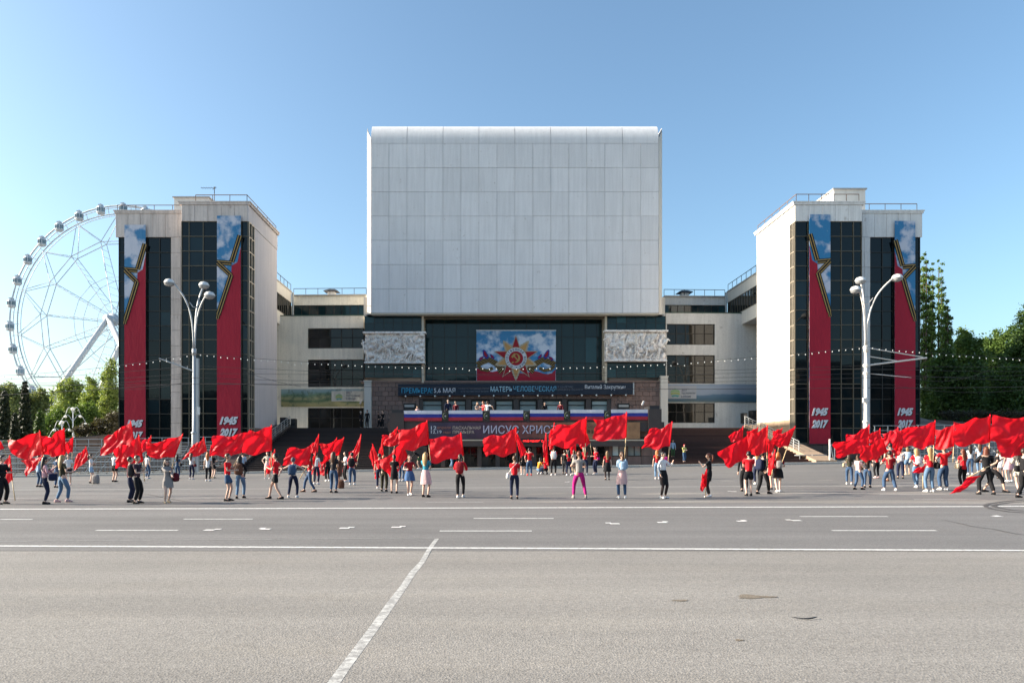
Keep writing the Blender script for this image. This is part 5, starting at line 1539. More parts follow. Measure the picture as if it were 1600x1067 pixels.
# body faces -y.  feet: ankle (x, y); hands: wrist targets; pel: pelvis height
POSES = {
 'stand':  dict(f=((-.10, 0), (.10, .02)), h=((-.25, -.04, .84), (.25, -.04, .84))),
 'pole':   dict(f=((-.11, .02), (.12, -.02)), h=((-.05, -.30, 1.12), (.00, -.31, 1.33))),
 'poler':  dict(f=((-.12, .02), (.10, -.03)), h=((-.16, -.30, 1.38), (.22, -.10, .92))),
 'polel':  dict(f=((-.10, .0), (.14, .02)), h=((-.23, -.08, .88), (.18, -.30, 1.34))),
 'up':     dict(f=((-.13, .05), (.13, -.05)), h=((.12, -.24, 1.62), (-.15, -.20, 1.15))),
 'hip':    dict(f=((-.12, 0), (.14, 0)), h=((-.22, -.04, 1.0), (.05, -.30, 1.18)), e=((-1, .5, 0), (.4, .3, -1))),
 'head':   dict(f=((-.12, 0), (.14, 0)), h=((-.12, -.02, 1.62), (.22, -.02, 1.0)), e=((-1, .1, .3), (1, .5, 0))),
 'apart':  dict(f=((-.24, .02), (.20, -.04)), h=((-.02, -.24, 1.14), (.06, -.25, 1.20)), e=((-1, .2, -.4), (1, .2, -.4)), pel=.90),
 'cross':  dict(f=((-.09, 0), (.09, .03)), h=((.06, -.21, 1.13), (-.06, -.23, 1.17)), e=((-1, .2, -.5), (1, .2, -.5))),
 'stride': dict(f=((-.08, -.26), (.08, .24)), h=((-.20, .10, .92), (.10, -.28, 1.16)), pel=.90),
 'walk':   dict(f=((-.10, -.14), (.08, .16)), h=((-.18, -.24, 1.10), (.12, -.28, 1.22)), pel=.915),
 'tee':    dict(f=((-.16, 0), (.20, .02)), h=((-.50, -.05, 1.02), (.66, -.06, 1.26)), e=((-1, .3, .2), (.2, .3, -1)), pel=.91),
 'squat':  dict(f=((-.16, -.14), (.14, -.10)), h=((-.10, -.48, .62), (.10, -.48, .60)), pel=.34, lean=.14, kb=(0, -1, .5)),
 'bend':   dict(f=((-.10, 0), (.12, .02)), h=((-.10, -.60, .80), (.10, -.58, .84)), lean=.42, pel=.90),
 'lean':   dict(f=((-.14, -.10), (.12, .22)), h=((-.08, -.42, 1.22), (.04, -.36, 1.02)), lean=-.10, pel=.90),
 'run':    dict(f=((-.14, -.30), (.12, .30)), h=((-.22, .2, 1.0), (.2, -.35, 1.3)), lean=.12, pel=.88),
}
def skeleton(pose, sex):
    P = POSES[pose]; pel = P.get('pel', .93); ln = P.get('lean', 0.0)
    f = sex == 'f'; sh = .155 if f else .185; hp = .095 if f else .088
    J = {}
    J['pel'] = Vector((0, 0, pel)); up = lambda z, y=0: Vector((0, -ln * z / .5 + y, pel + z * (1 - .35 * abs(ln))))
    J['waist'] = up(.17); J['chest'] = up(.33); J['upch'] = up(.43); J['neck0'] = up(.50, .01); J['neck1'] = up(.57, -.01); J['head'] = up(.67, -.02)
    for i, s in enumerate((-1, 1)):
        J['hip%d' % i] = Vector((s * hp, .0, pel - .04))
        an = Vector((P['f'][i][0], P['f'][i][1], .085))
        kb = P.get('kb', (0, -1, 0)); k, a = ik(J['hip%d' % i], an, .43, .40, (s*.15, kb[1], kb[2])); J['knee%d' % i] = k; J['ank%d' % i] = a
        J['toe%d' % i] = a + Vector((s * .03, -.12, -.045))
        J['sh%d' % i] = up(.445) + Vector((s * sh, 0, 0))
        e = P.get('e', ((-.6, .6, -.8), (.6, .6, -.8)))[i]
        el, wr = ik(J['sh%d' % i], P['h'][i], .285, .255, e); J['el%d' % i] = el; J['wr%d' % i] = wr
        J['hd%d' % i] = wr + (wr - el).normalized() * .07
    return J
JOBS = {}; JOBV = {}
def skin_obj(key, pts, edges, rads, root=0, sub=1):
    if key in JOBS: return
    me = bpy.data.meshes.new(key); me.from_pydata([tuple(p) for p in pts], edges, []); me.update()
    o = bpy.data.objects.new(key, me); COL.objects.link(o)
    m = o.modifiers.new('s', 'SKIN'); m.use_smooth_shade = True; m.branch_smoothing = .3
    sv = me.skin_vertices
    if not sv: bpy.context.view_layer.update()
    sv = o.data.skin_vertices[0].data
    for i, r in enumerate(rads): sv[i].radius = (r, r) if not isinstance(r, tuple) else r; sv[i].use_root = (i == root)
    if sub: sm = o.modifiers.new('u', 'SUBSURF'); sm.levels = sub; sm.render_levels = sub
    JOBS[key] = o
def chain_build():
    pts, ed, rd, ix = [], [], [], {}
    def a(n, p, r, par=None):
        ix[n] = len(pts); pts.append(Vector(p)); rd.append(r)
        if par is not None: ed.append((ix[par], ix[n]))
    return pts, ed, rd, ix, a
def body_job(pose, sex):
    key = 'body_%s_%s' % (pose, sex)
    if key in JOBS: return key
    J = skeleton(pose, sex); f = sex == 'f'; pts, ed, rd, ix, a = chain_build()
    a('pel', J['pel'], .125 if f else .125); a('waist', J['waist'], .098 if f else .115, 'pel'); a('chest', J['chest'], .118 if f else .138, 'waist'); a('upch', J['upch'], .095 if f else .115, 'chest')
    a('neck0', J['neck0'], .052, 'upch'); a('neck1', J['neck1'], .045 if f else .055, 'neck0')
    for i in (0, 1):
        s = -1 if i == 0 else 1
        a('hip%d'%i, J['hip%d'%i], .088 if f else .082, 'pel'); a('th%d'%i, J['hip%d'%i].lerp(J['knee%d'%i], .5), .074, 'hip%d'%i); a('knee%d'%i, J['knee%d'%i], .052, 'th%d'%i)
        a('calf%d'%i, J['knee%d'%i].lerp(J['ank%d'%i], .35), .052, 'knee%d'%i); a('ank%d'%i, J['ank%d'%i], .034, 'calf%d'%i); a('toe%d'%i, J['toe%d'%i], .030, 'ank%d'%i)
        a('sh%d'%i, J['sh%d'%i], .050 if f else .060, 'upch'); a('ua%d'%i, J['sh%d'%i].lerp(J['el%d'%i], .5), .040 if f else .048, 'sh%d'%i); a('el%d'%i, J['el%d'%i], .034, 'ua%d'%i)
        a('fa%d'%i, J['el%d'%i].lerp(J['wr%d'%i], .4), .034, 'el%d'%i); a('wr%d'%i, J['wr%d'%i], .024, 'fa%d'%i)
        d = (J['hd%d'%i] - J['wr%d'%i]).normalized(); sd = d.cross(Vector((0, -1, .2))); sd = sd.normalized() if sd.length > .1 else Vector((1, 0, 0)); dn = d.cross(sd).normalized()
        a('palm%d'%i, J['wr%d'%i] + d*.055, .030, 'wr%d'%i)
        for q, (off, L) in enumerate(((-.026, .032), (-.009, .038), (.009, .036), (.025, .028))):
            b0 = J['wr%d'%i] + d*.085 + sd*off
            a('f%d%d'%(i,q), b0 + d*L*.5, .0095, 'palm%d'%i); a('g%d%d'%(i,q), b0 + d*L*.8 - dn*L*.7, .0080, 'f%d%d'%(i,q))
        a('t%d'%i, J['wr%d'%i] + d*.045 - sd*.035 - dn*.01, .0105, 'palm%d'%i); a('u%d'%i, J['wr%d'%i] + d*.075 - sd*.042 - dn*.025, .0085, 't%d'%i)
    skin_obj(key, pts, ed, rd); JOBV[key] = ('body', J, f)
    return key
def top_job(pose, sex, sleeve, long):
    key = 'top_%s_%s_%s_%d' % (pose, sex, sleeve, long)
    if key in JOBS: return key
    J = skeleton(pose, sex); f = sex == 'f'; g = .022; pts, ed, rd, ix, a = chain_build()
    a('w', J['waist'], .108 + g if f else .124 + g)
    low = J['pel'] + Vector((0, 0, .02 if not long else -.04)); a('p', low, .125 + g + (.01 if long else 0), 'w')
    if long: a('p2', low - Vector((0, 0, .10)), .135 + g, 'p')
    a('c', J['chest'], .122 + g if f else .142 + g, 'w'); a('u', J['upch'], .096 + g if f else .118 + g, 'c'); a('n', J['neck0'], .058, 'u')
    for i in (0, 1):
        a('s%d'%i, J['sh%d'%i], (.050 if f else .060) + .016, 'u')
        if sleeve == 'short': a('e%d'%i, J['sh%d'%i].lerp(J['el%d'%i], .62), .058, 's%d'%i)
        elif sleeve == 'long':
            a('e%d'%i, J['el%d'%i], .048, 's%d'%i); a('w%d'%i, J['el%d'%i].lerp(J['wr%d'%i], .92), .036, 'e%d'%i)
    skin_obj(key, pts, ed, rd); JOBV[key] = ('flat', J, f)
    return key
def leg_job(pose, sex, kind, wide):
    key = 'legs_%s_%s_%s_%d' % (pose, sex, kind, wide)
    if key in JOBS: return key
    J = skeleton(pose, sex); f = sex == 'f'; w = .012 + wide * .012 - (.009 if kind == 'tights' else 0); pts, ed, rd, ix, a = chain_build()
    a('p', J['pel'] + Vector((0, 0, -.0)), .138 if f else .134); a('p1', J['pel'] + Vector((0, 0, .10)), .118, 'p')
    for i in (0, 1):
        a('h%d'%i, J['hip%d'%i] - Vector((0, 0, .02)), .095 + w*.5, 'p')
        if kind == 'shorts': a('t%d'%i, J['hip%d'%i].lerp(J['knee%d'%i], .68), .085 + w, 'h%d'%i)
        else:
            a('t%d'%i, J['hip%d'%i].lerp(J['knee%d'%i], .5), .078 + w, 'h%d'%i); a('k%d'%i, J['knee%d'%i], .056 + w, 't%d'%i)
            end = .45 if kind == 'capri' else .93
            a('c%d'%i, J['knee%d'%i].lerp(J['ank%d'%i], .4 if kind != 'capri' else .25), .052 + w, 'k%d'%i); a('a%d'%i, J['knee%d'%i].lerp(J['ank%d'%i], end), .042 + w, 'c%d'%i)
    skin_obj(key, pts, ed, rd); JOBV[key] = ('flat', J, f)
    return key
LM = {}
def skirt_mesh(pose, hem, flare):
    k = ('skirt', pose, hem, flare)
    if k not in LM:
        J = skeleton(pose, 'f'); mb = MB(); n = 28; vs = []; c0 = J['pel'] + Vector((0, 0, .12)); rows = 6
        for j in range(rows + 1):
            t = j / rows; z = c0.z - (c0.z - hem) * t; r = .125 + .05 * min(1, t * 2.5) + flare * t
            cy = ((J['knee0'].y + J['knee1'].y) / 2) * t * .7
            for i in range(n):
                a = 2*math.pi*i/n; rr = r * (1 + .07 * t * (flare * 8 + .3) * math.sin(7*a))
                vs.append((rr * math.cos(a), rr * math.sin(a) * .80 + cy, z + .012 * math.sin(7*a+1) * t))
        mb.add(vs, [(j*n+(i+1)%n, j*n+i, (j+1)*n+i, (j+1)*n+(i+1)%n) for j in range(rows) for i in range(n)])
        LM[k] = mb.mesh('skirt', True)
    return LM[k]
def hair_mesh(pose, sex, kind):
    k = ('hair', pose, sex, kind)
    if k in LM: return LM[k]
    J = skeleton(pose, sex); H0 = J['head']; mb = MB(); n, m = 18, 12; vs = []; 
    r = (.090, .108, .118) if kind != 'cap' else (.094, .112, .116)
    mb.ball(H0 + Vector((0, .014, .022)), r, n, m)
    base = Vector(H0)
    V = []
    for v in mb.v:
        p = Vector(v) - base
        if p.y < -.055 and p.z < .075: p = Vector((p.x * .7, -.02, p.z * .8))       # opens the face
        if p.z < -.05: p.x *= .8; p.y = p.y * .8
        V.append(tuple(p + base))
    mb.v = V
    if kind == 'long':
        W = []; nn = 14
        for j in range(8):
            t = j / 7; z = H0.z + .05 - .44 * t; w = .086 + .030 * math.sin(math.pi * min(1, t * .9 + .1)) - .03 * t; d = .060 - .026 * t; y = H0.y + .060 + .045 * math.sin(t * 2.2)
            for i in range(nn): a = 2*math.pi*i/nn; W.append((w*math.cos(a) * (1 + .06*math.sin(5*a + j)), y + d*math.sin(a), z + .012*math.sin(3*a)))
        mb.add(W, [(j*nn+(i+1)%nn, j*nn+i, (j+1)*nn+i, (j+1)*nn+(i+1)%nn) for j in range(7) for i in range(nn)] + [tuple(range(7*nn, 8*nn))])
    elif kind == 'tail':
        mb.tube([H0 + Vector(p) for p in ((0, .09, .06), (0, .155, .04), (0, .17, -.06), (0, .15, -.17), (0, .13, -.27))], [.028, .040, .042, .034, .010], 9)
    elif kind == 'bun': mb.ball(H0 + Vector((0, .115, .075)), .045, 9, 7)
    elif kind == 'bob':
        W = []; nn = 14
        for j in range(5):
            t = j / 4; z = H0.z + .04 - .20 * t; w = .096 + .016 * t; d = .080; y = H0.y + .040
            for i in range(nn): a = 2*math.pi*i/nn; W.append((w*math.cos(a), y + d*math.sin(a), z))
        mb.add(W, [(j*nn+(i+1)%nn, j*nn+i, (j+1)*nn+i, (j+1)*nn+(i+1)%nn) for j in range(4) for i in range(nn)] + [tuple(range(4*nn, 5*nn))])
    LM[k] = mb.mesh('hair', True)
    return LM[k]
def face_mesh(pose, sex, what):
    k = (what, pose, sex)
    if k not in LM:
        H0 = skeleton(pose, sex)['head']; mb = MB()
        if what == 'eye':
            for s in (-1, 1): mb.ball(H0 + Vector((s*.032, -.084, .005)), (.013, .008, .008), 8, 6)
        elif what == 'mouth': mb.ball(H0 + Vector((0, -.085, -.055)), (.022, .008, .006), 8, 6)
        elif what == 'cap_peak': mb.box(-.06, H0.y - .17, H0.z + .065, .06, H0.y - .07, H0.z + .078)
        else:
            for s in (-1, 1): mb.ball(H0 + Vector((s*.034, -.096, .006)), (.030, .010, .022), 10, 6)
            mb.box(-.09, H0.y - .098, H0.z + .012, .09, H0.y - .090, H0.z + .018)
        LM[k] = mb.mesh(what, True)
    return LM[k]
def shoe_mesh(pose, sex, i, kind):
    k = ('shoe', pose, sex, i, kind)
    if k not in LM:
        J = skeleton(pose, sex); A = J['ank%d' % i]; s = -1 if i == 0 else 1
        mb = MB(); out = []; n = 12
        for j, (y, w, z0, z1) in enumerate(((.075, .026, .0, .085), (.055, .040, .0, .100), (.0, .044, .0, .105), (-.05, .046, .0, .085), (-.11, .050, .0, .062), (-.155, .042, .0, .050), (-.18, .020, .008, .036))):
            for q in range(n):
                a = 2*math.pi*q/n; cx = s * .02 * (-y * 5)
                out.append((A.x + cx + w*math.cos(a), A.y + y, max(z0, (z0+z1)/2 + (z1-z0)/2*math.sin(a)*1.0) + A.z - .085))
        mb.add(out, [(j*n+q, j*n+(q+1)%n, (j+1)*n+(q+1)%n, (j+1)*n+q) for j in range(6) for q in range(n)] + [tuple(range(n))[::-1], tuple(range(6*n, 7*n))])
        LM[k] = mb.mesh('shoe', True)
    return LM[k]

C = dict(black=(.012,.012,.014), dark=(.03,.03,.034), denim=(.045,.085,.16), ldenim=(.11,.19,.30), navy=(.014,.02,.05), red=(.60,.012,.022), dred=(.26,.012,.02), white=(.70,.70,.71), pink=(.62,.36,.40),
         lpink=(.66,.44,.44), mag=(.42,.012,.17), grey=(.26,.24,.23), brown=(.11,.055,.035), turq=(.035,.24,.33), lblue=(.30,.42,.56), cream=(.58,.53,.45), green=(.04,.09,.04), yellow=(.45,.48,.14),
         orange=(.60,.26,.03), maroon=(.10,.012,.02), plum=(.06,.035,.05), tights=(.035,.025,.025), beige=(.48,.38,.26), olive=(.04,.04,.025), skirtb=(.05,.11,.24))
HC = dict(black=(.010,.008,.008), dark=(.028,.016,.010), brown=(.075,.036,.018), blonde=(.42,.27,.12), orange=(.42,.13,.03), fair=(.22,.13,.06), redb=(.13,.035,.018), grey=(.4,.4,.4))
M_skin = surf('skin', (.52, .33, .25), .55, .06, 8, 0, 10, spec=.4, world=False)
M_skin2 = surf('light_skin', (.60, .40, .31), .55, .06, 8, 0, 10, spec=.4, world=False)
M_eye = plain('eye_dark', (.03, .02, .018), .3); M_lip = plain('lip', (.35, .10, .09), .5)
def hairmat(n):
    k = 'hair_' + n
    return surf(k, HC[n], .45, .3, 6, .15, 60, world=False)

# x, feet y, head y, sex, facing (deg: 0 to camera, 180 away, 90 right, -90 left), pose, top(colour, sleeve, long), bottom(kind, colour), hair(kind, colour), shoes, label
PEOPLE = [
 (3,788,714,'m',80,'pole',('black','long',0),('trousers','black'),('short','dark'),'black','person in black cut by the left frame edge, holding a flag'),
 (70,788,716,'f',130,'pole',('pink','long',0),('trousers','navy'),('long','black'),'black','woman in pale pink jacket and dark jeans with long black hair'),
 (61,761,713,'f',160,'stand',('lblue','long',1),('trousers','denim'),('short','black'),'dark','person in pale blue hidden behind the woman in pink'),
 (97,785,713,'f',150,'walk',('olive','short',0),('trousers','ldenim'),('long','blonde'),'lpink','blonde woman in dark T-shirt and light jeans at the left'),
 (107,758,711,'f',20,'stand',('white','short',0),('shorts','black'),('bun','brown'),'lpink','person in white shirt and black shorts behind the blonde woman'),
 (89,762,713,'f',170,'stand',('denim','short',0),('trousers','denim'),('short','dark'),'dark','person in blue denim almost hidden behind the blonde woman'),
 (142,755,711,'f',100,'cross',('white','short',0),('shorts','lblue'),('tail','dark'),'black','girl in white top and pale blue shorts beside a grey bag'),
 (178.5,753,708,'f',160,'pole',('white','short',0),('shorts','black'),('short','dark'),'black','bare-legged person in black shorts under the big flag at the left'),
 (203,785,716,'m',110,'pole',('maroon','short',0),('trousers','navy'),('short','dark'),'black','man in dark red top behind the one with the backpack'),
 (214,787,714,'m',90,'pole',('plum','short',0),('trousers','black'),('short','brown'),'black','man in dark plum T-shirt with backpack, left of the laughing woman'),
 (230,748,709,'f',150,'stand',('white','short',0),('trousers','denim'),('bob','dark'),'white','girl in white T-shirt and blue jeans by the left grandstand'),
 (262,786,719,'f',45,'lean',('grey','long',1),('dress','grey'),('bob','dark'),'beige','woman in grey-brown dress and sunglasses leaning back under a flag'),
 (277,748,714,'f',180,'cross',('denim','short',1),('trousers','denim'),('long','black'),'dark','dark-haired girl all in denim by the left grandstand'),
 (299,749,709,'f',170,'pole',('white','short',0),('trousers','navy'),('long','brown'),'white','girl in white top and navy trousers with a maroon bag'),
 (325,752,708,'f',180,'stand',('white','short',1),('trousers','black'),('long','orange'),'white','orange-haired girl in long white shirt and black trousers'),
 (333,747,709,'f',150,'cross',('black','short',0),('shorts','black'),('long','dark'),'beige','girl in black next to the orange-haired girl'),
 (355.5,783,711,'m',90,'pole',('red','short',0),('shorts','denim'),('short','brown'),'black','young man in red and white T-shirt and denim shorts'),
 (375,779,714,'f',180,'walk',('black','long',0),('trousers','ldenim'),('long','black'),'black','long-haired woman in black top with brown backpack, light jeans'),
 (379,748,707,'m',170,'pole',('lblue','long',0),('trousers','dark'),('short','dark'),'dark','man in light blue shirt behind the woman with brown backpack'),
 (418,748,707,'f',0,'hip',('cream','short',1),('dress','lpink'),('bun','brown'),'white','girl in cream lace top with a hand on her hip near the left rail'),
 (431,780,709,'m',-90,'stride',('red','short',0),('shorts','black'),('short','black'),'black','young man in red T-shirt and black shorts striding left'),
 (458,778,716,'f',180,'tee',('white','none',0),('trousers','navy'),('cap','brown'),'white','girl in white sleeveless top with arms spread and grey-blue backpack'),
 (484,769,710,'f',-80,'stride',('red','short',0),('trousers','denim'),('long','brown'),'brown','woman in red T-shirt and blue jeans right of the girl with spread arms'),
 (494,757,708,'f',170,'stand',('white','short',0),('trousers','navy'),('tail','dark'),'white','person in white shirt behind the woman in red and blue jeans'),
 (521,770,708,'f',170,'pole',('dark','short',0),('trousers','denim'),('long','brown'),'dark','woman with very long brown hair in dark blouse and blue jeans'),
 (512,752,714,'m',-150,'stand',('black','long',0),('trousers','black'),('short','black'),'white','person in black behind the woman with very long brown hair'),
 (531,762,713,'f',-100,'stand',('brown','long',1),('dress','brown'),('bob','brown'),'brown','person in brown coat beside a brown bag on the ground'),
 (540,753,707,'f',-60,'cross',('white','short',0),('trousers','black'),('bob','dark'),'white','person in white top and black trousers before the dark steps'),
 (550,758,708,'m',180,'walk',('red','short',0),('trousers','denim'),('short','black'),'white','person in red with black backpack before the dark steps'),
 (593,764,710,'f',180,'stand',('red','short',0),('trousers','navy'),('short','dark'),'white','person in navy trousers behind hanging red cloth left of the flag cluster'),
 (600,768,713,'m',170,'pole',('olive','short',0),('trousers','olive'),('short','fair'),'black','person in olive clothes under the drooping flags'),
 (616,771,712,'f',180,'pole',('black','short',0),('skirt','black',.62,.0),('tail','dark'),'black','bare-legged woman in black skirt under the large drooping flag'),
 (627,752,708,'f',160,'stand',('dark','short',0),('trousers','denim'),('long','dark'),'white','person in blue jeans behind the flag cluster'),
 (640,774,712,'f',20,'walk',('dred','short',0),('skirt','skirtb',.62,.06),('tail','brown'),'white','girl in dark red T-shirt and blue denim skirt looking down'),
 (665,777,709,'f',160,'pole',('turq','short',0),('skirt','lpink',.50,.05),('long','blonde'),'black','blonde woman in turquoise top and pale pink skirt'),
 (719,778,711,'f',175,'walk',('red','long',0),('trousers','black'),('tail','dark'),'white','woman in red sweatshirt and red backpack, black leggings'),
 (804,780,714,'f',180,'pole',('red','short',0),('trousers','navy'),('bun','brown'),'black','woman in red T-shirt with hair bun and white shoulder bag, centre front'),
 (817,742,711,'f',175,'stand',('black','long',0),('shorts','black'),('short','black'),'white','bare-legged girl in black jacket near the entrance'),
 (827,743,701,'m',180,'poler',('red','short',0),('trousers','denim'),('short','black'),'red','tall youth in red T-shirt, jeans and red shoes near the entrance'),
 (841,741,718,'f',120,'squat',('orange','short',0),('trousers','ldenim'),('bob','black'),'white','girl in orange-yellow top crouching near the entrance'),
 (853,741,720,'f',-160,'squat',('red','short',0),('trousers','black'),('bob','orange'),'dark','red-haired girl crouching in a red top and black trousers'),
 (865,743,699,'f',175,'pole',('red','short',0),('trousers','black'),('short','brown'),'white','person in red with a white backpack and black trousers near the entrance'),
 (889,743,704,'f',180,'up',('red','short',0),('trousers','navy'),('long','black'),'white','long black-haired girl in red top facing the entrance'),
 (882,741,707,'m',150,'stand',('black','short',0),('trousers','dark'),('short','dark'),'dark','person in black left of the black-haired girl in red'),
 (905,779,706,'f',180,'apart',('grey','short',0),('trousers','mag'),('short','redb'),'grey','person in grey T-shirt and magenta trousers, back to the camera'),
 (914,742,700,'f',170,'up',('red','short',0),('trousers','navy'),('long','dark'),'white','person with raised arms behind the one in magenta trousers'),
 (897,741,705,'f',-150,'cross',('cream','short',1),('trousers','beige'),('bob','brown'),'white','person in cream clothes just left of the one in magenta trousers'),
 (931,741,700,'m',-60,'up',('red','short',0),('trousers','navy'),('short','dark'),'white','young man in red T-shirt and sunglasses lifting a flag near the entrance'),
 (949,750,706,'f',180,'stand',('dred','short',0),('skirt','black',.50,.06),('long','fair'),'black','girl in dark red top, black skirt and tights, standing alone'),
 (972,779,708,'f',180,'pole',('lblue','long',1),('tunic','lpink',.52,.03),('tail','brown'),'white','woman in pale blue and pink tunic with a small light blue backpack'),
 (1027,749,704,'f',160,'stand',('dred','short',0),('trousers','ldenim'),('long','orange'),'white','reddish-haired person partly hidden by the woman in white jacket'),
 (1036,779,708,'f',35,'polel',('white','long',0),('skirt','black',.50,-.01),('bun','black'),'white','woman in white jacket, sunglasses, black skirt and tights'),
 (1108,777,710,'f',-120,'polel',('black','short',0),('dress','black',.62,.0),('tail','redb'),'white','woman in short black dress and tights with a lowered flag'),
 (1170,775,707,'m',175,'cross',('red','short',0),('shorts','black'),('short','black'),'black','person in red T-shirt and black shorts with bare legs, right of centre'),
 (1163,768,709,'m',170,'stand',('black','long',0),('trousers','black'),('short','black'),'black','person in dark jacket hidden behind the one in black shorts'),
 (1192,772,706,'m',120,'stride',('black','long',0),('trousers','black'),('short','dark'),'black','person in black leather jacket with navy backpack'),
 (1216,769,708,'f',170,'walk',('dred','short',0),('skirt','black',.60,.05),('long','orange'),'white','orange-haired girl in short black skirt with small grey backpack'),
 (1209,765,707,'f',170,'stand',('red','short',0),('shorts','black'),('long','dark'),'dark','bare-legged person behind the orange-haired girl in black skirt'),
 (1183,757,706,'f',170,'stand',('lpink','short',0),('trousers','navy'),('long','blonde'),'white','blonde person in pink between the two dark figures'),
 (1327,757,712,'f',150,'pole',('olive','short',0),('trousers','denim'),('long','dark'),'white','person with beige bag at the left end of the right-hand crowd'),
 (1341,765,712,'f',110,'walk',('lpink','short',0),('trousers','denim'),('bob','brown'),'black','person in pale pink T-shirt and jeans under the low flag'),
 (1355,762,710,'f',140,'walk',('black','short',0),('trousers','denim'),('long','redb'),'black','person in black top and jeans with a brown bag'),
 (1370,747,708,'f',180,'stand',('red','short',0),('trousers','black'),('tail','dark'),'lpink','girl in red T-shirt and black leggings in the right-hand crowd'),
 (1390,767,705,'m',170,'apart',('dred','short',0),('trousers','denim'),('short','black'),'white','man in dark red T-shirt and blue jeans, back to the camera'),
 (1391,752,694,'m',180,'poler',('red','short',0),('trousers','dark'),('short','black'),'brown','person behind the man in dark red T-shirt'),
 (1407,748,700,'m',150,'pole',('white','short',0),('trousers','navy'),('short','dark'),'black','person in white T-shirt and dark jeans, right-hand crowd'),
 (1418,742,700,'f',170,'stand',('white','short',0),('shorts','ldenim'),('long','fair'),'beige','person in white T-shirt and denim shorts with blue backpack'),
 (1432,762,702,'f',175,'walk',('red','short',0),('trousers','ldenim'),('long','blonde'),'white','blonde girl in red with a white backpack and light jeans'),
 (1453,769,701,'f',180,'pole',('red','short',0),('trousers','ldenim'),('long','blonde'),'white','blonde woman in red top and light blue jeans with black bag'),
 (1475,766,698,'m',180,'head',('red','short',0),('trousers','denim'),('short','fair'),'white','man in red T-shirt with one hand on his head'),
 (1505,762,703,'f',180,'cross',('red','short',1),('trousers','black'),('long','redb'),'white','woman in long red shirt and black trousers with beige bag'),
 (1516,742,697,'f',160,'stand',('white','short',0),('trousers','denim'),('long','dark'),'white','person in white top before the right grandstand'),
 (1531,739,694,'f',150,'cross',('lblue','short',0),('trousers','ldenim'),('long','brown'),'white','person in pale blue top and light jeans before the right grandstand'),
 (1541,773,699,'m',170,'apart',('black','long',0),('trousers','black'),('bob','redb'),'black','person in black suit with legs apart and shoulder strap'),
 (1553,769,700,'f',70,'run',('black','short',0),('capri','black'),('short','dark'),'black','person in black capri trousers striding behind the black suit'),
 (1564,748,700,'f',175,'stand',('white','short',0),('dress','white',.60,.08),('long','brown'),'dark','girl in white flared skirt, right-hand crowd'),
 (1577,753,700,'f',175,'stand',('lpink','short',0),('skirt','pink',.60,.05),('tail','brown'),'white','girl in pink skirt with pink backpack near the right edge'),
 (1593,772,700,'f',170,'walk',('cream','long',0),('dress','cream',.66,.03),('long','brown'),'black','woman in cream dress and black shoes at the right edge'),
 (1600,778,702,'m',90,'walk',('black','short',0),('trousers','black'),('short','dark'),'black','person in black trousers cut by the right frame edge'),
]
# people who stand elsewhere than on the plaza: x, feet y, D, height m ...
UP = [
 (563.5,73.0-1.2,ZT,1.74,'m',70,'stand',('black','long',0),('trousers','black'),('short','grey'),'black','grey-haired man in dark suit, leftmost on the terrace'),
 (573.8,71.5,ZT,1.86,'m',-20,'stand',('black','long',0),('trousers','black'),('short','dark'),'black','man in dark suit and white shirt on the terrace by the white pier'),
 (591.5,71.6,ZT,1.74,'m',100,'walk',('black','long',0),('trousers','black'),('short','dark'),'black','man in dark suit, left one of the pair on the terrace'),
 (598.2,71.6,ZT,1.82,'m',-40,'hip',('black','long',0),('trousers','black'),('short','fair'),'black','man in dark suit with a hand on his hip, right one of the terrace pair'),
 (652,57.0,ZT,1.30,'m',0,'cross',('lpink','none',0),('trousers','dark'),('short','fair'),'dark','child leaning over the leftmost tricolour flag'),
 (700,57.2,ZT,1.86,'m',20,'stand',('navy','long',0),('trousers','black'),('short','dark'),'black','man in navy suit standing on the balcony'),
 (712,57.4,ZT,1.74,'m',-30,'stand',('maroon','long',0),('trousers','black'),('short','dark'),'black','person in dark red coat beside the man in navy on the balcony'),
 (746,57.4,ZT,1.66,'f',10,'cross',('grey','short',0),('trousers','dark'),('bob','fair'),'black','person in pale top leaning on the balcony wall'),
 (755,57.2,ZT,1.70,'f',-60,'stand',('red','short',0),('trousers','dark'),('long','orange'),'black','person with long red hair on the balcony'),
 (761.5,57.0,ZT,1.72,'m',160,'tee',('white','short',0),('trousers','dark'),('short','brown'),'black','person in white T-shirt with an outstretched arm on the balcony'),
 (851,57.3,ZT,1.66,'m',30,'stand',('black','long',0),('trousers','black'),('short','black'),'black','dark-clothed person on the balcony above the fourth flag, left'),
 (875.5,57.3,ZT,1.72,'m',-30,'stand',('maroon','long',0),('trousers','black'),('short','dark'),'black','dark-red-clothed person on the balcony above the fourth flag, right'),
 (655,54.9,.3,1.72,'m',-90,'bend',('black','long',0),('shorts','green'),('short','dark'),'white','person in black bending forward by the entrance doors'),
 (705,55.2,.3,1.70,'m',60,'walk',('denim','long',0),('trousers','ldenim'),('short','dark'),'dark','person in blue walking by the entrance behind a flag'),
]
STEPS = [
 (1051.3,714,1.42,'m',0,'stand',('lblue','long',1),('trousers','green'),('short','dark'),'dark','boy in light blue shirt standing on the red-brown steps'),
 (1069,723.5,1.40,'m',20,'cross',('yellow','short',0),('trousers','denim'),('cap','dark'),'dark','boy in yellow top and red cap on the red-brown steps'),
]
ALL = []
for p in PEOPLE:
    x, fy, hy = p[:3]; X0, D, z = gpos(x, fy)
    ALL.append((X0, D, z + .014, min(1.92, max(1.48 if 'squat' not in p[5] else 1.55, (fy - hy) * D / F * 1.02)) if 'squat' not in p[5] else 1.62, *p[3:]))
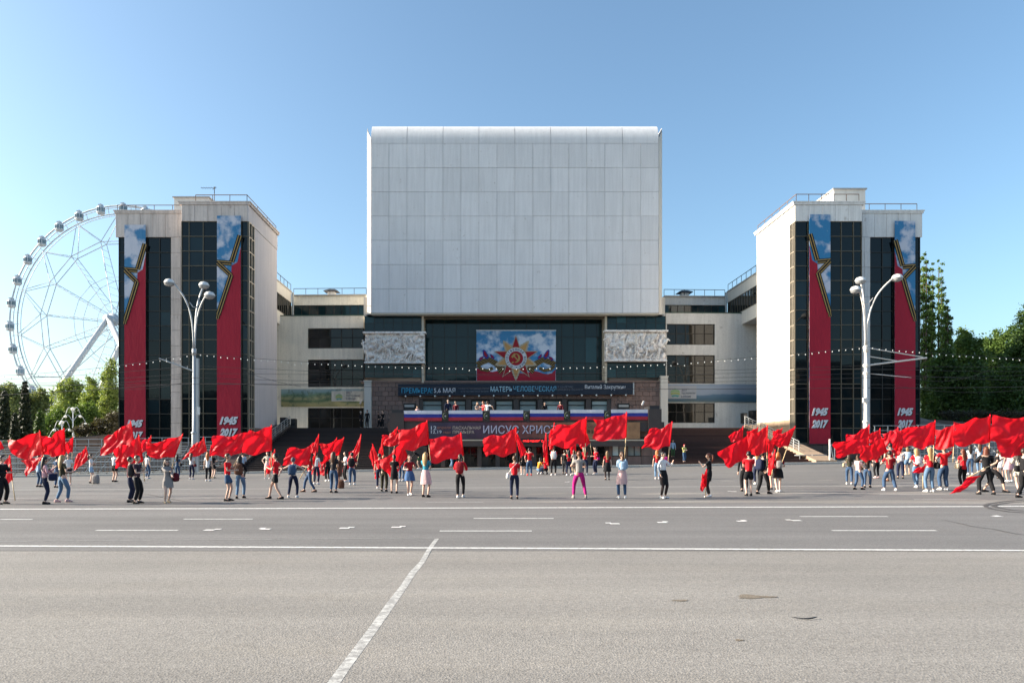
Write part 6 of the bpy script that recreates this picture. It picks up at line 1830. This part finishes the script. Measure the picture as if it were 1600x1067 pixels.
for p in UP:
    D = p[1]; z = p[2] if p[2] > 1 else zg(PX(p[0], D), D) + .15
    ALL.append((PX(p[0], D), D, z, *p[3:]))
for p in STEPS:
    zs0 = zg((EX1 + PX(1162, 70)) / 2, 55) + .1; n = 27; dz = (ZT - .015 - zs0) / n; dy = 15.0 / n
    best = min(range(n), key=lambda i: abs(PZ(p[1], 55 + (i + .6) * dy) - (zs0 + (i + 1) * dz)))
    D = 55 + (best + .6) * dy
    ALL.append((PX(p[0], D), D, zs0 + (best + 1) * dz + .006, *p[2:]))
for (X0, D, z, h, sex, fac, pose, top, bot, hair, shoe, label) in ALL:
    body_job(pose, sex)
    top_job(pose, sex, top[1], top[2])
    if bot[0] in ('trousers', 'shorts', 'capri'): leg_job(pose, sex, bot[0], 1 if bot[0] == 'shorts' or sex == 'm' else 0)
    if bot[0] == 'tunic': leg_job(pose, sex, 'trousers', 0)
    if 'tights' in label: leg_job(pose, sex, 'tights', 0)
for p in ('stride', 'tee', 'up', 'run', 'lean', 'bend'): body_job(p, 'm')
bpy.context.view_layer.update()
dg = bpy.context.evaluated_depsgraph_get()
SM = {}
for key, o in JOBS.items():
    me = bpy.data.meshes.new_from_object(o.evaluated_get(dg)); me.name = key.split('_')[0]
    kind, J, f = JOBV[key]
    tz0, tz1 = J['pel'].z - .1, J['neck0'].z
    co = np.empty(len(me.vertices) * 3); me.vertices.foreach_get('co', co); co = co.reshape(-1, 3)
    ax = np.interp(co[:, 2], [J['pel'].z, J['neck0'].z], [J['pel'].y, J['neck0'].y])
    msk = (np.abs(co[:, 0]) < .24) & (np.abs(co[:, 1] - ax) < .19) & (co[:, 2] > tz0) & (co[:, 2] < tz1 + .05)
    co[msk, 1] = ax[msk] + (co[msk, 1] - ax[msk]) * .76
    if kind == 'body':
        me.vertices.foreach_set('co', co.ravel())
        bm = bmesh.new(); bm.from_mesh(me)
        H0 = J['head']
        g = bmesh.ops.create_icosphere(bm, subdivisions=3, radius=1.0)
        for v in g['verts']:
            x, y, zz = v.co
            jaw = 1 - .28 * max(0, -zz) ** 1.2
            v.co = Vector((x * .076 * jaw, y * .095 * (1 - .12 * max(0, -zz)), zz * .118)) + H0
            if y < -.6 and abs(x) < .20 and -.35 < zz < .15: v.co.y -= .022 * (1 - abs(x) / .2) * (1 - abs(zz + .15) * 1.5)      # nose
            if y < -.75 and .02 < zz < .2 and .25 < abs(x) < .6: v.co.y += .006
        for s in (-1, 1):
            e = bmesh.ops.create_icosphere(bm, subdivisions=2, radius=1.0)
            for v in e['verts']: v.co = Vector((v.co.x * .012 + s * .080, v.co.y * .022 + .008, v.co.z * .034)) + H0
        bm.to_mesh(me); bm.free()
        me.polygons.foreach_set('use_smooth', [True] * len(me.polygons))
    else:
        me.vertices.foreach_set('co', co.ravel())
    me.materials.clear(); me.update()
    SM[key] = me
for o in JOBS.values():
    m = o.data; bpy.data.objects.remove(o); bpy.data.meshes.remove(m)

PO = []
LAST = {}
gcount = {}
for (X0, D, z, h, sex, fac, pose, top, bot, hair, shoe, label) in ALL:
    t = thing('person', (X0, D, z), label, 'person', 'people with flags on the plaza')
    k = h / 1.715
    t.scale = (k, k, k); t.rotation_euler = (0, 0, R(fac))
    skin = M_skin if len(label) % 2 else M_skin2
    L = lambda nm, me, mt, par=t: mk(nm, me, mt, par, (0, 0, 0), world=False)
    L('body', SM['body_%s_%s' % (pose, sex)], skin)
    L('shirt' if top[1] != 'long' else 'jacket', SM['top_%s_%s_%s_%d' % (pose, sex, top[1], top[2])], clothmat(C[top[0]]))
    tights = 'tights' in label or 'black dress' in label
    if bot[0] in ('trousers', 'shorts', 'capri', 'tunic'):
        kd = 'trousers' if bot[0] == 'tunic' else bot[0]
        L(kd, SM['legs_%s_%s_%s_%d' % (pose, sex, kd, 1 if bot[0] == 'shorts' or sex == 'm' else 0)], clothmat(C['denim' if bot[0] == 'tunic' else bot[1]]))
    if bot[0] in ('skirt', 'dress', 'tunic'):
        hem = bot[2] if len(bot) > 2 else .58; fl = bot[3] if len(bot) > 3 else .03
        L('skirt', skirt_mesh(pose, hem, fl), clothmat(C[bot[1]]))
    if 'tights' in label: L('tights', SM['legs_%s_%s_tights_0' % (pose, sex)], clothmat(C['tights']))
    L('hair' if hair[0] != 'cap' else 'cap', hair_mesh(pose, sex, hair[0]), hairmat(hair[1]) if hair[0] != 'cap' else clothmat((.35, .02, .03) if 'red cap' in label else (.10, .10, .12)))
    if hair[0] == 'cap': L('cap_peak', face_mesh(pose, sex, 'cap_peak'), clothmat((.2, .02, .03)))
    for i in (0, 1): L('shoe', shoe_mesh(pose, sex, i, 0), clothmat(C[shoe]))
    if abs(fac) < 135:
        if 'sunglasses' in label: L('sunglasses', face_mesh(pose, sex, 'sunglasses'), M_black)
        else: L('eye', face_mesh(pose, sex, 'eye'), M_eye)
        L('mouth', face_mesh(pose, sex, 'mouth'), M_lip)
    LAST[label] = (t, X0, D, z, k, fac, skeleton(pose, sex), pose)
# tights as legs layer
def local_to_world(t, p):
    return Matrix.LocRotScale(t.location, t.rotation_euler, t.scale) @ Vector(p)

# ------------------------------------------------------------------ bags
def pack_mesh(w, d, h):
    bm = bmesh.new(); bmesh.ops.create_cube(bm, size=1)
    bmesh.ops.subdivide_edges(bm, edges=bm.edges[:], cuts=3, use_grid_fill=True)
    for v in bm.verts:
        n = v.co.normalized() * .62; v.co = v.co.lerp(n, .55); v.co = Vector((v.co.x * w, v.co.y * d * (1.1 - .4 * v.co.z), v.co.z * h))
    me = bpy.data.meshes.new('bag'); bm.to_mesh(me); bm.free(); me.polygons.foreach_set('use_smooth', [True] * len(me.polygons)); return me
PK = pack_mesh(.30, .17, .42)
def backpack(who, col, label, s=1.0):
    t, X0, D, z, k, fac, J, pose = LAST[who]
    b = thing('backpack', (X0, D, z), label, 'backpack', 'bags carried in the crowd'); b.scale = t.scale; b.rotation_euler = t.rotation_euler
    c = (J['chest'] + J['waist']) / 2
    o = mk('bag', PK, clothmat(C[col]), b, Vector((0, c.y + .19, c.z + .02)), world=False); o.scale = (s, s, s)
    mb = MB(); mb.ball((0, c.y + .19 + .075 * s, c.z - .06), (.10 * s, .035, .08 * s), 10, 7); mk('pocket', mb.mesh('pocket', True), clothmat(C[col]), b, world=False)
    mb = MB()
    for sx in (-.11, .11): mb.tube([(sx, c.y + .12, c.z + .14), (sx * 1.05, c.y + .07, J['upch'].z + .09), (sx * 1.05, c.y - .10, J['upch'].z), (sx*1.1, c.y - .10, c.z), (sx, c.y + .10, c.z - .12)], .016, 5)
    mk('strap', mb.mesh('strap', True), clothmat(C[col]), b, world=False)
P = {l: l for l in LAST}
def who(s): return next(l for l in LAST if s in l)
backpack(who('dark plum T-shirt'), 'dark', 'black backpack on the man in plum T-shirt')
backpack(who('brown backpack'), 'brown', 'brown backpack on the woman in black top')
backpack(who('arms spread'), 'denim', 'grey-blue backpack on the girl with arms spread')
backpack(who('red with black backpack'), 'black', 'black backpack on the person in red before the dark steps')
backpack(who('red sweatshirt'), 'dred', 'red backpack on the woman in red sweatshirt')
backpack(who('red with a white backpack and black'), 'white', 'white backpack in front of the entrance')
backpack(who('small light blue backpack'), 'lblue', 'small light blue backpack on the woman in the pink tunic', .7)
backpack(who('navy backpack'), 'navy', 'navy backpack on the person in black leather jacket')
backpack(who('small grey backpack'), 'grey', 'small grey backpack on the orange-haired girl', .75)
backpack(who('shorts with blue backpack'), 'lblue', 'blue backpack on the person in denim shorts')
backpack(who('blonde girl in red with a white'), 'white', 'white backpack on the blonde girl in light jeans', .8)
backpack(who('pink backpack'), 'pink', 'pink backpack near the right frame edge', .85)
def handbag(whom, col, label, side, zc, s=1.0, fwd=0.0):
    t, X0, D, z, k, fac, J, pose = LAST[who(whom)]
    b = thing('shoulder_bag', (X0, D, z), label, 'bag', 'bags carried in the crowd'); b.scale = t.scale; b.rotation_euler = t.rotation_euler
    o = mk('bag', PK, clothmat(C[col]), b, Vector((side * .27, fwd, zc)), (0, 0, R(90)), world=False); o.scale = (s * .95, s * .8, s * .62)
    sh = J['sh0' if side < 0 else 'sh1']; sh2 = J['sh1' if side < 0 else 'sh0']
    mb = MB(); a = sh2 if col in ('white', 'brown') else sh
    mb.tube([(side*.26, fwd + .08, zc + .10), (side*.10, .16, (zc + a.z) / 2 + .1), (a.x * .6, .08, a.z + .075), (a.x * .6, -.08, a.z + .06), (side*.12, -.17, (zc + a.z)/2), (side*.26, fwd - .08, zc + .10)], .010, 5)
    mk('strap', mb.mesh('strap', True), clothmat(C[col]), b, world=False)
handbag('woman in pale pink jacket', 'navy', 'dark handbag held by the woman in pale pink', -1, .98, .9, -.2)
handbag('leaning back under a flag', 'maroon', 'large burgundy bag hanging from the woman in the grey-brown dress', 1, .98, 1.25, -.05)
handbag('all in denim', 'black', 'small black bag of the girl in denim', -1, 1.0, .7)
handbag('a maroon bag', 'maroon', 'small maroon bag of the girl in navy trousers', -1, .92, .7)
handbag('white shoulder bag', 'white', 'white shoulder bag at the hip of the woman with the hair bun', 1, .92, .8)
handbag('person in red T-shirt and sunglasses lifting'.replace('person', 'young man'), 'mag', 'magenta bag of the young man lifting a flag', 1, 1.0, .6)
handbag('woman in white jacket', 'white', 'large white bag on the shoulder of the woman in white jacket', -1, 1.22, 1.2, -.12)
handbag('cut by the right frame edge', 'black', 'black bag at the right frame edge', 1, 1.0, .8)
handbag('person with beige bag', 'beige', 'beige bag at the left end of the right-hand crowd', 1, 1.05, .8)
handbag('jeans with a brown bag', 'brown', 'brown bag of the person in black top and jeans', 1, 1.0, .9)
handbag('light blue jeans with black bag', 'black', 'black bag of the blonde woman in light blue jeans', -1, 1.02, .9)
handbag('black trousers with beige bag', 'beige', 'beige bag of the woman in long red shirt', 1, .95, .8)
# strap across the black suit
def ground_bag(px, py, col, label, s=1.0):
    X0, D, z = gpos(px, py)
    b = thing('bag_on_ground', (X0, D, z), label, 'bag')
    o = mk('bag', PK, clothmat(C[col]), b, (X0, D, z + .21 * s)); o.scale = (s, s, s)
    mb = MB(); mb.tube([(X0 - .06, D, z + .38*s), (X0 - .05, D, z + .50*s), (X0 + .05, D, z + .50*s), (X0 + .06, D, z + .38*s)], .012, 6); mb.build('handle', clothmat(C[col]), b, True)
ground_bag(149.5, 756, 'grey', 'light grey backpack standing on the asphalt beside the girl in white', 1.15)
ground_bag(533, 763, 'brown', 'brown leather bag standing on the asphalt before the dark steps', .9)
t_, X0, D, z, k, fac, J, pose = LAST[who('woman in white jacket')]
b = thing('plastic_bag', (X0, D, z), 'magenta plastic bag hanging beside the woman in white jacket', 'bag')
o = mk('bag', PK, clothmat(C['mag']), b, (X0 + .42, D - .1, z + .98)); o.scale = (1.15, 1, .95); o.rotation_euler = (0, R(-12), 0)
mb = MB(); mb.tube([(X0 + .36, D - .1, z + 1.12), (X0 + .28, D - .08, z + 1.30), (X0 + .45, D - .1, z + 1.12)], .012, 6); mb.build('handle', clothmat(C['mag']), b)

# ------------------------------------------------------------------ red flags
def flag(top, low, ft, fl, D, label, pole=None, amp=.10, seed=0, dark=True, waves=2.2, yaw=0.0):
    """a cloth between its pole edge (top, low) and its free edge (ft, fl), spots in the picture at distance D"""
    rr = random.Random(seed * 13 + int(top[0]))
    Df = D + yaw
    A, B, Cc, E = Vector(P3(*top, D)), Vector(P3(*low, D)), Vector(P3(*ft, Df)), Vector(P3(*fl, Df))
    W = ((Cc - A).length + (E - B).length) / 2; Hh = max((B - A).length, (E - Cc).length)
    nx, ny = 32, 20
    ph = rr.uniform(0, 6.28); k1 = rr.uniform(.8, 1.25); tilt = rr.choice([-1, 1, 1]) * rr.uniform(.5, 1.1); sd = rr.uniform(0, 50)
    vs = []
    for j in range(ny + 1):
        for i in range(nx + 1):
            u, v = i / nx, j / ny
            p = (A.lerp(B, v)).lerp(Cc.lerp(E, v), u)
            e = min(1, u * 3)
            w1 = u * .9 + v * tilt                        # folds fan out slantwise from the pole
            d = amp * e * (.75*math.sin(2*math.pi*w1*k1 + ph) * (.5 + .5*u) + 1.5*mnoise.noise(Vector((u*1.9 + v*tilt*1.2 + sd, v*1.7, 0))) + .40*math.sin(2*math.pi*(u*2.3*k1 - v*1.3) + ph*2 + 2*mnoise.noise(Vector((u*2, v*2, sd)))))
            d += amp * .50 * e * abs(mnoise.noise(Vector((u*5 + v*2.5*tilt + sd, v*4 - u*2, 3)))) + amp * .15 * mnoise.noise(Vector((u*13 + sd, v*9, 3)))
            edge = .05 * Hh * e * math.sin(2*math.pi*u*1.4 + ph) + .07 * Hh * e * mnoise.noise(Vector((u*2.5 + sd, 7, v)))
            sag = -.07 * Hh * math.sin(math.pi * u)
            fx = .035 * W * e * mnoise.noise(Vector((v*3 + sd, u*2, 5))) * 3 * u
            p = p + Vector((fx, -d, edge + sag))
            vs.append(p)
    n = nx + 1
    base = pole[1] if pole else None
    dirv = (B - A)
    if pole: bottom = Vector(P3(*pole, D))
    else:
        zt = zg(B.x, D) + 1.12; s = (A.z - zt) / max(.2, A.z - B.z); bottom = A + dirv * s
    t = thing('red_flag', tuple(bottom), label, 'flag', 'red flags carried on the plaza')
    mb = MB(); mb.add(vs, [(j*n+i, j*n+i+1, (j+1)*n+i+1, (j+1)*n+i) for j in range(ny) for i in range(nx)])
    mb.build('cloth', M_flag, t, True)
    up = A + (A - B).normalized() * .05
    mb = MB(); mb.tube([bottom, B.lerp(bottom, .0)], .016, 7); mb.build('pole', M_wood, t, True)
    mb = MB(); mb.tube([B, A, up], [.026, .024, .01], 8); mb.build('sleeve', M_flag, t, True)
FL = [
 ((62,674),(68,710),(9,690),(26,716),26.2,'large red flag over the woman in pale pink jacket',(72,736)),
 ((100,670),(102,709),(63,684),(66,710),27.0,'red flag right of the one over the woman in pale pink',(96,730)),
 ((66,712),(62,720),(34,716),(43,744),30,'lower red flag hanging under the first large one at the left',None),
 ((114,683),(113,706),(101,692),(103,706),43,'small distant red flag left of the girl in white',(112,726)),
 ((103,703),(101,712),(87,707),(92,714),38,'small scrap of red flag behind the blonde woman at the left',None),
 ((134,698),(139,717),(118,714),(114,735),42,'small sunlit red flag left of the girl in white',(143,728)),
 ((204,659),(209,690),(168,680),(154,712),27,'large red flag highest left of the lamp post, lower edge ragged',(214,735)),
 ((217,681),(223,721),(178,702),(182,732),25.3,'large red flag in front of the man with the backpack',(226,752)),
 ((236,681),(235,702),(219,690),(221,706),43,'small red flag between the big left flags',(235,722)),
 ((285,679),(272,714),(227,693),(232,712),25.6,'red flag raised by the laughing woman in grey-brown dress',(268,736)),
 ((318,683),(323,705),(300,697),(285,717),43,'pointed red flag in front of the left lamp post base',(325,722)),
 ((330,696),(327,712),(346,688),(344,707),42,'small crumpled sunlit flag beside the orange-haired girl',(325,722)),
 ((392,674),(376,708),(332,682),(331,713),28.5,'long red flag left half of the pair over the young man in red and white',(365,728)),
 ((424,665),(424,704),(388,674),(377,709),27.2,'red flag right half of the pair near the stair rail',(424,735)),
 ((1,690),(6,701),(-20,697),(-20,708),38,'corner of a red flag at the left frame edge',(12,716)),
 ((15,713),(19,750),(-16,733),(-12,764),24.6,'low red flag at the left frame edge with its pole on the ground',(24.5,788)),
 ((488,696),(481,726),(450,700),(441,727),27.5,'rounded red flag over the girl with spread arms',(468,748)),
 ((498,679),(496,707),(484,696),(484,708),40,'pointed sunlit red flag tip behind the rounded flag',(494,735)),
 ((537,684),(529,711),(498,695),(508,713),30,'red flag with curled middle over the woman with very long hair',(526,730)),
 ((522,702),(508,706),(520,716),(502,728),31,'pale twisted fold of red flag left of the very long hair',(528,722)),
 ((514,718),(513,740),(496,722),(495,742),44,'low red flag left of the woman with very long hair',(515,744)),
 ((526,684),(525,698),(519,691),(518,699),50,'tiny red flag tip before the middle of the dark steps',None),
 ((564,679),(561,706),(547,708),(533,741),42,'narrow drooping red flag before the dark steps',(557,728)),
 ((582,694),(594,722),(576,712),(586,736),38,'narrow hanging red flag at the left of the drooping cluster',(597,742)),
 ((597,686),(599,712),(590,710),(601,716),40,'slim red flag rising behind the drooping cluster',(600,726)),
 ((667,658),(670,694),(622,673),(626,704),28,'high bright red flag of the central left cluster',(673,722)),
 ((628,676),(626,694),(597,680),(600,697),39,'red flag behind the high bright one, left',(626,722)),
 ((621,667),(619,680),(609,678),(611,690),50,'small pointed red tip above the central left cluster',None),
 ((628,692),(637,714),(588,722),(611,747),29,'broad drooping red flag hanging to a point in the central left cluster',(640,738)),
 ((720,677),(724,712),(671,684),(673,722),26,'square red flag over the woman in red sweatshirt',(726,734)),
 ((806,669),(806,707),(754,684),(758,712),25.7,'red flag carried by the woman with the hair bun',(804,731)),
 ((808,678),(822,704),(806,684),(814,714),43,'narrow sunlit red flag slanting near the entrance',(826,714)),
 ((916,653),(915,692),(868,665),(857,697),26,'large red flag over the person in magenta trousers',(914,714)),
 ((853,677),(857,728),(848,690),(849,712),43,'tall narrow hanging red flag near the entrance',(858,737)),
 ((866,661),(864,700),(857,678),(858,700),41,'slim red flag just left of the large one at the centre',(863,716)),
 ((899,690),(900,705),(890,698),(891,712),44,'small red flag behind the long black-haired girl',(897,720)),
 ((917,678),(922,692),(903,690),(908,702),44,'small red flag behind the raised arms right of the centre',(925,712)),
 ((979,645),(978,684),(930,655),(927,686),25.7,'bright red flag over the woman with the pink tunic',(976,716)),
 ((1050,660),(1046,697),(1015,671),(1002,699),26,'dark-shaded red flag over the woman in white jacket',(1044,722)),
 ((1104,734),(1103,760),(1097,741),(1094,767),25.6,'lowered red flag hanging beside the woman in short black dress',(1102,777)),
 ((1161,666),(1160,686),(1138,680),(1143,690),42,'small red flag behind the pair right of the centre, upper left',(1162,720)),
 ((1168,680),(1171,712),(1120,705),(1139,729),27.2,'large red flag sagging left, right of the centre',(1174,732)),
 ((1199,666),(1198,706),(1167,677),(1170,710),26.7,'upright red flag between the sagging flag and the bright tower',(1199,728)),
 ((1184,668),(1183,680),(1167,674),(1168,683),42,'small red flag peeking above the upright one',None),
 ((1242,667),(1231,697),(1209,679),(1206,694),28,'red flag on a slanting pole over the orange-haired girl in black skirt',(1222,722)),
 ((1222,669),(1220,680),(1207,673),(1208,682),40,'small pale red flag behind the one on the slanting pole',None),
 ((1211,703),(1207,733),(1201,720),(1200,743),28.5,'rolled red flag hanging beside the leather jacket',(1206,744)),
 ((1211,680),(1209,700),(1199,686),(1200,718),31,'narrow red cloth strip left of the orange-haired girl',(1208,720)),
 ((1358,664),(1357,697),(1323,681),(1320,700),34,'pointed red flag topmost in the left part of the right crowd',(1357,726)),
 ((1357,683),(1355,702),(1303,690),(1308,715),30,'wide red flag at the left end of the right crowd',(1354,724)),
 ((1375,670),(1376,688),(1357,677),(1358,692),37,'small red flag right of the pointed topmost one',(1377,716)),
 ((1378,684),(1386,706),(1337,700),(1350,723),28.2,'low red flag in front of the jeans-clad group at the right',(1389,726)),
 ((1403,668),(1404,692),(1379,677),(1380,697),37,'red flag above the man in dark red T-shirt',(1404,718)),
 ((1419,668),(1411,698),(1391,674),(1394,702),35,'red flag leaning right of the man in dark red T-shirt',(1405,720)),
 ((1412,692),(1405,711),(1398,698),(1398,716),35,'narrow twisted red flag among the right crowd',(1403,722)),
 ((1461,658),(1459,695),(1414,668),(1409,698),27.8,'large red flag over the blonde woman in light blue jeans',(1458,722)),
 ((1491,663),(1490,697),(1461,671),(1462,700),29,'red flag over the man with a hand on his head',(1489,722)),
 ((1547,649),(1546,691),(1489,659),(1492,694),27.6,'broad wrinkled red flag second from the right edge',(1545,722)),
 ((1622,648),(1620,690),(1548,650),(1547,690),29,'high broad red flag at the right frame edge',(1620,725)),
 ((1628,668),(1624,706),(1557,686),(1560,714),27.3,'lower rumpled red flag at the right frame edge',(1624,730)),
 ((1530,744),(1511,746),(1502,768),(1484,771),24.9,'red flag lowered to the asphalt by the person in black suit',(1546,728)),
 ((1446,725),(1442,738),(1430,732),(1426,738),28.2,'small lowered red flag beside the blonde woman',(1442,763)),
 ((429,703),(430,727),(420,717),(421,735),33,'red flag furled behind the young man striding left',(430,745)),
 ((493,706),(490,735),(486,718),(487,739),31,'furled red flag of the woman in red and blue jeans',(486,769)),
 ((423,724),(422,738),(415,729),(416,741),42,'red scarf-like flag of the girl with a hand on her hip',(424,745)),
 ((590,736),(593,746),(585,737),(586,748),36,'small low red cloth left of the olive-clad person',None),
]
for i, (a, b, c, d, D, lab, pole) in enumerate(FL):
    w = math.dist(a, c) / F * D
    flag(a, b, c, d, D, lab, pole, amp=.025 + .055 * min(1, w / 1.4), seed=i, yaw=random.Random(i).uniform(-.25, .35) * min(1, w))

# ------------------------------------------------------------------ carved friezes
def frieze(x0, x1, y0, y1, D, seed, back):
    rr = random.Random(seed)
    X0, X1, Z0, Z1 = PX(x0, D), PX(x1, D), PZ(y1, D), PZ(y0, D)
    t = thing('relief_frieze', ((X0+X1)/2, D, Z0), None, None, parent=THEATRE)
    nx, nz = 90, 46; vs = []
    for j in range(nz + 1):
        for i in range(nx + 1):
            u, v = i/nx, j/nz; x, z = X0 + .08 + (X1-X0-.16)*u, Z0 + .08 + (Z1-Z0-.16)*v
            d = abs(mnoise.noise(Vector((x*1.5+seed, z*1.5, seed)))) * .60 + abs(mnoise.noise(Vector((x*4+seed, z*4, 2)))) * .22
            vs.append((x, D + .30 - d, z))
    n = nx + 1; mb = MB(); mb.add(vs, [(j*n+i, j*n+i+1, (j+1)*n+i+1, (j+1)*n+i) for j in range(nz) for i in range(nx)]); mb.build('carved_ground', M_relief, t, True)
    flat_box('slab', (X0 + .05, D + .32, Z0, X1 - .05, HD - .05, Z1), M_relief, t)
    mb = MB(); mb.box(X0 - .1, D - .22, Z1 - .09, X1 + .1, HD - .05, Z1 + .07); mb.box(X0, D - .12, Z0 - .06, X1, HD - .05, Z0 + .07); mb.build('frame_moulding', M_relief, t)
    keys = [k for k in SM if k.startswith('body_')]
    W = X1 - X0
    for row, zf in ((0, .10), (1, .95), (2, 1.75)):
        for q in range(8):
            key = rr.choice([k for k in keys if 'squat' not in k]); k = rr.uniform(.78, .95)
            x = X0 + .35 + (W - .7) * (q + rr.uniform(-.25, .25)) / 8
            o = mk('carved_figure', SM[key], M_relief, t, (x, D - .02 + .04 * row, Z0 + zf + rr.uniform(-.1, .1)), (R(rr.uniform(-8, 14)), R(rr.uniform(-48, 48)), R(rr.choice([-70, -30, 0, 40, 80, 160]))))
            kk = k if zf < 1.5 else k * .75
            o.scale = (kk * 1.15, kk * 1.0, kk)
            # keep every figure inside the frame
            if zf > 1.5: o.location.z -= .15
            mb = None
    for q in range(6):                                   # horse bodies with neck and head
        x = X0 + .7 + (W - 1.4) * q / 5 + rr.uniform(-.2, .2); z = Z0 + rr.uniform(.7, 2.1); s = rr.choice([-1, 1])
        mb = MB(); mb.ball((x, D + .12, z), (.55, .24, .30), 12, 8)
        mb.tube([(x + s*.4, D + .1, z + .1), (x + s*.65, D + .02, z + .45), (x + s*.78, D - .02, z + .62), (x + s*1.0, D - .02, z + .45)], [.2, .15, .12, .07], 9)
        for a in (-.4, -.25, .3, .42): mb.tube([(x + a, D + .1, z - .15), (x + a + s*.22, D + .02, z - .45), (x + a - s*.05, D + .04, z - .75)], [.10, .06, .04], 7)
        mb.build('carved_horse', M_relief, t, True)
frieze(569, 664, 519.5, 566.5, 72.2, 3, 0)
frieze(945.5, 1042, 517, 563.5, 72.2, 8, 0)

# ------------------------------------------------------------------ buildings on the other side of the square (seen only in the glass)
M_opp = surf('opposite_render', (.22, .17, .13), .9, .15, .3)
M_opp2 = surf('opposite_grey_render', (.16, .15, .14), .9, .15, .3)
for i, (x0, w, hh, m) in enumerate(((-120, 66, 17, M_opp2), (-50, 70, 24, M_opp), (24, 60, 19, M_opp2), (88, 60, 26, M_opp))):
    t = thing('opposite_building', (x0 + w/2, -75, 0), ['low grey-brown', 'tall brown', 'grey-brown', 'tallest brown'][i] + ' building facing the theatre, %s, mirrored in the tower glass' % ['far left', 'left of centre', 'right of centre', 'far right'][i], 'building', 'buildings across the square')
    flat_box('wall', (x0, -92, -.2, x0 + w, -75, hh), m, t)
    flat_box('roof', (x0 - .5, -92.5, hh + .002, x0 + w + .5, -74.4, hh + .8), M_roof, t)
    wm = MB(); wm.box(0, 0, 0, 1.6, .12, 1.9); wm = wm.mesh('window')
    for fl in range(int((hh - 2) / 3.4)):
        for q in range(int(w / 4.2)):
            mk('window', wm, M_dark, t, (x0 + 1.4 + q * 4.2, -74.99, 1.6 + fl * 3.4))
